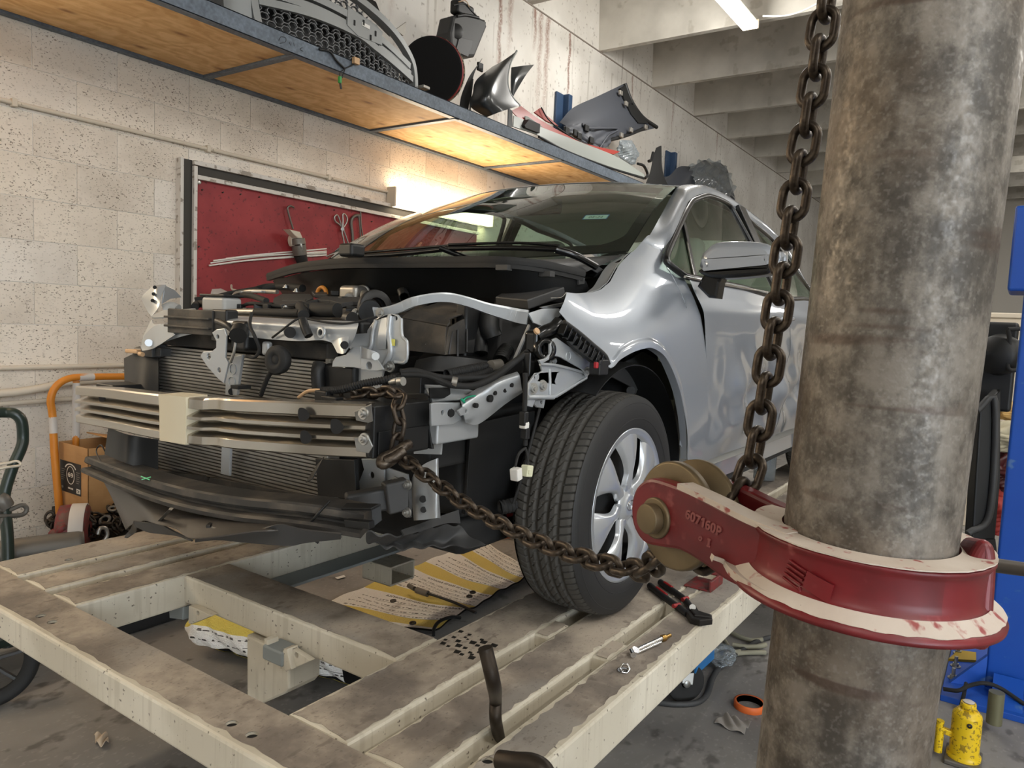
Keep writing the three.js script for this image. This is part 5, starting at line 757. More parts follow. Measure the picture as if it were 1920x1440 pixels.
// radiator pack
{
  const z = 0.585, xl = -0.515, xr = 0.27, y0 = RACK + 0.29, y1 = RACK + 0.69;
  const o = part('radiator', [box(xl, xr, y0, y1, z - 0.03, z - 0.003, 0.001)], mat({ color: 0x55524b, roughness: 0.6, metalness: 0.3 }), car);
  const tubes = []; for (let y = y0 + 0.004; y < y1; y += 0.0098) tubes.push(new THREE.BoxGeometry(xr - xl, 0.0062, 0.016).translate((xl + xr) / 2, y, z - 0.001));
  const cf = part('cooling_tubes', tubes, M.rad, o); cf.userData.kind = 'stuff';
  part('side_tank', [box(xl - 0.018, xl, y0 - 0.01, y1 + 0.01, z - 0.03, z + 0.012), box(xr, xr + 0.018, y0 - 0.01, y1 + 0.01, z - 0.03, z + 0.012)], M.rad, o);
  part('top_tank', [box(xl + 0.02, xr, y1 + 0.004, y1 + 0.05, z - 0.035, z + 0.006, 0.006), box(xl + 0.02, xr, y1 + 0.050, y1 + 0.056, z - 0.035, z + 0.014, 0.002)], M.plasticDust, o);
  part('mount', [box(xl - 0.02, xl + 0.045, y1 - 0.035, y1 + 0.006, z, z + 0.05), box(xl + 0.03, xl + 0.075, y1 - 0.03, y1 - 0.005, z, z + 0.04)], M.plasticGrey, o);
}
part('fan_shroud', [box(-0.53, 0.34, RACK + 0.30, RACK + 0.80, 0.50, 0.54, 0.01)], M.black, car);
// air guides
part('air_guide', [net([[[-0.693,1.257,0.6], [-0.567,1.286,0.62], [-0.491,1.299,0.6]], [[-0.612,1.143,0.64], [-0.494,1.151,0.66], [-0.439,1.142,0.63]]], 12, 8, 0.003), net([[[-0.598,1.047,0.7], [-0.451,1.045,0.72], [-0.427,1.023,0.64]], [[-0.621,0.959,0.7], [-0.429,0.965,0.74], [-0.392,0.92,0.66]]], 12, 8, 0.003), box(-0.66, -0.53, 1.15, 1.30, 0.46, 0.60, 0.02)], M.black, car);
part('air_guide', [tube([[0.277,1.307,0.62], [0.282,1.284,0.63], [0.287,1.243,0.63]], 0.018, 20, 12), box(0.29, 0.40, 1.20, 1.31, 0.52, 0.62, 0.01), plate([[0.252,1.057,0.6], [0.416,1.08,0.62], [0.428,0.984,0.62], [0.266,0.96,0.6]], 0.01), net([[[0.322,1.076,0.64], [0.316,1.069,0.645]], [[0.315,1.023,0.67], [0.279,1.007,0.66]]], 6, 6, 0.002)], M.black, car);
// centre post and hood latch
{
  const o = part('centre_post', [plate([[-0.092,1.274,0.632], [-0.071,1.302,0.632], [-0.018,1.312,0.632], [-0.031,1.252,0.632], [-0.041,1.198,0.632], [-0.094,1.194,0.632]], 0.006), plate([[-0.125,1.058,0.62], [-0.085,1.06,0.62], [-0.088,0.961,0.62], [-0.129,0.961,0.62]], 0.006)], M.inner, car, 'pale blue-grey steel post');
  part('emboss', [0, 1].map((k) => new THREE.TorusGeometry(0.0145, 0.0016, 8, 28).translate(...[[-0.059,1.269,0.637], [-0.063,1.234,0.637]][k])), M.inner, o);
  part('post_hole', [cyl([-0.066,1.205,0.634], [-0.062,1.206,0.637], 0.010)], M.blackDull, o);
  const l = part('hood_latch', [box(-0.015, 0.055, 0.705 + RACK, 0.785 + RACK, 0.63, 0.68, 0.012), cyl([0.079,1.368,0.72], [0.059,1.381,0.7], 0.022), tube([[-0.055,1.401,0.69], [0.016,1.393,0.71], [0.05,1.378,0.71]], 0.009, 16, 8)], M.black, car);
  part('latch_cable', tube([[0.078,1.427,0.68], [0.1,1.396,0.7], [0.133,1.37,0.71], [0.14,1.337,0.7], [0.121,1.315,0.7], [0.088,1.316,0.7]], 0.0045, 40, 8), M.rubber, l);
  part('latch_pawl', [box(0.0, 0.04, 0.735 + RACK, 0.755 + RACK, 0.68, 0.692), tube([[0.028,1.295,0.705], [0.049,1.324,0.71], [0.057,1.353,0.71]], 0.004, 12, 8)], M.zinc, l);
  part('latch_plate', plate([[-0.077,1.369,0.688], [-0.057,1.379,0.688], [-0.022,1.383,0.688], [-0.013,1.363,0.688], [-0.017,1.306,0.688], [-0.003,1.291,0.688], [-0.022,1.235,0.688], [-0.046,1.244,0.688], [-0.098,1.275,0.688], [-0.131,1.302,0.688], [-0.117,1.315,0.688], [-0.074,1.32,0.688], [-0.058,1.329,0.688], [-0.058,1.347,0.688]], 0.003, [[[-0.051,1.359,0.688], 0.006], [[-0.091,1.303,0.688], 0.0085], [[-0.043,1.269,0.688], 0.007]], 0.0014), M.inner, car, 'pressed silver latch bracket');
}
// upper tie bar: silver channel across the top of the radiator
{
  const o = part('upper_tie_bar', [net([
    [[-0.584,1.358,0.57], [-0.492,1.382,0.57], [-0.334,1.398,0.57], [-0.2,1.412,0.57], [-0.003,1.414,0.57], [0.132,1.414,0.57], [0.257,1.416,0.57], [0.351,1.417,0.57]],
    [[-0.476,1.351,0.635], [-0.383,1.375,0.64], [-0.209,1.382,0.65], [-0.069,1.403,0.66], [0.115,1.406,0.66], [0.235,1.407,0.655], [0.341,1.408,0.645], [0.427,1.413,0.635]],
    [[-0.5,1.324,0.64], [-0.409,1.345,0.645], [-0.214,1.366,0.655], [-0.061,1.387,0.665], [0.122,1.384,0.665], [0.241,1.384,0.66], [0.348,1.384,0.65], [0.419,1.378,0.64]],
    [[-0.509,1.303,0.64], [-0.415,1.32,0.645], [-0.227,1.358,0.655], [-0.058,1.364,0.667], [0.136,1.362,0.667], [0.244,1.363,0.662], [0.339,1.368,0.652], [0.393,1.342,0.642]]], 70, 24, 0.0018)], M.inner, car, 'crumpled silver radiator tie bar');
  part('end_cup', [net([[[-0.513,1.306,0.645], [-0.483,1.341,0.65], [-0.421,1.373,0.655], [-0.364,1.382,0.655]], [[-0.477,1.295,0.66], [-0.418,1.304,0.665], [-0.38,1.317,0.665], [-0.3,1.353,0.66]]], 16, 8, 0.002), cyl([-0.43,1.322,0.668], [-0.423,1.323,0.672], 0.011)], M.inner, o);
  part('end_cup', [net([[[0.357,1.369,0.655], [0.396,1.378,0.66], [0.418,1.382,0.655]], [[0.397,1.342,0.67], [0.423,1.342,0.675], [0.426,1.357,0.665]]], 12, 8, 0.002)], M.inner, o);
  part('tie_hole', [cyl([0.425,1.363,0.676], [0.429,1.363,0.68], 0.0095), cyl([0.336,1.388,0.668], [0.34,1.388,0.672], 0.006), cyl([0.216,1.384,0.668], [0.246,1.384,0.69], 0.014)], M.blackDull, o);
  part('tie_boss', [lathe([[0.008, 0], [0.0145, 0], [0.015, 0.002], [0.013, 0.005], [0.008, 0.005]], [0.336,1.388,0.668], [0, 0.1, 1], 24), box(0.098, 0.125, RACK + 0.698, RACK + 0.735, 0.645, 0.664, 0.008)], M.inner, o);
  part('strap', tube([[0.27,1.417,0.672], [0.284,1.399,0.676], [0.299,1.378,0.676]], 0.011, 14, 8), M.black, o);
  part('release_cable', [tube([[0.158,1.367,0.675], [0.207,1.391,0.68], [0.238,1.414,0.67], [0.243,1.421,0.65], [0.287,1.417,0.65], [0.344,1.413,0.65], [0.401,1.414,0.64], [0.446,1.427,0.62], [0.464,1.433,0.61]], 0.0028, 60, 6)], M.rubber, car);
  part('clip_bracket', [box(-0.32, -0.10, 0, 0.07, 0, 0.03, 0.003).translate(0, [-0.275,1.394,0.66][1] - 0.035, 0.645), ...[0, 1].map((k) => box(-0.325, -0.105, 0, 0.006, 0, 0.012, 0.002).translate(0, [-0.275,1.394,0.66][1] + 0.008 - k * 0.026, 0.672))], M.plasticDust, car, 'dark slotted plastic carrier');
  part('side_bracket', [box(-0.115, -0.045, 0, 0.09, 0, 0.04, 0.006).translate(0, [-0.172,1.398,0.66][1] - 0.055, 0.63)], M.black, car);
}
{ // horn
  const c = [0.213,1.314,0.7], o = part('horn', lathe([[0.0, 0.012], [0.006, 0.013], [0.010, 0.009], [0.013, 0.009], [0.016, 0.013], [0.024, 0.0145], [0.026, 0.011], [0.033, 0.011], [0.036, 0.008], [0.037, 0.0], [0.034, -0.012], [0.018, -0.022], [0.0, -0.024]], c, [0.15, 0.05, 1], 48), M.rubber, car);
  part('horn_stay', [tube([[0.185,1.286,0.695], [0.164,1.268,0.69], [0.143,1.244,0.685], [0.122,1.215,0.68]], 0.006, 14, 8), box(0.02, 0.055, 1.225, 1.235, 0.66, 0.70, 0.002)], M.blackDull, o);
}
// left-hand apron top, bent up
{
  const o = part('apron_bracket', [net([
    [[-0.769,1.455,0.5], [-0.759,1.468,0.5], [-0.696,1.501,0.5], [-0.695,1.504,0.49]],
    [[-0.681,1.419,0.53], [-0.663,1.455,0.53], [-0.648,1.49,0.52], [-0.654,1.504,0.5]],
    [[-0.618,1.397,0.55], [-0.594,1.431,0.54], [-0.615,1.467,0.52], [-0.638,1.505,0.49]]], 20, 16, 0.002)], M.inner, car, 'bent silver inner wing panel');
  part('apron_gusset', [plate([[-0.649,1.46,0.5], [-0.638,1.505,0.49], [-0.689,1.494,0.44], [-0.706,1.467,0.38], [-0.679,1.461,0.46], [-0.644,1.442,0.5]], 0.002), plate([[-0.561,1.4,0.58], [-0.529,1.422,0.56], [-0.261,1.428,0.62], [-0.44,1.401,0.62], [-0.526,1.395,0.6]], 0.004), net([[[-0.566,1.39,0.58], [-0.517,1.377,0.6], [-0.444,1.379,0.62]], [[-0.58,1.335,0.6], [-0.556,1.326,0.61], [-0.439,1.346,0.64]]], 10, 8, 0.002)], M.inner, o);
  part('bracket_hole', [0, 1, 2].map((k) => cyl([-0.641,1.463,0.54], [-0.632,1.463,0.545], 0.006).translate(-0.004 * k + 0.008, 0.022 * k - 0.012, -0.006 * k)), M.blackDull, o);
  part('washer_bottle', [box(-0.44, -0.32, 0, 0.05, 0, 0.07, 0.012).translate(0, [-0.623,1.452,0.46][1] - 0.03, 0.42), tube([[-0.635,1.421,0.5], [-0.622,1.43,0.48], [-0.602,1.423,0.47]], 0.02, 16, 12)], mat({ color: 0xa9a9a6, roughness: 0.45 }), car, 'translucent grey plastic bottle');
  part('bottle_cap', box(-0.445, -0.315, 0, 0.008, 0, 0.075, 0.003).translate(0, [-0.623,1.452,0.46][1] + 0.02, 0.418), M.black, car);
  part('loose_tab', [box(-0.62, -0.55, 0, 0.012, 0, 0.03, 0.004).translate(0, [-0.599,1.281,0.62][1], 0.61), cyl([-0.513,1.284,0.65], [-0.495,1.283,0.65], 0.007)], M.tan, car);
}
// right-hand lamp support: two pressed silver brackets
{
  const o = part('lamp_support', [plate([[0.424,1.398,0.6], [0.448,1.425,0.6], [0.468,1.435,0.6], [0.498,1.442,0.6], [0.522,1.44,0.6], [0.533,1.431,0.6], [0.538,1.395,0.6], [0.554,1.376,0.6], [0.553,1.329,0.6], [0.507,1.327,0.6], [0.499,1.305,0.6], [0.446,1.299,0.6], [0.396,1.301,0.6], [0.397,1.331,0.6], [0.363,1.352,0.6], [0.36,1.374,0.6], [0.383,1.388,0.6], [0.424,1.392,0.6]], 0.003, [[[0.498,1.435,0.6], 0.005], [[0.518,1.431,0.6], 0.005]], 0.0015)], M.inner, car, 'pressed silver lamp support panel');
  part('rib', [tube([[0.456,1.425,0.604], [0.448,1.396,0.606], [0.441,1.357,0.606], [0.409,1.355,0.606]], 0.006, 20, 8), tube([[0.502,1.436,0.604], [0.501,1.398,0.606], [0.508,1.351,0.606], [0.487,1.315,0.606]], 0.008, 24, 8), tube([[0.537,1.431,0.604], [0.543,1.391,0.606], [0.559,1.376,0.606], [0.557,1.332,0.606], [0.522,1.328,0.606]], 0.004, 24, 8), net([[[0.474,1.429,0.604], [0.494,1.433,0.604]], [[0.474,1.387,0.614], [0.501,1.389,0.614]], [[0.468,1.355,0.606], [0.492,1.357,0.606]]], 8, 10, 0.002)], M.inner, o);
  part('mount_flange', [plate([[0.338,1.304,0.632], [0.34,1.318,0.632], [0.351,1.329,0.632], [0.386,1.337,0.632], [0.408,1.358,0.632], [0.436,1.36,0.632], [0.437,1.331,0.632], [0.442,1.306,0.632], [0.415,1.308,0.632]], 0.003, [[[0.38,1.317,0.632], 0.0105]], 0.0014), plate([[0.443,1.333,0.638], [0.47,1.333,0.638], [0.496,1.334,0.638], [0.519,1.311,0.638], [0.501,1.306,0.638], [0.446,1.305,0.638]], 0.003, [[[0.472,1.316,0.638], 0.0095]]), net([[[0.449,1.359,0.64], [0.486,1.356,0.655], [0.502,1.35,0.645]], [[0.449,1.333,0.64], [0.487,1.334,0.655], [0.504,1.334,0.645]]], 8, 6, 0.003)], M.inner, o);
  part('stud', [cyl([0.507,1.342,0.655], [0.516,1.342,0.664], 0.009), bolt([0.512,1.316,0.61], [0, 0, 1], 0.009)], M.zinc, o);
  part('paint_dot', box(-0.005, 0.005, -0.008, 0.008, 0, 0.002, 0).translate(...[0.517,1.374,0.607]), mat({ color: 0xd8d468, roughness: 0.5 }), o, 'yellow paint mark');
  part('lower_leg', [plate([[0.365,1.304,0.6], [0.482,1.303,0.6], [0.473,1.258,0.6], [0.448,1.255,0.6], [0.387,1.277,0.6]], 0.004)], M.inner, o);
}
// upper apron bar arching back to the fender
part('apron_bar', [sweep([[0.44,1.441,0.586], [0.47,1.447,0.576], [0.5,1.459,0.561], [0.535,1.476,0.544], [0.575,1.487,0.502], [0.605,1.48,0.451], [0.64,1.465,0.403], [0.68,1.453,0.354], [0.715,1.448,0.334]], [[-0.016, -0.015], [0.012, -0.015], [0.014, -0.010], [0.014, 0.012], [0.010, 0.015], [-0.020, 0.015], [-0.022, 0.010]], 70, [0, 1, 0], true, (t) => 0.75 + 0.45 * sst(0.6, 1, t)), plate([[0.715,1.458,0.335], [0.72,1.47,0.287], [0.735,1.475,0.22], [0.74,1.463,0.207], [0.735,1.423,0.281], [0.725,1.434,0.323]], 0.003, [], 0.001), plate([[0.69,1.476,0.241], [0.7,1.493,0.142], [0.7,1.482,0.148], [0.69,1.47,0.22]], 0.003)], M.inner, car, 'arched silver apron bar');
part('bar_bolt', [...bolt([0.47,1.443,0.607], [0.3, 0.2, 1], 0.0075)], M.zinc, car);
// side rail and gusset
{
  const o = part('side_rail', [plate([[0.66,1.244,0.634], [0.66,1.246,0.623], [0.66,1.24,0.529], [0.66,1.199,0.521], [0.66,1.189,0.553], [0.66,1.193,0.629]], 0.004, [[[0.66,1.221,0.592], 0.0055], [[0.66,1.218,0.566], 0.0085], [[0.66,1.218,0.559], 0.0085]].slice(0, 2), 0.0015), box(0.60, 0.656, 1.145, 1.222, 0.44, 0.60, 0.006)], M.inner, car, 'silver front side rail');
  part('rail_hole', cyl([0.655,1.216,0.555], [0.663,1.218,0.565], 0.0105), M.blackDull, o);
  part('diagonal_rail', [net([
    [[0.662,1.243,0.526], [0.675,1.27,0.48], [0.7,1.293,0.44], [0.725,1.311,0.386]],
    [[0.676,1.232,0.538], [0.69,1.256,0.494], [0.715,1.285,0.449], [0.738,1.303,0.395]],
    [[0.678,1.204,0.531], [0.692,1.227,0.478], [0.715,1.255,0.43], [0.738,1.274,0.385]],
    [[0.668,1.193,0.513], [0.68,1.188,0.476], [0.705,1.233,0.408], [0.728,1.264,0.363]]], 30, 24, 0.003)], M.inner, o);
  part('rail_hole', [[0.698,1.235,0.511], [0.708,1.25,0.469], [0.712,1.263,0.457], [0.722,1.269,0.431], [0.732,1.282,0.417]].map((c, k) => cyl([c[0] - 0.006, c[1], c[2]], [c[0] + 0.002, c[1], c[2]], [0.006, 0.009, 0.0055, 0.0055, 0.0055][k])), M.blackDull, o);
  part('rail_tab', [plate([[0.69,1.227,0.573], [0.69,1.235,0.554], [0.69,1.227,0.53], [0.69,1.216,0.532], [0.69,1.214,0.562]], 0.003, [[[0.69,1.223,0.543], 0.004]]), plate([[0.66,1.288,0.443], [0.66,1.312,0.414], [0.66,1.305,0.391], [0.66,1.292,0.401], [0.66,1.284,0.429]], 0.004, [[[0.66,1.304,0.408], 0.008]])], M.inner, o);
  part('rail_top', [plate([[0.6,1.28,0.586], [0.62,1.27,0.509], [0.66,1.268,0.465], [0.65,1.241,0.508], [0.63,1.241,0.592]], 0.004), box(0.56, 0.62, 1.24, 1.27, 0.48, 0.585, 0.003)], M.inner, o);
  part('pocket', [plate([[0.635,1.276,0.61], [0.635,1.274,0.537], [0.635,1.255,0.534], [0.635,1.248,0.543], [0.635,1.252,0.606]], 0.003)], M.black, o);
  part('cable_tie', [tube([[0.7,1.248,0.565], [0.7,1.255,0.558], [0.69,1.257,0.525], [0.69,1.257,0.507]], 0.0022, 16, 6), tube([[0.7,1.254,0.571], [0.7,1.246,0.56]], 0.003, 6, 6)], mat({ color: 0x1f9e78, roughness: 0.5 }), o, 'green cable tie');
}
// gusset with the triangular opening, and the upper gusset behind the bumper slide
{
  const o = part('wing_gusset', [plate([[0.79,1.338,0.387], [0.79,1.332,0.351], [0.79,1.334,0.316], [0.79,1.31,0.17], [0.79,1.297,0.146], [0.79,1.291,0.152], [0.79,1.274,0.21], [0.79,1.25,0.301], [0.79,1.251,0.357], [0.79,1.249,0.404], [0.79,1.234,0.413], [0.79,1.238,0.434], [0.79,1.267,0.438], [0.79,1.292,0.435], [0.79,1.308,0.416], [0.79,1.32,0.377]], 0.003, [[[0.79,1.292,0.316], [0.79,1.311,0.307], [0.79,1.314,0.296], [0.79,1.305,0.242], [0.79,1.297,0.236], [0.79,1.293,0.246], [0.79,1.284,0.301], [0.79,1.286,0.312]], [[0.79,1.306,0.401], 0.008], [[0.79,1.247,0.429], 0.008]], 0.0015)], M.inner, car, 'pressed silver gusset with a triangular opening');
  part('gusset_rib', [tube([[0.793,1.324,0.348], [0.793,1.289,0.342], [0.793,1.26,0.339], [0.793,1.254,0.321], [0.793,1.275,0.234], [0.793,1.295,0.158]], 0.005, 40, 10), tube([[0.795,1.337,0.393], [0.797,1.332,0.32], [0.793,1.31,0.175]], 0.004, 24, 8), tube([[0.793,1.26,0.439], [0.796,1.257,0.388], [0.796,1.253,0.325]], 0.006, 16, 8)], M.inner, o);
  part('gusset_bolt', [bolt([0.793,1.279,0.419], [1, 0, 0.4], 0.010), bolt([0.793,1.284,0.378], [1, 0, 0.4], 0.010)], M.zinc, o);
  const u = part('upper_gusset', [plate([[0.8,1.385,0.365], [0.8,1.397,0.353], [0.8,1.401,0.336], [0.8,1.342,0.157], [0.8,1.331,0.152], [0.8,1.308,0.155], [0.8,1.297,0.17], [0.8,1.313,0.186], [0.8,1.319,0.197], [0.8,1.353,0.313], [0.8,1.356,0.338], [0.8,1.344,0.378], [0.8,1.337,0.4], [0.8,1.347,0.412], [0.8,1.351,0.382], [0.8,1.361,0.363]], 0.003, [], 0.0015)], M.inner, car, 'silver upper gusset with a round emboss');
  part('emboss', [new THREE.TorusGeometry(0.0115, 0.0014, 8, 28).rotateY(Math.PI / 2).translate(...[0.803,1.355,0.274]), ...bolt([0.803,1.314,0.174], [1, 0, 0.2], 0.008)], M.inner, u);
  part('lower_tab', plate([[0.74,1.23,0.328], [0.74,1.239,0.322], [0.74,1.24,0.276], [0.74,1.217,0.283], [0.74,1.221,0.314]], 0.004, [[[0.74,1.234,0.294], 0.006]]), M.inner, o);
  part('gusset_clip', plate([[0.77,1.331,0.319], [0.77,1.348,0.281], [0.77,1.34,0.276], [0.77,1.331,0.285]], 0.003, [[[0.77,1.337,0.297], 0.005]]), M.inner, u);
}
{ // black bumper slide under the fender edge, ribbed
  const o = part('bumper_slide', [sweep([[0.8,1.423,0.32], [0.81,1.404,0.292], [0.825,1.38,0.263], [0.84,1.355,0.218], [0.85,1.335,0.182]], [[-0.010, -0.012], [0.010, -0.012], [0.010, 0.014], [-0.010, 0.014]], 30), tube([[0.8,1.44,0.3], [0.815,1.414,0.249], [0.835,1.383,0.204], [0.85,1.358,0.168], [0.855,1.335,0.154]], 0.007, 40, 10), box(-0.02, 0.012, -0.02, 0.02, -0.03, 0.02, 0.004).translate(...[0.85,1.328,0.193])], M.black, car);
  for (let k = 0; k < 9; k++) { const a = [[0.812,1.434,0.338], [0.858,1.344,0.19]], t = (k + 0.7) / 9.5, p = a[0].map((v, i) => mix(v, a[1][i], t)); part('rib', box(-0.012, 0.008, -0.015, 0.015, -0.002, 0.002, 0.001).rotateX(-0.6).translate(p[0], p[1] - 0.004, p[2]), M.blackGloss, o); }
  part('red_clip', box(-0.004, 0.006, -0.008, 0.008, -0.006, 0.006, 0.003).translate(...[0.868,1.336,0.248]), mat({ color: 0xa02028, roughness: 0.5 }), o, 'small red clip');
  const h = part('lamp_retainer', [tube([[0.79,1.438,0.305], [0.785,1.424,0.324], [0.78,1.414,0.356], [0.77,1.401,0.376]], 0.017, 30, 12), lathe([[0.016, -0.015], [0.027, -0.015], [0.03, 0], [0.027, 0.015], [0.016, 0.015], [0.014, 0], [0.016, -0.015]], [0.785,1.371,0.364], [1, 0.1, 0.5], 30), box(-0.02, 0.02, -0.035, 0.035, -0.02, 0.02, 0.012).translate(...[0.76,1.383,0.369]), box(-0.012, 0.012, -0.035, 0.03, -0.012, 0.012, 0.006).translate(...[0.76,1.336,0.39])], M.blackGloss, car);
  part('retainer_stud', cyl([0.785,1.414,0.403], [0.79,1.417,0.404], 0.008), M.tan, h);
  part('support_strut', plate([[0.7,1.43,0.305], [0.7,1.424,0.301], [0.68,1.338,0.329], [0.68,1.337,0.339]], 0.006), M.inner, car);
}
// vertical posts below the rail
{
  const o = part('side_post', [net([[[0.538,1.041,0.55], [0.54,0.994,0.55], [0.549,0.938,0.55]], [[0.565,1.068,0.565], [0.576,1.005,0.575], [0.582,0.95,0.575]], [[0.595,1.09,0.565], [0.61,1.011,0.575], [0.617,0.959,0.575]], [[0.625,1.105,0.56], [0.638,1.033,0.57], [0.641,0.966,0.57]], [[0.596,1.095,0.52], [0.601,1.015,0.52], [0.609,0.949,0.52]]], 20, 24, 0.003), plate([[0.551,1.12,0.56], [0.599,1.132,0.56], [0.588,1.177,0.56], [0.64,1.183,0.56], [0.637,1.116,0.56], [0.553,1.106,0.56]], 0.004)], M.inner, car, 'silver vertical radiator side post');
  part('post_hole', [cyl([0.597,1.004,0.574], [0.602,1.006,0.58], 0.0085), cyl([0.6,0.979,0.574], [0.605,0.981,0.58], 0.0075)], M.blackDull, o);
  const q = part('inner_post', [plate([[0.391,1.073,0.575], [0.401,1.047,0.575], [0.379,0.999,0.575], [0.376,0.968,0.575], [0.412,0.965,0.575], [0.474,0.983,0.575], [0.47,1.065,0.575], [0.454,1.082,0.575]], 0.004, [[[0.429,1.037,0.575], 0.0085], [[0.401,0.982,0.575], 0.008], [[0.429,0.992,0.575], 0.008]]), plate([[0.461,1.062,0.565], [0.535,1.053,0.56], [0.541,1.029,0.56], [0.464,0.98,0.565]], 0.004)], M.inner, car, 'shaded silver inner post');
  part('tow_bracket', [beam([0.469,0.99,0.7], [0.527,1.004,0.62], 0.04, 0.055, 0.008), beam([0.536,1.007,0.64], [0.564,1.017,0.59], 0.04, 0.075, 0.006), plate([[0.519,1.045,0.6], [0.576,1.049,0.6], [0.583,0.999,0.6], [0.583,0.962,0.6], [0.573,0.96,0.6], [0.569,0.982,0.6], [0.533,1.017,0.6]], 0.008)], M.plasticGrey, car, 'black steel bracket arm');
  part('bracket_bolt', [bolt([0.536,1.042,0.607], [0, 0, 1], 0.0085), bolt([0.576,1.041,0.607], [0, 0, 1], 0.0085), bolt([0.577,0.975,0.607], [0, 0, 1], 0.0085)], M.zinc, car);
}
{ // lower reinforcement bar
  const sec = [[-0.026, 0.012], [-0.022, 0.015], [0.034, 0.016], [0.034, -0.022], [-0.016, -0.024], [-0.030, -0.026], [-0.036, -0.023], [-0.037, -0.016], [-0.032, -0.012], [-0.014, -0.011], [-0.012, -0.008], [-0.014, -0.004], [-0.024, -0.002], [-0.028, 0.002]];
  const o = part('lower_bar', [sweep([[-0.801,0.901,0.64], [-0.598,0.923,0.7], [-0.357,0.94,0.755], [-0.115,0.955,0.8], [0.092,0.969,0.825], [0.29,0.985,0.83], [0.435,0.997,0.81], [0.512,0.997,0.785], [0.587,0.989,0.745]], sec.map((p) => [p[0] * 1.25, p[1] * 1.35]), 80)], M.plasticDust, car, 'dusty dark lower bumper bar');
  part('bar_end', [plate([[0.636,1.025,0.785], [0.649,1.038,0.77], [0.654,1.003,0.77], [0.641,0.987,0.785]], 0.004), plate([[0.578,1.03,0.8], [0.657,1.039,0.78], [0.65,1.03,0.8], [0.583,1.023,0.82]], 0.004), plate([[0.595,1.003,0.815], [0.653,1.006,0.8], [0.655,0.992,0.8], [0.598,0.988,0.815]], 0.02)], M.black, o);
  part('chalk_mark', [tube([[-0.189,0.974,0.825], [-0.141,0.973,0.83]], 0.0016, 6, 6), tube([[-0.18,0.967,0.828], [-0.14,0.98,0.827]], 0.0016, 6, 6)], mat({ color: 0x6fd6a0, roughness: 0.7 }), o, 'green chalk cross');
  part('cable_tie', [tube([[-0.622,0.966,0.7], [-0.647,0.985,0.7], [-0.692,0.969,0.69], [-0.676,0.955,0.7], [-0.56,0.942,0.74], [-0.439,0.95,0.77]], 0.0022, 40, 6), tube([[0.523,1.026,0.8], [0.52,1.002,0.83], [0.475,0.958,0.82], [0.477,0.938,0.81], [0.492,0.926,0.8]], 0.003, 30, 6)], M.black, o);
  part('cross_plate', [plate([[-0.583,0.906,0.6], [-0.222,0.94,0.62], [-0.209,0.918,0.62], [-0.183,0.942,0.62], [0.258,0.965,0.62], [0.258,0.953,0.62], [-0.208,0.906,0.62], [-0.482,0.892,0.6]], 0.008)], M.plasticDust, o);
}
{ // torn under tray
  const o = part('under_tray', [net([
    [[-0.727,0.867,0.66], [-0.466,0.871,0.72], [-0.192,0.895,0.77], [0.051,0.917,0.79], [0.317,0.946,0.79], [0.445,0.949,0.76]],
    [[-0.582,0.831,0.7], [-0.355,0.857,0.76], [-0.064,0.893,0.83], [0.173,0.928,0.87], [0.384,0.958,0.86], [0.491,0.954,0.8]],
    [[-0.421,0.764,0.74], [-0.215,0.842,0.81], [0.032,0.89,0.88], [0.223,0.91,0.93], [0.44,0.966,0.92], [0.472,0.962,0.84]]], 50, 24, 0.003, (p, u, v) => { p.z += 0.006 * Math.sin(u * 23) * v; })], mat({ color: 0x4a4540, roughness: 0.36 }), car, 'torn glossy black under tray');
  part('torn_lip', [net([
    [[-0.222,0.846,0.825], [-0.131,0.86,0.835], [-0.072,0.87,0.84], [0.034,0.874,0.86], [0.135,0.879,0.88]],
    [[-0.217,0.829,0.82], [-0.149,0.829,0.825], [-0.068,0.842,0.835], [0.03,0.861,0.85], [0.132,0.874,0.875]]], 30, 6, 0.004), net([
    [[0.161,0.885,0.89], [0.224,0.932,0.9], [0.317,0.94,0.905], [0.413,0.963,0.9], [0.467,0.983,0.89], [0.503,0.982,0.88], [0.533,0.98,0.87], [0.617,0.985,0.85]],
    [[0.151,0.878,0.88], [0.241,0.901,0.88], [0.316,0.913,0.88], [0.388,0.923,0.88], [0.456,0.933,0.88], [0.492,0.938,0.87], [0.522,0.948,0.86], [0.606,0.97,0.84]]], 40, 8, 0.004), net([[[-0.577,0.69,0.66], [-0.527,0.729,0.67], [-0.231,0.841,0.82]], [[-0.561,0.691,0.66], [-0.496,0.726,0.67], [-0.217,0.829,0.82]]], 10, 5, 0.004)], M.plasticGrey, o);
  part('slot_rib', [plate([[-0.056,0.883,0.855], [-0.04,0.885,0.855], [0.077,0.945,0.895], [0.062,0.944,0.895]], 0.006), plate([[0.229,0.934,0.905], [0.244,0.935,0.905], [0.139,0.92,0.8], [0.122,0.918,0.8]], 0.006)], M.black, o);
  part('rear_flap', [net([
    [[0.54,0.942,0.7], [0.568,0.93,0.66], [0.569,0.917,0.58], [0.574,0.919,0.5], [0.585,0.908,0.42]],
    [[0.521,0.91,0.68], [0.531,0.893,0.62], [0.543,0.884,0.55], [0.564,0.872,0.47], [0.601,0.883,0.4]],
    [[0.53,0.893,0.64], [0.554,0.877,0.6], [0.572,0.87,0.53], [0.595,0.86,0.46], [0.663,0.86,0.4]]], 40, 20, 0.004, (p, u, v) => { p.y += 0.004 * Math.sin(u * 31 + v * 9); }), net([[[0.57,0.931,0.62], [0.567,0.933,0.55], [0.573,0.94,0.47], [0.583,0.947,0.42]], [[0.581,0.92,0.62], [0.575,0.917,0.55], [0.582,0.92,0.47], [0.59,0.913,0.42]]], 20, 6, 0.004)], M.plasticGrey, o, 'crumpled black plastic flap');
}
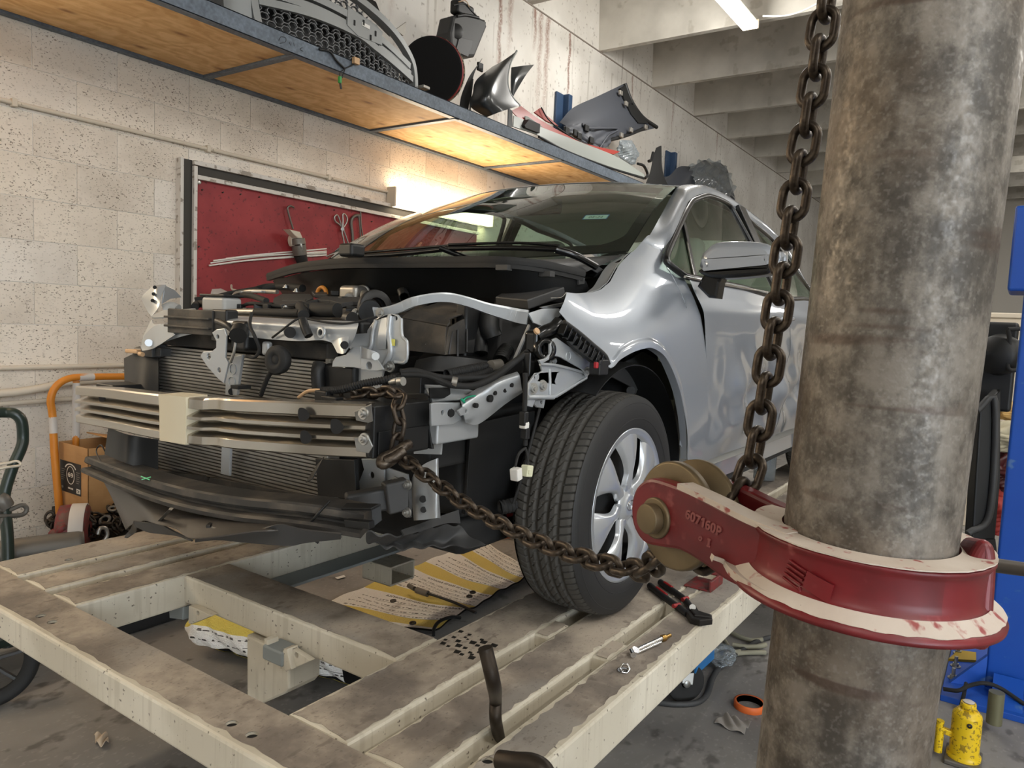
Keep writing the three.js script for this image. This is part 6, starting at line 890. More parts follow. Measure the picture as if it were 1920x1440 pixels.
// dark mass behind: engine block, sub-frame, wheel-house liner
part('engine_block', [box(-0.42, 0.32, RACK + 0.28, RACK + 0.70, -0.12, 0.40, 0.03), box(-0.66, 0.60, RACK + 0.20, RACK + 0.30, -0.1, 0.42, 0.03), box(0.30, 0.60, RACK + 0.30, RACK + 0.52, -0.05, 0.42, 0.03), box(-0.72, 0.72, RACK + 0.36, RACK + 0.97, -0.30, -0.24, 0.01)], M.blackDull, car);
part('side_member', [box(-0.62, -0.5, RACK + 0.45, RACK + 0.58, -0.2, 0.56, 0.01), box(0.52, 0.60, RACK + 0.45, RACK + 0.58, -0.2, 0.56, 0.01)], M.blackDull, car);
{
  const liner = (s) => { const P = []; for (let i = 0; i <= 30; i++) { const a = mix(0.95, Math.PI * 0.98, i / 30), r = 0.395, row = []; for (let j = 0; j <= 8; j++) { const x = mix(0.54, 0.845, j / 8); row.push(new THREE.Vector3(s * x, RACK + 0.315 + Math.sin(a) * r + 0.004 * Math.sin(j * 2.2), -0.02 + Math.cos(a) * r * 0.98 - 0.01)); } P.push(row); } return gridSurf(P, 0.003); };
  part('wheel_house_liner', [liner(1), box(0.50, 0.54, RACK + 0.25, RACK + 0.86, -0.42, 0.36, 0.01), plate([[0.62,1.176,0.434], [0.66,1.196,0.202], [0.64,0.9,0.146], [0.6,0.937,0.415]], 0.008)], M.black, car);
  part('strut', [cyl([0.60, RACK + 0.42, -0.02], [0.55, RACK + 0.85, -0.06], 0.035), cyl([0.57, RACK + 0.62, -0.05], [0.55, RACK + 0.88, -0.06], 0.07)], M.blackDull, car);
  part('liner_flap', [plate([[0.78,1.301,0.006], [0.72,1.355,-0.33], [0.7,1.293,-0.656], [0.7,1.174,-0.685], [0.72,1.202,-0.415]], 0.004)], M.plasticGrey, car);
  part('liner_stud', cyl([0.74,1.234,-0.248], [0.75,1.237,-0.216], 0.014), M.plasticGrey, car);
  part('ball_joint', [ribbed([[0.66,0.951,0.341], [0.67,0.954,0.325], [0.68,0.957,0.303]], 0.02, 0.012), tube([[0.7,0.969,0.34], [0.72,1.047,0.333], [0.74,1.219,0.297]], 0.004, 20, 8)], M.rubber, car);
  part('jack_block', [box(0.50, 0.60, 0, 0.05, 0, 0.05).translate(0, [0.6,0.87,0.169][1] - 0.02, [0.6,0.87,0.169][2])], mat({ color: 0x8c2024, roughness: 0.5 }), car, 'red stand block');
}

// ---------------------------------------------------------------- the car: engine bay
{ // cowl with weather strip and wipers
  const y0 = 1.60;
  const front = [[-0.969,1.585,-0.178], [-0.393,1.595,0.14], [-0.084,1.602,0.225], [0.185,1.604,0.216], [0.389,1.604,0.214], [0.545,1.602,0.222], [0.624,1.597,0.14], [0.66,1.585,-0.03]];
  const back = WSb.slice().map((p) => [p[0] * 0.98, p[1] - 0.004, p[2] + 0.012]);
  const o = part('cowl', [net([front, front.map((p, i) => [p[0] * 0.99, p[1] + 0.012, p[2] - 0.05]), [0, 1, 2, 3, 4, 5, 6, 7].map((i) => { const q = new THREE.CatmullRomCurve3(back.map(V)).getPoint(i / 7); return [q.x, q.y - 0.01, q.z]; })], 50, 16, 0.003)], M.plasticGrey, car, 'black plastic cowl');
  part('weather_strip', [sweep(front, [[-0.012, -0.010], [0.012, -0.010], [0.014, 0.0], [0.010, 0.010], [-0.010, 0.010], [-0.014, 0.0]], 70), sweep(front.map((p) => [p[0], p[1] - 0.016, p[2] + 0.004]), [[-0.008, -0.006], [0.008, -0.006], [0.008, 0.006], [-0.008, 0.006]], 70)], M.rubber, o);
  part('cowl_front', net([front.map((p) => [p[0], p[1] - 0.02, p[2] - 0.02]), front.map((p) => [p[0], p[1] - 0.10, p[2] - 0.10])], 40, 6, 0.003), M.black, o);
  part('cowl_clip', [[0.556,1.585,0.216], [0.635,1.575,0.12]].map((c) => box(-0.02, 0.02, -0.012, 0.004, -0.005, 0.02, 0.002).translate(...c)), M.plasticGrey, o);
  part('cowl_end', [plate([[-0.871,1.57,-0.121], [-0.631,1.57,-0.018], [-0.345,1.545,0.108], [-0.889,1.55,-0.157]], 0.006), box(-0.03, 0.03, -0.02, 0.02, -0.03, 0.03, 0.01).translate(...[0.026,1.63,0.284])], M.black, o);
  const wiper = (a, b, c) => part('wiper', [tube([a, b, c], 0.008, 30, 8), tube([[a[0], a[1] + 0.012, a[2] - 0.004], [b[0], b[1] + 0.016, b[2] - 0.012], [c[0], c[1] + 0.012, c[2] - 0.01]], 0.0045, 30, 6)], M.blackGloss, car);
  wiper([-0.2,1.632,0.083], [-0.001,1.64,0.068], [0.218,1.655,0.056]); wiper([0.229,1.655,0.071], [0.458,1.655,0.048], [0.604,1.65,0.026]);
  part('wiper_arm', [tube([[0.212,1.655,0.089], [0.277,1.63,0.048], [0.365,1.61,0.08]], 0.009, 20, 8), tube([[0.599,1.65,0.027], [0.644,1.635,-0.015], [0.674,1.61,-0.087]], 0.011, 20, 8)], M.blackGloss, car);
  part('hood_hinge', [plate([[0.6,1.625,-0.045], [0.63,1.633,-0.122], [0.66,1.601,-0.178], [0.66,1.591,-0.148], [0.62,1.614,-0.109], [0.6,1.621,-0.077]], 0.004), plate([[0.66,1.57,-0.005], [0.66,1.573,-0.041], [0.66,1.555,-0.039], [0.66,1.551,-0.007]], 0.006)], M.plasticGrey, car, 'folded hood hinge');
  part('gutter', net([[[0.7,1.642,-0.198], [0.66,1.624,-0.189], [0.6,1.626,-0.178]], [[0.69,1.571,-0.137], [0.65,1.581,-0.125], [0.6,1.589,-0.13]]], 14, 8, 0.003), M.blackGloss, car);
}
// air filter housing
{
  const o = part('air_filter_box', [
    plate([[0.369,1.431,0.425], [0.53,1.414,0.423], [0.54,1.344,0.445], [0.391,1.347,0.435]], 0.004),
    plate([[0.53,1.414,0.423], [0.53,1.454,0.311], [0.54,1.348,0.317], [0.54,1.344,0.445]], 0.004),
    plate([[0.369,1.431,0.425], [0.375,1.449,0.4], [0.378,1.454,0.385], [0.515,1.437,0.401], [0.53,1.43,0.417], [0.53,1.414,0.423]], 0.004),
    net([[[0.378,1.454,0.385], [0.436,1.446,0.385], [0.515,1.437,0.401]], [[0.338,1.47,0.28], [0.414,1.468,0.3], [0.525,1.45,0.36]], [[0.33,1.488,0.2], [0.384,1.478,0.2], [0.53,1.464,0.306]]], 16, 12, 0.003)], M.plasticDust, car, 'black ribbed air filter housing');
  part('rib', [plate([[0.385,1.416,0.413], [0.39,1.378,0.414], [0.38,1.377,0.424]], 0.006), plate([[0.42,1.411,0.408], [0.425,1.363,0.409], [0.41,1.36,0.417]], 0.006), plate([[0.455,1.407,0.404], [0.46,1.36,0.406], [0.45,1.365,0.417]], 0.006), plate([[0.485,1.402,0.407], [0.49,1.363,0.409], [0.48,1.364,0.42]], 0.006), tube([[0.535,1.403,0.41], [0.545,1.345,0.433]], 0.003, 6, 6), tube([[0.538,1.408,0.392], [0.548,1.34,0.401]], 0.003, 6, 6), tube([[0.54,1.411,0.356], [0.55,1.351,0.365]], 0.003, 6, 6)], M.plasticGrey, o);
  part('lower_housing', [net([[[0.46,1.324,0.458], [0.52,1.339,0.442], [0.57,1.337,0.395], [0.6,1.329,0.339]], [[0.47,1.291,0.485], [0.53,1.301,0.451], [0.58,1.299,0.405], [0.61,1.304,0.347]]], 24, 8, 0.003), net([[[0.46,1.324,0.458], [0.52,1.339,0.442], [0.57,1.337,0.395], [0.6,1.329,0.339]], [[0.38,1.338,0.34], [0.44,1.345,0.347], [0.5,1.345,0.306], [0.52,1.338,0.231]]], 24, 6, 0.003)], M.black, o);
  part('clip', [plate([[0.47,1.367,0.439], [0.47,1.368,0.427], [0.48,1.355,0.424], [0.48,1.35,0.43]], 0.004)], M.white, o);
}
// fuse box lid, battery, connectors
part('fuse_box', [plate([[0.5,1.493,0.176], [0.46,1.526,0.033], [0.66,1.529,0.068], [0.64,1.48,0.222]], 0.02, [], 0.004), box(0.40, 0.58, 1.28, 1.45, 0.02, 0.26, 0.01)], M.plasticGrey, car, 'black fuse box with a flat lid');
{
  const o = part('battery', [box(0.06, 0.28, 1.34, 1.45, -0.02, 0.14, 0.008)], M.black, car);
  part('battery_label', [box(0.03, 0.22, 1.435, 1.478, 0.148, 0.152, 0.001)], M.plasticDust, o);
  part('terminal', [cyl([0.33, 1.45, 0.12], [0.33, 1.486, 0.12], 0.012), box(0.30, 0.36, 1.44, 1.462, 0.10, 0.15, 0.006), cyl([0.365, 1.44, 0.13], [0.365, 1.462, 0.13], 0.01), cyl([0.41, 1.46, 0.07], [0.41, 1.485, 0.07], 0.010)], M.zinc, o);
  part('relay', [box(0.415, 0.47, 1.46, 1.515, 0.02, 0.07, 0.004)], M.plasticGrey, o);
  part('support_rod', [tube([[0.077,1.58,-0.1], [0.17,1.582,-0.1], [0.238,1.58,-0.1]], 0.008, 12, 8), tube([[0.488,1.531,0], [0.479,1.569,-0.05], [0.483,1.58,-0.08]], 0.014, 14, 8), box(0.50, 0.60, 1.49, 1.53, -0.12, -0.02, 0.01), box(0.52, 0.66, 1.46, 1.475, -0.12, 0.0, 0.01)], M.plasticGrey, o);
}
// engine top: cover plate, cast bracket, hoses, wiring
{
  const o = part('engine_cover', [plate([[-0.322,1.473,0.299], [-0.394,1.491,0.207], [-0.239,1.492,0.216], [-0.126,1.477,0.299], [-0.072,1.463,0.376], [-0.119,1.449,0.428], [-0.182,1.451,0.411]], 0.008), plate([[-0.196,1.463,0.364], [-0.361,1.486,0.232], [-0.264,1.486,0.241], [-0.12,1.471,0.332], [-0.086,1.465,0.364]], 0.012), plate([[-0.285,1.501,0.17], [-0.355,1.521,0.083], [-0.298,1.519,0.097], [-0.137,1.49,0.232], [-0.197,1.489,0.232]], 0.01), box(-0.30, 0.25, 1.30, 1.44, 0.0, 0.36, 0.03), plate([[-0.044,1.455,0.411], [-0.056,1.47,0.341], [0.005,1.47,0.349], [0.124,1.459,0.411], [0.134,1.467,0.376], [0.169,1.471,0.364], [0.112,1.482,0.299], [-0.106,1.484,0.266]], 0.01)], M.plasticGrey, car, 'black plastic engine cover');
  part('oil_cap_ring', new THREE.TorusGeometry(0.022, 0.007, 8, 24, Math.PI).translate(...[-0.218,1.499,0.185]), mat({ color: 0xc07a28, roughness: 0.5 }), o, 'orange handle');
  part('cast_bracket', [box(-0.04, 0.04, -0.03, 0.03, -0.03, 0.03, 0.015).translate(...[-0.053,1.498,0.199]), tube([[-0.003,1.486,0.266], [-0.138,1.514,0.126], [-0.177,1.527,0.068], [-0.113,1.521,0.097], [0.103,1.482,0.299]], 0.014, 24, 10), new THREE.TorusGeometry(0.022, 0.006, 8, 24).rotateY(0.5).translate(...[-0.041,1.505,0.17])], M.rad, o, 'grey cast bracket');
  part('bolt', [bolt([-0.402,1.506,0.141], [0, 1, 0], 0.008), bolt([-0.551,1.523,0.068], [0, 1, 0], 0.008), bolt([-0.049,1.441,0.469], [0, 1, 0], 0.008), bolt([0.279,1.44,0.504], [0.3, 0.3, 1], 0.008)], M.zinc, o);
  const hose = (p, r, m = M.rubber) => part('hose', tube(p, r, 40, 12), m, car);
  hose([[-0.04,1.452,0.422], [0.04,1.441,0.48], [0.101,1.426,0.528]], 0.016);
  hose([[0.06,1.44,0.484], [0.066,1.444,0.469], [0.121,1.443,0.48], [0.184,1.445,0.48]], 0.020);
  hose([[-0.144,1.428,0.501], [-0.075,1.429,0.504], [0.006,1.43,0.508], [0.063,1.432,0.508]], 0.013);
  hose([[-0.67,1.51,0.112], [-0.677,1.525,0.053], [-0.573,1.528,0.045], [-0.448,1.522,0.075]], 0.014);
  hose([[-0.234,1.519,0.097], [-0.299,1.537,0.016], [-0.277,1.544,-0.012], [-0.132,1.531,0.053], [-0.132,1.543,-0.003], [-0.011,1.526,0.083]], 0.018);
  hose([[-0.033,1.526,0.083], [-0.087,1.543,-0.003], [-0.039,1.544,-0.003], [0.086,1.52,0.112]], 0.016);
  hose([[-0.105,1.525,0.083], [-0.124,1.535,0.035], [-0.069,1.532,0.053]], 0.015);
  hose([[-0.565,1.436,0.431], [-0.62,1.447,0.384], [-0.548,1.446,0.396], [-0.404,1.434,0.454], [-0.367,1.434,0.46]], 0.013);
  hose([[-0.423,1.452,0.384], [-0.594,1.475,0.261], [-0.624,1.486,0.211], [-0.533,1.484,0.228], [-0.323,1.467,0.328]], 0.010);
  hose([[-0.753,1.461,0.311], [-0.737,1.469,0.278], [-0.716,1.477,0.244], [-0.737,1.491,0.18], [-0.697,1.511,0.108], [-0.634,1.527,0.049]], 0.010);
  part('fuel_rail', [tube([[-0.334,1.434,0.466], [-0.531,1.466,0.311], [-0.71,1.495,0.166], [-0.667,1.505,0.129], [-0.503,1.504,0.144]], 0.008, 40, 10), tube([[-0.31,1.423,0.499], [-0.244,1.427,0.495], [-0.168,1.429,0.495], [-0.047,1.429,0.506]], 0.010, 30, 10), tube([[-0.966,1.532,0.011], [-0.844,1.513,0.093], [-0.772,1.506,0.122]], 0.004, 14, 8)], M.rad, car, 'bright metal pipe');
  part('wiring_loom', [0, 1, 2, 3, 4].map((k) => tube([[-0.36 + k * 0.02, 1.44 - k * 0.006, 0.40 - k * 0.03], [-0.25, 1.455 - k * 0.008, 0.44 - k * 0.05], [-0.12 + k * 0.03, 1.45, 0.42 - k * 0.07], [0.02, 1.46 - k * 0.01, 0.40 - k * 0.05], [0.15, 1.43, 0.44 - k * 0.04]], 0.006, 40, 6)), M.rubber, car);
  part('connector', [[-0.316,1.443,0.431], [-0.226,1.445,0.431], [-0.199,1.452,0.407], [-0.205,1.432,0.485], [-0.504,1.45,0.384], [-0.021,1.439,0.48], [0.009,1.48,0.299], [-0.169,1.503,0.17], [-0.174,1.446,0.434], [0.239,1.442,0.494], [0.23,1.449,0.469]].map((c, k) => box(-0.014, 0.014, -0.009, 0.009, -0.011, 0.011, 0.003).rotateY(k).translate(...c)), M.black, car);
  part('bracket', [plate([[-0.784,1.479,0.228], [-0.955,1.507,0.107], [-0.915,1.512,0.093], [-0.743,1.493,0.173], [-0.716,1.477,0.244]], 0.004, [[[-0.835,1.49,0.18], 0.006]]), box(-0.03, 0.03, -0.004, 0.004, -0.02, 0.02, 0.002).translate(...[-0.603,1.503,0.141])], M.inner, car, 'small pale bracket');
  part('thermostat', [box(0.12, 0.22, 1.33, 1.42, 0.40, 0.48, 0.02), cyl([0.32,1.424,0.554], [0.297,1.426,0.548], 0.018), cyl([0.277,1.453,0.457], [0.323,1.444,0.494], 0.03), lathe([[0.03, -0.01], [0.05, -0.01], [0.052, 0], [0.05, 0.01], [0.03, 0.01]], [0.304,1.453,0.457], [1, 0.1, 0.2], 30)], M.black, car);
  part('intake_duct', [box(0.20, 0.44, 1.40, 1.455, 0.12, 0.26, 0.02), ribbed([[0.055,1.523,0.097], [0.123,1.511,0.155], [0.232,1.491,0.266]], 0.016), tube([[0.52,1.441,0.275], [0.53,1.405,0.29], [0.55,1.346,0.308]], 0.022, 20, 12), tube([[0.55,1.456,0.276], [0.56,1.418,0.287], [0.57,1.39,0.282]], 0.028, 20, 12), ribbed([[0.6,1.358,0.256], [0.61,1.345,0.286], [0.62,1.329,0.311]], 0.022, 0.01)], M.black, car);
}
// harness in front of the right-hand side rail
{
  const o = part('front_harness', [tube([[0.58,1.307,0.645], [0.6,1.313,0.631], [0.63,1.307,0.615], [0.665,1.291,0.599], [0.69,1.284,0.571], [0.705,1.285,0.526], [0.72,1.305,0.468], [0.735,1.334,0.425], [0.755,1.364,0.388]], 0.008, 70, 10), tube([[0.575,1.31,0.644], [0.61,1.31,0.62], [0.65,1.299,0.572], [0.685,1.3,0.516], [0.71,1.305,0.471], [0.735,1.337,0.425], [0.75,1.357,0.391]], 0.007, 60, 10), tube([[0.585,1.304,0.65], [0.635,1.304,0.62], [0.685,1.286,0.59]], 0.006, 30, 10)], M.rubber, car, 'black wiring harness');
  part('corrugated_sleeve', [ribbed([[0.63,1.304,0.543], [0.64,1.313,0.485], [0.65,1.32,0.429], [0.66,1.326,0.386]], 0.0125, 0.007), ribbed([[0.645,1.295,0.526], [0.66,1.301,0.473], [0.67,1.313,0.416]], 0.010, 0.007), ribbed([[0.403,1.255,0.72], [0.47,1.264,0.72], [0.513,1.279,0.7], [0.552,1.289,0.68], [0.582,1.297,0.66]], 0.0095, 0.006)], M.rubber, o);
  part('tape_band', [tube([[0.668,1.324,0.42], [0.672,1.327,0.386]], 0.0145, 6, 12), tube([[0.68,1.294,0.584], [0.69,1.292,0.577]], 0.0115, 6, 12)], M.rad, o);
  part('bare_wire', [tube([[0.319,1.231,0.72], [0.347,1.247,0.72], [0.375,1.253,0.72], [0.412,1.255,0.72]], 0.0045, 24, 8)], M.tan, o);
  part('connector', [box(-0.02, 0.02, -0.012, 0.012, -0.012, 0.012, 0.003).translate(...[0.419,1.245,0.73]), box(-0.02, 0.03, -0.006, 0.006, -0.012, 0.012, 0.003).translate(...[0.453,1.242,0.74])], M.black, o);
  part('stud', [cyl([0.572,1.286,0.67], [0.592,1.291,0.67], 0.008), cyl([0.598,1.29,0.672], [0.612,1.292,0.672], 0.010)], M.zinc, o);
  // lead hanging beside the tyre
  const h = part('hanging_lead', [tube([[0.83,1.322,0.509], [0.83,1.276,0.506], [0.83,1.231,0.505], [0.83,1.184,0.498], [0.83,1.156,0.495]], 0.0055, 24, 8), tube([[0.83,1.15,0.495], [0.835,1.14,0.529], [0.84,1.116,0.548]], 0.0035, 16, 6), tube([[0.83,1.15,0.494], [0.835,1.125,0.49], [0.84,1.112,0.499]], 0.003, 16, 6)], M.rubber, car, 'black sensor lead hanging beside the tyre');
  part('sleeve', [box(-0.0085, 0.0085, -0.016, 0.016, -0.008, 0.008, 0.003).translate(...[0.832,1.219,0.51]), box(-0.0085, 0.0085, -0.018, 0.018, -0.008, 0.008, 0.003).translate(...[0.832,1.189,0.501])], M.black, h);
  part('label', box(-0.009, 0.009, -0.008, 0.008, -0.0085, 0.0085, 0.003).translate(...[0.832,1.204,0.507]), M.white, h, 'white tag');
  part('plug', box(-0.011, 0.011, -0.014, 0.014, -0.010, 0.010, 0.003).rotateX(0.2).translate(...[0.84,1.098,0.543]), M.white, h, 'white plug');
  part('plug', [box(-0.010, 0.010, -0.013, 0.013, -0.012, 0.012, 0.003).rotateX(-0.15).translate(...[0.845,1.101,0.507]), box(0.009, 0.011, -0.004, 0.006, -0.006, 0.006, 0.001).translate(...[0.846,1.1,0.51])], mat({ color: 0xd6d6b8, roughness: 0.6 }), h, 'cream plug');
}

// ---------------------------------------------------------------- floor by the wall
M.orange = mat({ roughness: 0.5, map: tex(S, (i) => mix3([214, 138, 40], [196, 120, 34], N1[i]), true, 0.5), uvMetres: true });
M.tapeGrey = mat({ color: 0xc4bfba, roughness: 0.45 });
{ // orange hand truck
  const t = thing('hand_truck', 'orange tubular hand truck leaning against the block wall', 'hand truck', [-1.98, 0, 0.1]), r = 0.017;
  const L = [[-1.98,0.38,0.222], [-2,0.702,0.235], [-2.02,0.891,0.234], [-2.02,0.968,0.242], [-2.02,1.03,0.218], [-2.02,1.067,0.158], [-2.02,1.07,0.045], [-2.02,1.066,-0.121], [-2.02,1.059,-0.39]];
  part('frame', [tube([[L[0][0], 0.06, L[0][2]], ...L, [-2.02, 0.9, L[8][2] - 0.08], [-2.0, 0.08, L[8][2] - 0.1]], r, 120, 12, false, 0.5)], M.orange, t);
  part('post', [tube([[-2.02,0.699,0.132], [-2.03,0.816,0.123], [-2.03,0.927,0.12], [-2.03,1.051,0.121]], r * 0.9, 20, 12), tube([[-2.02, 0.06, [-2.02,0.699,0.132][2]], [-2.02,0.699,0.132]], r * 0.9, 8, 12)], M.orange, t);
  part('tape_sleeve', [tube([[-2.01,0.809,0.234], [-2.02,0.885,0.233]], r + 0.001, 8, 14), tube([[-2.03,0.776,0.124], [-2.03,1.044,0.12]], r + 0.0005, 10, 14), tube([[-2.02,1.069,0.115], [-2.02,1.07,0.045]], r + 0.001, 8, 14)], M.tapeGrey, t, 'worn silver sleeve');
  part('toe_plate', [box(-2.0, -1.75, 0.0, 0.012, -0.2, 0.24)], M.orange, t);
  for (const z of [-0.22, 0.26]) part('wheel', [lathe([[0.03, -0.02], [0.09, -0.022], [0.1, -0.012], [0.1, 0.012], [0.09, 0.022], [0.03, 0.02]], [-2.12, 0.1, z], [0, 0, 1], 40)], M.rubber, t);
}
{ // cardboard box with a black label, standing on a low crate
  const zc = 0.204, x1 = -1.75, x0 = -2.030, yb = 0.448, yt = 0.765;
  const t = thing('cardboard_box', 'brown cardboard box with a black label in front of the hand truck', 'box', [-1.85, yb, zc - 0.1]);
  M.card = mat({ roughness: 0.85, map: tex(S, (i) => mix3([168, 124, 78], [186, 142, 94], sst(0.3, 0.7, N1[i]) * 0.7 + 0.3 * NS[i]), true, 0.4), uvMetres: true });
  part('side', box(x0, x1, yb, yt, zc - 0.004, zc, 0.001), M.card, t); part('side', box(x1 - 0.004, x1, yb, yt, zc - 0.26, zc, 0.001), M.card, t);
  part('side', box(x0, x0 + 0.004, yb, yt, zc - 0.26, zc, 0.001), M.card, t); part('side', box(x0, x1, yb, yt, zc - 0.26, zc - 0.256, 0.001), M.card, t); part('bottom', box(x0, x1, yb, yb + 0.004, zc - 0.26, zc, 0.001), M.card, t);
  part('flap', plate([[x0, yt, zc - 0.26], [x1, yt, zc - 0.26], [x1, yt + 0.03, zc - 0.13], [x0, yt + 0.03, zc - 0.13]], 0.004), M.card, t);
  const lab = canvasTex(256, 330, (c, w, h) => { c.fillStyle = '#1b1a19'; c.fillRect(0, 0, w, h); c.strokeStyle = '#d9d3c6'; c.fillStyle = '#d9d3c6'; c.lineWidth = 7; c.beginPath(); c.ellipse(128, 140, 46, 92, 0, 0, 7); c.stroke(); c.lineWidth = 12; c.beginPath(); c.arc(128, 90, 66, Math.PI * 1.1, Math.PI * 1.9); c.stroke(); c.font = 'bold 62px sans-serif'; c.textAlign = 'center'; c.fillText('69', 128, 160); for (let k = 0; k < 5; k++) c.fillRect(98 + k * 13, 270, 9, 18); c.fillRect(200, 262, 46, 48); c.fillStyle = '#1b1a19'; c.fillRect(208, 270, 8, 14); c.fillRect(222, 276, 12, 10); c.fillRect(212, 292, 22, 8); c.fillStyle = '#8b857a'; for (let k = 0; k < 6; k++) { c.fillRect(14, 90 + k * 22, 50 - (k % 3) * 10, 6); c.fillRect(196, 90 + k * 22, 44 - (k % 2) * 12, 6); } c.beginPath(); c.arc(26, 285, 14, 0, 7); c.fill(); });
  part('label', new THREE.PlaneGeometry(0.20, 0.15).translate(x0 + 0.118, (yb + yt) / 2 + 0.0, zc + 0.0012), mat({ map: lab, roughness: 0.5 }), t, 'black printed label');
  single('plastic_crate', [box(x0 - 0.03, x1 + 0.03, 0, 0.012, zc - 0.3, zc + 0.02), box(x0 - 0.03, x0 - 0.018, 0.012, yb - 0.003, zc - 0.3, zc + 0.02), box(x1 + 0.018, x1 + 0.03, 0.012, yb - 0.003, zc - 0.3, zc + 0.02), box(x0 - 0.018, x1 + 0.018, 0.012, yb - 0.003, zc + 0.008, zc + 0.02), box(x0 - 0.018, x1 + 0.018, 0.012, yb - 0.003, zc - 0.3, zc - 0.288), box(x0 - 0.018, x1 + 0.018, yb - 0.014, yb - 0.002, zc - 0.288, zc + 0.008)], M.black, 'black crate under the cardboard box by the wall', 'crate');
}
{ // red cast pulley clamp and pipe lying near the wall
  M.redOld = mat({ roughness: 0.55, map: tex(S, (i) => mix3([112, 34, 34], [86, 52, 46], sst(0.45, 0.65, N2[i])), true, 0.2), uvMetres: true });
  const c = [-1.55,0.451,0.368], ax = [0.55, 0.0, -0.83], t = thing('red_hub', 'dusty red cast hub lying behind the rack', 'hub', [c[0], 0.3, c[2]]);
  part('drum', [lathe([[0.02, -0.055], [0.09, -0.055], [0.115, -0.045], [0.118, -0.01], [0.118, 0.05], [0.110, 0.062], [0.03, 0.064]], c, ax, 60)], M.redOld, t);
  part('rim', lathe([[0.112, 0.0], [0.121, 0.0], [0.121, 0.055], [0.112, 0.055], [0.112, 0.0]], c, ax, 60), M.tapeGrey, t);
  part('yoke', [tube([[-1.5,0.461,0.457], [-1.48,0.495,0.44], [-1.48,0.485,0.414], [-1.48,0.435,0.405]], 0.018, 30, 10), tube([[-1.52,0.472,0.461], [-1.48,0.464,0.449], [-1.46,0.426,0.432]], 0.02, 24, 10)], M.redOld, t);
  part('stub', cyl([-1.5,0.423,0.475], [-1.5,0.427,0.431], 0.042), M.toolGrey, t);
  const q = thing('steel_pipe', 'short open grey steel pipe lying behind the rack corner', 'pipe', [-1.5,0.408,0.53]);
  part('tube', lathe([[0.040, -0.17], [0.052, -0.17], [0.052, 0.15], [0.048, 0.17], [0.040, 0.17], [0.040, -0.17]], [-1.5,0.426,0.529], [0.42, 0.05, -0.9], 40), M.toolGrey, q);
  single('steel_drum_stand', [box(-1.75, -1.35, 0, 0.30, -0.25, 0.5, 0.02)], M.blackDull, 'low dark cabinet behind the rack that carries hub and pipe', 'cabinet');
}
{ // chain in a tray
  const t = thing('chain_pile', 'heap of dark chain in a tray behind the rack', 'chain', [-1.6,0.442,0.226]), lg = new THREE.TorusGeometry(0.016, 0.0052, 8, 20).scale(1, 1.45, 1), o = V([-1.6,0.442,0.226]);
  for (let k = 0; k < 70; k++) { const m = new THREE.Mesh(lg, k < 8 ? M.toolGrey : M.pinSteel); m.name = 'link'; m.rotation.set(rnd() * 6, rnd() * 6, rnd() * 6); m.position.set((rnd() - 0.5) * 0.2, (rnd() - 0.35) * 0.09, (rnd() - 0.5) * 0.34); t.add(m); }
  part('tray', [box(o.x - 0.13, o.x + 0.13, 0.30, o.y - 0.05, o.z - 0.2, o.z + 0.2, 0.01)], M.black, t);
  part('shackle', [tube([[-1.46,0.446,0.306], [-1.46,0.469,0.296], [-1.46,0.464,0.273], [-1.46,0.433,0.266], [-1.46,0.407,0.282]], 0.009, 24, 8)], M.zinc, t);
}
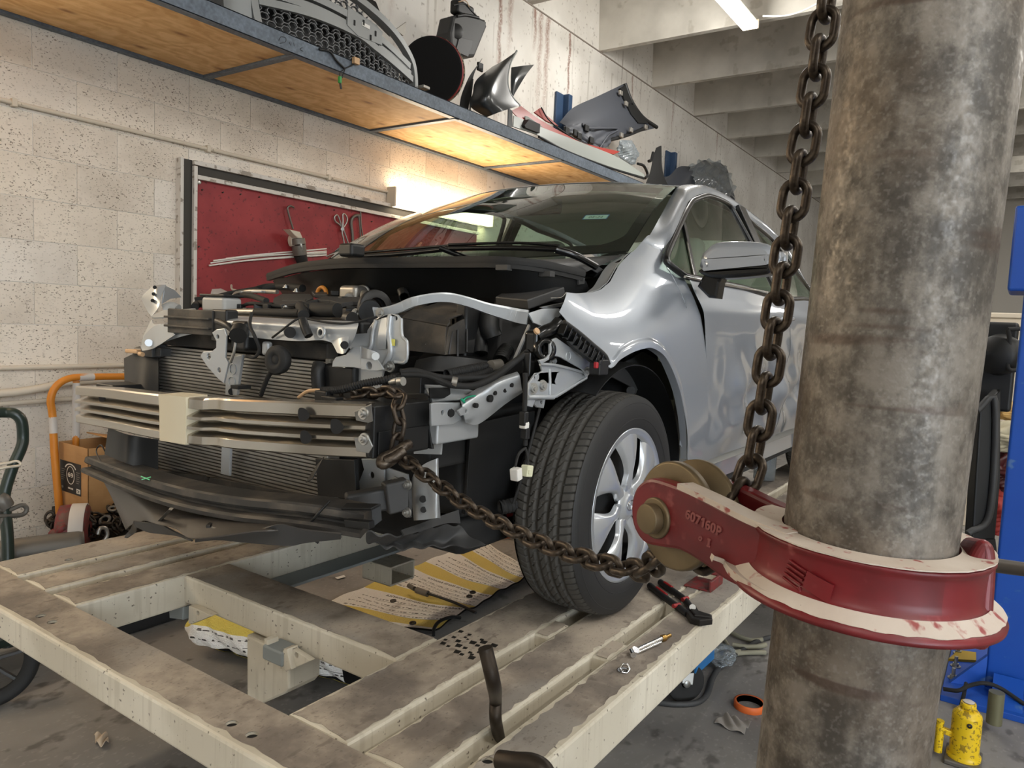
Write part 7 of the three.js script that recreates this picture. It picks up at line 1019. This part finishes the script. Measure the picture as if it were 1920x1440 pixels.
{ // dark green hand cart at the left edge
  M.greenTube = mat({ color: 0x23302a, roughness: 0.35 });
  const t = thing('hand_cart', 'dark green tube hand cart at the left edge of the picture', 'cart', [-1.35, 0, 0.72]), x = -1.5;
  part('handle', tube([[-1.55,0.99,0.663], [-1.55,0.987,0.617], [-1.53,0.982,0.592], [-1.52,0.952,0.572], [-1.52,0.887,0.567], [-1.51,0.846,0.578], [-1.5,0.767,0.616], [-1.49,0.677,0.646], [-1.47,0.608,0.653], [-1.42,0.472,0.665], [-1.38, 0.10, [-1.42,0.472,0.665][2] + 0.02]], 0.021, 120, 14), M.greenTube, t);
  part('rope', [tube([[-1.49,0.794,0.67], [-1.48,0.797,0.642], [-1.47,0.802,0.609], [-1.46,0.787,0.603], [-1.46,0.785,0.645], [-1.46,0.782,0.682]], 0.005, 40, 6)], M.pipe, t);
  part('cable', [tube([[-1.46,0.621,0.684], [-1.46,0.614,0.647], [-1.46,0.626,0.6], [-1.46,0.609,0.581], [-1.46,0.588,0.596], [-1.45,0.595,0.652], [-1.45,0.602,0.688]], 0.009, 60, 8), tube([[-1.45,0.594,0.672], [-1.45,0.546,0.671], [-1.44,0.455,0.657]], 0.008, 24, 8), tube([[-1.48,0.662,0.671], [-1.47,0.651,0.661], [-1.47,0.628,0.65]], 0.03, 16, 10)], M.toolGrey, t);
  // cart wheel below the rack, black with double spokes
  const wc = [-1.16, 0.165, 0.84], wx = [0.86, 0.12, 0.5];
  const w = part('cart_wheel', [lathe([[0.115, -0.02], [0.145, -0.028], [0.162, -0.016], [0.165, 0], [0.162, 0.016], [0.145, 0.028], [0.115, 0.02], [0.112, 0], [0.115, -0.02]], wc, wx, 60)], M.rubber, t);
  const d = V(wx).normalize(), e1 = new THREE.Vector3().crossVectors(new THREE.Vector3(0, 1, 0), d).normalize(), e2 = new THREE.Vector3().crossVectors(d, e1);
  for (let k = 0; k < 7; k++) { const a = k / 7 * Math.PI * 2 + 0.2, s = V(wc).addScaledVector(e1, Math.cos(a) * 0.02).addScaledVector(e2, Math.sin(a) * 0.02), en = V(wc).addScaledVector(e1, Math.cos(a) * 0.12).addScaledVector(e2, Math.sin(a) * 0.12); part('spoke', beam(s.toArray(), en.toArray(), 0.012, 0.02, 0.003, d.toArray()), M.plasticGrey, w); }
  part('hub', lathe([[0, -0.03], [0.03, -0.03], [0.032, 0], [0.03, 0.03], [0, 0.03]], wc, wx, 30), M.plasticGrey, w);
  part('bed', [box(-1.62, -1.24, 0.16, 0.19, 0.62, 1.1), tube([[-1.42, 0.165, 0.8], [-1.16, 0.165, 0.84]], 0.01, 8, 8)], M.greenTube, t);
}
// ---------------------------------------------------------------- printed packing blanket and roll
{
  const BW = 512; const bl = canvasTex(1024, 512, (c, w, h) => { c.fillStyle = '#f3f2ef'; c.fillRect(0, 0, w, h); for (let k = 0; k < 4; k++) { c.fillStyle = '#e0ca5e'; c.fillRect(40 + k * 256, 0, 84, h); } c.fillStyle = '#2b2a28'; for (let k = 0; k < 4; k++) for (let q = 0; q < 5; q++) { c.save(); c.translate(132 + k * 256 + q * 34, 10 + (q % 2) * 18); c.rotate(Math.PI / 2); c.font = (q === 4 ? 'bold 24px' : 'bold 15px') + ' sans-serif'; if (q === 4) c.fillText('Made Proudly in North America', 0, 0); else { for (let p = 0; p < 26; p++) { const l = 6 + ((p * 7 + q * 5 + k * 3) % 11); c.fillRect(p * 17, -8 + ((p * q) % 3), l, 3); if (p % 3) c.fillRect(p * 17 + 2, -4, l - 3, 3); } c.fillRect(0, 5, 240 + q * 40, 1.5); } c.restore(); } });
  const wr = tex(S, (i) => grey(128 + 300 * (N2[i] - 0.5) * 0.6 + 160 * (N3[i] - 0.5)), false, 1); wr.repeat.set(5, 3);
  M.blanket = mat({ map: bl, bumpMap: wr, bumpScale: 0.006, roughness: 0.5 });
  M.blanketBack = mat({ color: 0x1c1b1a, roughness: 0.9 });
  const t = thing('packing_blanket', 'white quilted sheet with yellow bands spread on the floor under the car', 'blanket', [-0.75, 0, -1.0]);
  const wave = (p, u, v) => { p.y += 0.012 + 0.004 * Math.sin(u * 40 + v * 9) + 0.006 * Math.sin(u * 17 + v * 4) * v + 0.03 * v * v * v; };
  const A = [-0.976,0,-0.382], Bq = [-1.07,0,-1.965], Cq = [-0.415,0,-1.564], Dq = [-0.335,0,-0.607];
  part('sheet', net([[A, [mix(A[0], Bq[0], .33), 0, mix(A[2], Bq[2], .33)], [mix(A[0], Bq[0], .66), 0, mix(A[2], Bq[2], .66)], Bq], [Dq, [mix(Dq[0], Cq[0], .33), 0, mix(Dq[2], Cq[2], .33)], [mix(Dq[0], Cq[0], .66), 0, mix(Dq[2], Cq[2], .66)], Cq]], 90, 50, 0, wave), M.blanket, t);
  part('backing', net([[A, Bq].map((p) => [p[0], 0.0005, p[2]]), [Dq, Cq].map((p) => [p[0], 0.0005, p[2]])], 60, 30, 0.0003, (p, u, v) => { wave(p, u, v); p.y -= 0.010; }), M.blanketBack, t, 'black underside');
  part('lead', [tube([[-0.756,0.05,-0.914], [-0.684,0.05,-0.893], [-0.616,0.05,-0.901], [-0.515,0.05,-0.901], [-0.416,0.05,-0.891], [-0.276,0.06,-0.842]], 0.007, 40, 8), tube([[-0.262,0.06,-0.521], [-0.282,0.08,-0.55], [-0.295,0.09,-0.603], [-0.285,0.09,-0.669], [-0.28,0.07,-0.729]], 0.008, 40, 8)], M.black, t);
  part('lead_end', [cyl([-0.771,0.05,-0.922], [-0.717,0.05,-0.906], 0.012), cyl([-0.698,0.05,-0.901], [-0.621,0.05,-0.898], 0.016)], M.toolGrey, t);
  for (const c of [[-0.708,0.035,-0.741], [-0.439,0.045,-0.585], [-0.444,0.06,-1.038], [-0.422,0.06,-0.983]]) part('washer', lathe([[0.006, 0], [0.016, 0], [0.016, 0.005], [0.006, 0.005], [0.006, 0]], c, [0, 1, 0.1], 20), M.darkSteel, t);
  // the roll beneath the front opening
  const q = thing('blanket_roll', 'bulging roll of the same white and yellow sheet lying under the front beam', 'blanket', [-0.65, 0, 0.05]);
  const P = [], n = 60, mA = [-1.008,0,0.143], mB = [-0.22,0,-0.028]; // axis ends along the near foot
  for (let i = 0; i <= 70; i++) { const u = i / 70, bx = mix(mA[0], mB[0], u), bz = mix(mA[2], mB[2], u) - 0.10, rr = 0.128 * (0.72 + 0.28 * sst(0, 0.12, u)) * (1 - 0.12 * sst(0.4, 1, u)), row = []; for (let j = 0; j <= 60; j++) { const a = -Math.PI * 0.15 + j / 60 * Math.PI * 1.75, k = 1 + 0.05 * Math.sin(u * 21 + a * 4) + 0.03 * Math.sin(u * 50 + a * 9); row.push(new THREE.Vector3(bx - Math.cos(a) * 0.03, Math.max(0.003, rr * 0.95 + Math.sin(a) * rr * k), bz + Math.cos(a) * rr * k * 1.25)); } P.push(row); }
  const rg = gridSurf(P, 0); const uvr = rg.attributes.uv; for (let i = 0; i < uvr.count; i++) uvr.setXY(i, 0.58 + (0.19 - uvr.getY(i)) * 0.6, uvr.getX(i) * 0.9);
  part('sheet', rg, M.blanket, q);
  part('inner_layer', gridSurf(P.slice(2, 69).map((r) => { const cz = (r[0].z + r[40].z) / 2; return r.map((p) => new THREE.Vector3(p.x, 0.008 + (p.y - 0.008) * 0.93, cz + (p.z - cz) * 0.93)); }), 0.003), M.blanketBack, q, 'black lining');
}
{ // debris on the floor and small things
  M.paper = mat({ color: 0xb7a894, roughness: 0.8 });
  single('paper_scrap', net([[[-0.674,0.012,0.71], [-0.657,0.02,0.695], [-0.642,0.012,0.684]], [[-0.627,0.01,0.729], [-0.591,0.018,0.729], [-0.603,0.012,0.702]]], 14, 12, 0.002, (p, u, v) => { p.y += 0.008 * Math.sin(u * 9 + v * 7); }), M.paper, 'crumpled paper scrap on the floor left of the rack beam', 'paper');
  single('paper_scrap', net([[[0.929,0.004,-0.706], [0.941,0.01,-0.781], [0.966,0.012,-0.782]], [[0.986,0.008,-0.696], [1,0.014,-0.727], [0.999,0.01,-0.783]], [[1.04,0.004,-0.697], [1.04,0.01,-0.73], [1.041,0.012,-0.779]]], 20, 14, 0.0015, (p, u, v) => { p.y += 0.006 * Math.sin(u * 12 + v * 9); }), mat({ color: 0x8f8a84, roughness: 0.85 }), 'grey crumpled paper sheet on the floor below the tape roll', 'paper');
  single('paper_scrap', net([[[-1.232,0.004,-0.841], [-1.219,0.008,-0.893]], [[-1.205,0.004,-0.835], [-1.192,0.008,-0.88]]], 8, 6, 0.001), M.white, 'tiny white scrap on the floor beside the striped blanket', 'paper');
  const c = [0.995,0.012,-0.91], t = thing('tape_roll', 'roll of orange masking tape lying on the floor', 'tape', [c[0], 0, c[2]]);
  part('tape', lathe([[0.049, 0.0], [0.058, 0.0], [0.058, 0.024], [0.049, 0.024]], [c[0], 0, c[2]], [0, 1, 0], 60), mat({ color: 0xd0642a, roughness: 0.55 }), t);
  const core = canvasTex(512, 64, (x, w, h) => { x.fillStyle = '#8b8a88'; x.fillRect(0, 0, w, h); x.fillStyle = '#e8e8ea'; x.font = 'bold 34px sans-serif'; x.strokeStyle = '#e8e8ea'; x.lineWidth = 6; for (let k = 0; k < 3; k++) { x.beginPath(); for (let q = 0; q < 24; q++) x.lineTo(8 + k * 170 + q * 6, 32 + 14 * Math.sin(q * 1.9 + k)); x.stroke(); } });
  part('core', new THREE.CylinderGeometry(0.0488, 0.0488, 0.024, 60, 1, true).scale(-1, 1, 1).translate(c[0], 0.012, c[2]), (() => { const m = mat({ map: core, roughness: 0.7 }); m.side = THREE.DoubleSide; return m; })(), t);
}
{ // blue trolley with caster under the rack, hose on the floor
  const t = thing('blue_trolley', 'blue trolley on a grey caster half hidden under the rack', 'trolley', [0.773,0,-0.789]), w = [0.793,0.075,-0.736];
  const wr = 0.078, wc = [[0.771,0,-0.799][0], wr, [0.771,0,-0.799][2]];
  part('caster_wheel', [lathe([[0.02, -0.018], [0.05, -0.018], [0.055, -0.02], [0.075, -0.02], [0.078, -0.014], [0.078, 0.014], [0.075, 0.02], [0.055, 0.02], [0.05, 0.018], [0.02, 0.018]], wc, [0.75, 0, 0.66], 48)], M.rubber, t);
  part('caster_fork', [beam([wc[0] + 0.02, wr, wc[2] + 0.018], [wc[0] + 0.01, 0.2, wc[2] - 0.03], 0.006, 0.045, 0.002, [0.66, 0, -0.75]), lathe([[0, 0], [0.014, 0], [0.014, 0.008], [0, 0.008]], [wc[0] + 0.016, wr, wc[2] + 0.016], [0.75, 0, 0.66], 24)], M.zinc, t);
  M.trolleyBlue = mat({ color: 0x2173b4, roughness: 0.45 });
  part('body', [plate([[0.79,0.12,-0.811], [0.799,0.1,-0.842], [0.803,0.1,-0.863], [0.796,0.1,-1.027], [0.81,0.16,-0.976], [0.823,0.18,-0.79]], 0.02), box(0.2, 0.62, 0.2, 0.3, -1.6, -0.85, 0.01)], M.trolleyBlue, t);
  part('caster_wheel', lathe([[0.02, -0.018], [0.075, -0.02], [0.078, 0], [0.075, 0.02], [0.02, 0.018]], [wc[0] - 0.3, wr, wc[2] - 0.6], [0.9, 0, 0.3], 40), M.rubber, t);
  part('post', [cyl([wc[0] - 0.3, 0.1, wc[2] - 0.6], [wc[0] - 0.3, 0.22, wc[2] - 0.6], 0.012), cyl([wc[0] + 0.01, 0.19, wc[2] - 0.03], [wc[0] - 0.05, 0.22, wc[2] - 0.08], 0.012)], M.zinc, t);
}
single('floor_hose', tube([[0.638,0.012,-0.693], [0.717,0.012,-0.703], [0.78,0.012,-0.736], [0.831,0.012,-0.797], [0.837,0.012,-0.89], [0.806,0.012,-1.043], [0.794,0.012,-1.216], [0.816,0.012,-1.361], [0.833,0.012,-1.466], [0.873,0.012,-1.594], [1.078,0.012,-1.981], [1.568,0.012,-2.882]], 0.011, 120, 10), mat({ color: 0x3a3b3c, roughness: 0.6 }), 'dark grey hose curving over the floor beside the rack', 'hose');
M.strap = mat({ color: 0x8d8a78, roughness: 0.9 });
[[[[0.706,0.02,-1.444], [0.758,0.02,-1.365], [0.803,0.02,-1.321], [0.821,0.02,-1.343]], 'pale frayed rope end under the rack edge, nearest the hose'], [[[0.706,0.015,-1.54], [0.768,0.015,-1.512], [0.82,0.015,-1.509], [0.86,0.015,-1.55]], 'thin pale rope lying farthest from the hose near the post'], [[[0.771,0.02,-1.39], [0.83,0.02,-1.41], [0.876,0.02,-1.456], [0.891,0.02,-1.491]], 'pale rope strand lying across the grey hose'], [[[0.813,0.015,-1.322], [0.853,0.015,-1.369], [0.912,0.015,-1.419]], 'pale rope strand lying just in front of the grey hose']].forEach(([p, l]) => single('rope_end', tube(p, 0.011, 24, 8), M.strap, l, 'rope', 'loose rope on the floor'));
single('film_scrap', crumple([0.794,0.05,-1.179], 0.05, 0.04, 0.06, 0.16, 5), M.film, 'crumpled clear film beside the hose on the floor', 'plastic film');
single('orange_cord', tube([[-1.203,0.012,-1.893], [-1.089,0.012,-1.974], [-0.932,0.012,-2.134], [-0.926,0.012,-2.422]], 0.009, 40, 8), mat({ color: 0xb0603a, roughness: 0.6 }), 'orange cord on the floor beyond the blanket', 'cord');

// ---------------------------------------------------------------- right-hand side: lift column, jack, bench
{
  M.liftBlue = mat({ roughness: 0.4, map: tex(S, (i) => { let c = mix3([22, 74, 168], [30, 86, 182], N1[i]); return mix3(c, [120, 140, 170], sst(0.66, 0.76, N2[i]) * sst(0.5, 0.62, N1[(i * 3 + 555) % (S * S)]) * 0.6); }, true, 0.9), uvMetres: true });
  const B = [1.738,0.03,-1.644], t = thing('lift_column', 'blue two-post lift column at the right edge', 'lift', [B[0] + 0.2, 0, B[2] - 0.1]);
  const x0 = B[0] - 0.03, z0 = B[2];
  part('column', [box(x0 + 0.02, x0 + 0.32, 0.02, 1.64, z0 - 0.28, z0 - 0.02, 0.012)], M.liftBlue, t);
  part('carriage', [box(x0 - 0.035, x0 + 0.36, 1.64, 1.97, z0 - 0.31, z0 + 0.03, 0.012)], M.liftBlue, t);
  part('base_plate', [box(x0 - 0.12, x0 + 0.6, 0, 0.025, z0 - 0.5, z0 + 0.18, 0.003)], M.liftBlue, t);
  part('gusset', [plate([[x0 + 0.02, 0.025, z0 - 0.02], [x0 - 0.10, 0.025, z0 + 0.03], [x0 + 0.02, 0.16, z0 - 0.02]], 0.014), plate([[x0 + 0.1, 0.025, z0 + 0.0], [x0 + 0.1, 0.025, z0 + 0.15], [x0 + 0.1, 0.1, z0 + 0.0]], 0.1)], M.liftBlue, t);
  part('anchor_bolt', [[x0 - 0.09, z0 - 0.32], [x0 - 0.09, z0 - 0.16], [x0 - 0.09, z0 - 0.02], [x0 + 0.2, z0 + 0.14]].map(([x, z]) => [...bolt([x, 0.025, z], [0, 1, 0], 0.014), cyl([x, 0.02, z], [x, 0.07, z], 0.007)]), M.zinc, t);
  part('cylinder_stub', [cyl([1.772,0.03,-1.328], [1.769,0.03,-1.65].map((v, i) => i === 1 ? 0.15 : [1.772,0.03,-1.328][i]), 0.026)], mat({ color: 0x77755c, roughness: 0.4, metalness: 0.4 }), t);
  part('hose', [tube([[1.596,0.05,-1.466], [1.646,0.06,-1.465], [1.681,0.08,-1.494], [1.728,0.1,-1.508], [1.783,0.08,-1.553], [1.865,0.05,-1.531]], 0.008, 50, 10), tube([[1.668,0.06,-1.561], [1.666,0.04,-1.473], [1.663,0.03,-1.413]], 0.007, 20, 8), tube([[1.78,1.437,3.02], [1.79,1.526,4.467], [1.78,1.906,5.2], [1.77,1.628,3.104]], 0.012, 30, 8)], M.rubber, t);
}
{ // yellow bottle jack
  const c = [1.694,0,-1.019], b = [c[0], 0, c[2]], t = thing('bottle_jack', 'yellow bottle jack standing on the floor at the lower right', 'jack', b);
  M.jackYellow = mat({ roughness: 0.4, map: tex(S, (i) => mix3([226, 190, 20], [150, 122, 30], sst(0.60, 0.70, N2[i])), true, 0.12), uvMetres: true });
  const at = (dx, y, dz) => [b[0] + dx, y, b[2] + dz];
  part('base', box(b[0] - 0.055, b[0] + 0.055, 0, 0.018, b[2] - 0.075, b[2] + 0.06, 0.006), M.toolGrey, t);
  part('body', lathe([[0.052, 0.018], [0.052, 0.03], [0.045, 0.034], [0.045, 0.165], [0.043, 0.172], [0.034, 0.182], [0.028, 0.19], [0, 0.19]], b, [0, 1, 0], 48), M.jackYellow, t);
  part('ram', lathe([[0, 0.188], [0.022, 0.188], [0.024, 0.192], [0.024, 0.205], [0.022, 0.212], [0, 0.212]], b, [0, 1, 0], 40), M.jackYellow, t);
  part('saddle_dust', lathe([[0, 0.212], [0.019, 0.212], [0.016, 0.216], [0, 0.218]], b, [0, 1, 0], 30), M.tapeGrey, t);
  part('pump', [cyl(at(-0.075, 0.018, 0.02), at(-0.075, 0.10, 0.02), 0.013), cyl(at(-0.078, 0.10, 0.02), at(-0.075, 0.13, 0.02), 0.012), beam(at(-0.08, 0.10, 0.02), at(-0.03, 0.09, 0.01), 0.02, 0.02)], M.jackYellow, t);
  part('relief_valve', [lathe([[0.003, 0], [0.008, 0], [0.008, 0.003], [0.003, 0.003]], at(0.01, 0.15, 0.0445), [0.2, 0, 1], 20)], M.black, t);
}
{ // cluttered bench far right: black radiator, rags
  const t = thing('radiator_pack', 'black radiator and fan pack standing behind the lift column', 'radiator', [2.0, 0, -2.6]);
  part('core', plate([[1.572,0.305,-3.077], [1.548,1.04,-3.136], [1.634,1.168,-3.208], [1.678,0.648,-3.185], [1.681,0.31,-3.152]], 0.06, [], 0.01), M.black, t);
  part('frame', [tube([[1.555,1.045,-3.081], [1.636,1.095,-3.142], [1.664,0.474,-3.097], [1.572,0.348,-3.021]], 0.02, 30, 8)], M.plasticGrey, t);
  part('motor', [lathe([[0, -0.06], [0.11, -0.06], [0.12, 0], [0.1, 0.08], [0, 0.09]], [1.632,1.367,-3.227], [-0.4, 0, 0.9], 40), box(-0.09, 0.09, -0.22, 0.3, -0.06, 0.06, 0.02).translate(...[1.623,1.255,-3.331])], M.black, t);
  part('handle', [tube([[1.662,1.512,-3.141], [1.675,1.446,-3.143], [1.68,1.297,-3.132], [1.743,1.288,-3.174]], 0.012, 30, 8), tube([[1.662,1.512,-3.141], [1.748,1.522,-3.201]], 0.012, 8, 8)], M.blackDull, t);
  part('stand', [cyl([2.05, 0, -2.7], [2.05, 0.6, -2.7], 0.06), box(1.85, 2.25, 0, 0.03, -2.9, -2.5), beam([1.633,0.282,-3.238], [1.73,-0.209,-3.132], 0.1, 0.1)], M.blackDull, t);
  const rb = thing('rag_heap', 'heap of pale and red rags on a shelf behind the lift column', 'rags', [2.25, 0.8, -3.2]);
  part('rag', crumple([1.694,0.832,-3.822], 0.12, 0.10, 0.14, 0.12, 3), mat({ color: 0xb5ad94, roughness: 0.9 }), rb, 'pale green rag');
  part('rag', crumple([1.693,0.994,-3.959], 0.08, 0.06, 0.1, 0.12, 8), mat({ color: 0xc9a468, roughness: 0.9 }), rb, 'yellow rag');
  part('rag', crumple([1.697,0.626,-3.803], 0.10, 0.12, 0.12, 0.15, 1), mat({ color: 0x4a1a1c, roughness: 0.35 }), rb, 'dark red glossy bag');
  part('rag', crumple([1.681,0.351,-3.764], 0.08, 0.14, 0.1, 0.15, 6), mat({ color: 0xa03028, roughness: 0.6 }), rb, 'red rag');
  part('shelf_board', box(1.95, 2.7, 0.42, 0.46, -3.6, -2.95), M.blackDull, rb);
  part('shelf_post', [box(2.0, 2.04, 0, 0.42, -3.0, -2.96), box(2.6, 2.64, 0, 0.42, -3.5, -3.46)], M.blackDull, rb);
  const cc = [1.627,1.608,-4.828];
  single('storage_cabinet', [box(cc[0] - 0.35, cc[0] + 0.7, 0, 1.62, cc[2] - 0.4, cc[2], 0.01), box(cc[0] - 0.36, cc[0] + 0.71, 1.62, 1.66, cc[2] - 0.41, cc[2] + 0.01, 0.01)], mat({ color: 0xd6cbb8, roughness: 0.7 }), 'cream cabinet far behind the lift column', 'cabinet');
  single('yellow_ramp', [plate([[1.587,0.02,-1.847], [1.689,0.02,-1.911], [1.684,0.02,-2.012], [1.616,0.02,-1.987]], 0.03)], mat({ color: 0xa98a1e, roughness: 0.6 }), 'yellow steel ramp lying behind the tower post', 'ramp');
  // jack stand and small block far behind the chain
  const js = thing('clear_jug', 'clear plastic jug standing on the rack near the rear tyre', 'jug', [0.64,0.62,-2.192]);
  const jb = [0.619,0.62,-2.267]; part('body', lathe([[0, 0.004], [0.055, 0.004], [0.058, 0.01], [0.06, 0.14], [0.057, 0.16], [0.0, 0.162]], jb, [0, 1, 0], 30), M.film, js); part('cap', lathe([[0, 0.16], [0.03, 0.16], [0.03, 0.19], [0, 0.19]], jb, [0, 1, 0], 24), M.white, js);
  const st = thing('red_stand', 'small red steel stand on the rack behind the pulley', 'stand', [0.967,0.62,-0.381]);
  const sb = [0.964,0.62,-0.378]; part('frame', [box(sb[0] - 0.045, sb[0] + 0.045, RACK, RACK + 0.006, sb[2] - 0.06, sb[2] + 0.05), box(sb[0] + 0.035, sb[0] + 0.045, RACK, RACK + 0.035, sb[2] - 0.06, sb[2] + 0.05), box(sb[0] - 0.045, sb[0] + 0.045, RACK + 0.03, RACK + 0.036, sb[2] - 0.06, sb[2] - 0.03)], M.redOld, st);
}

scene.traverse((o) => { if (o.isMesh) { o.castShadow = true; o.receiveShadow = true; } });
renderer.render(scene, camera);
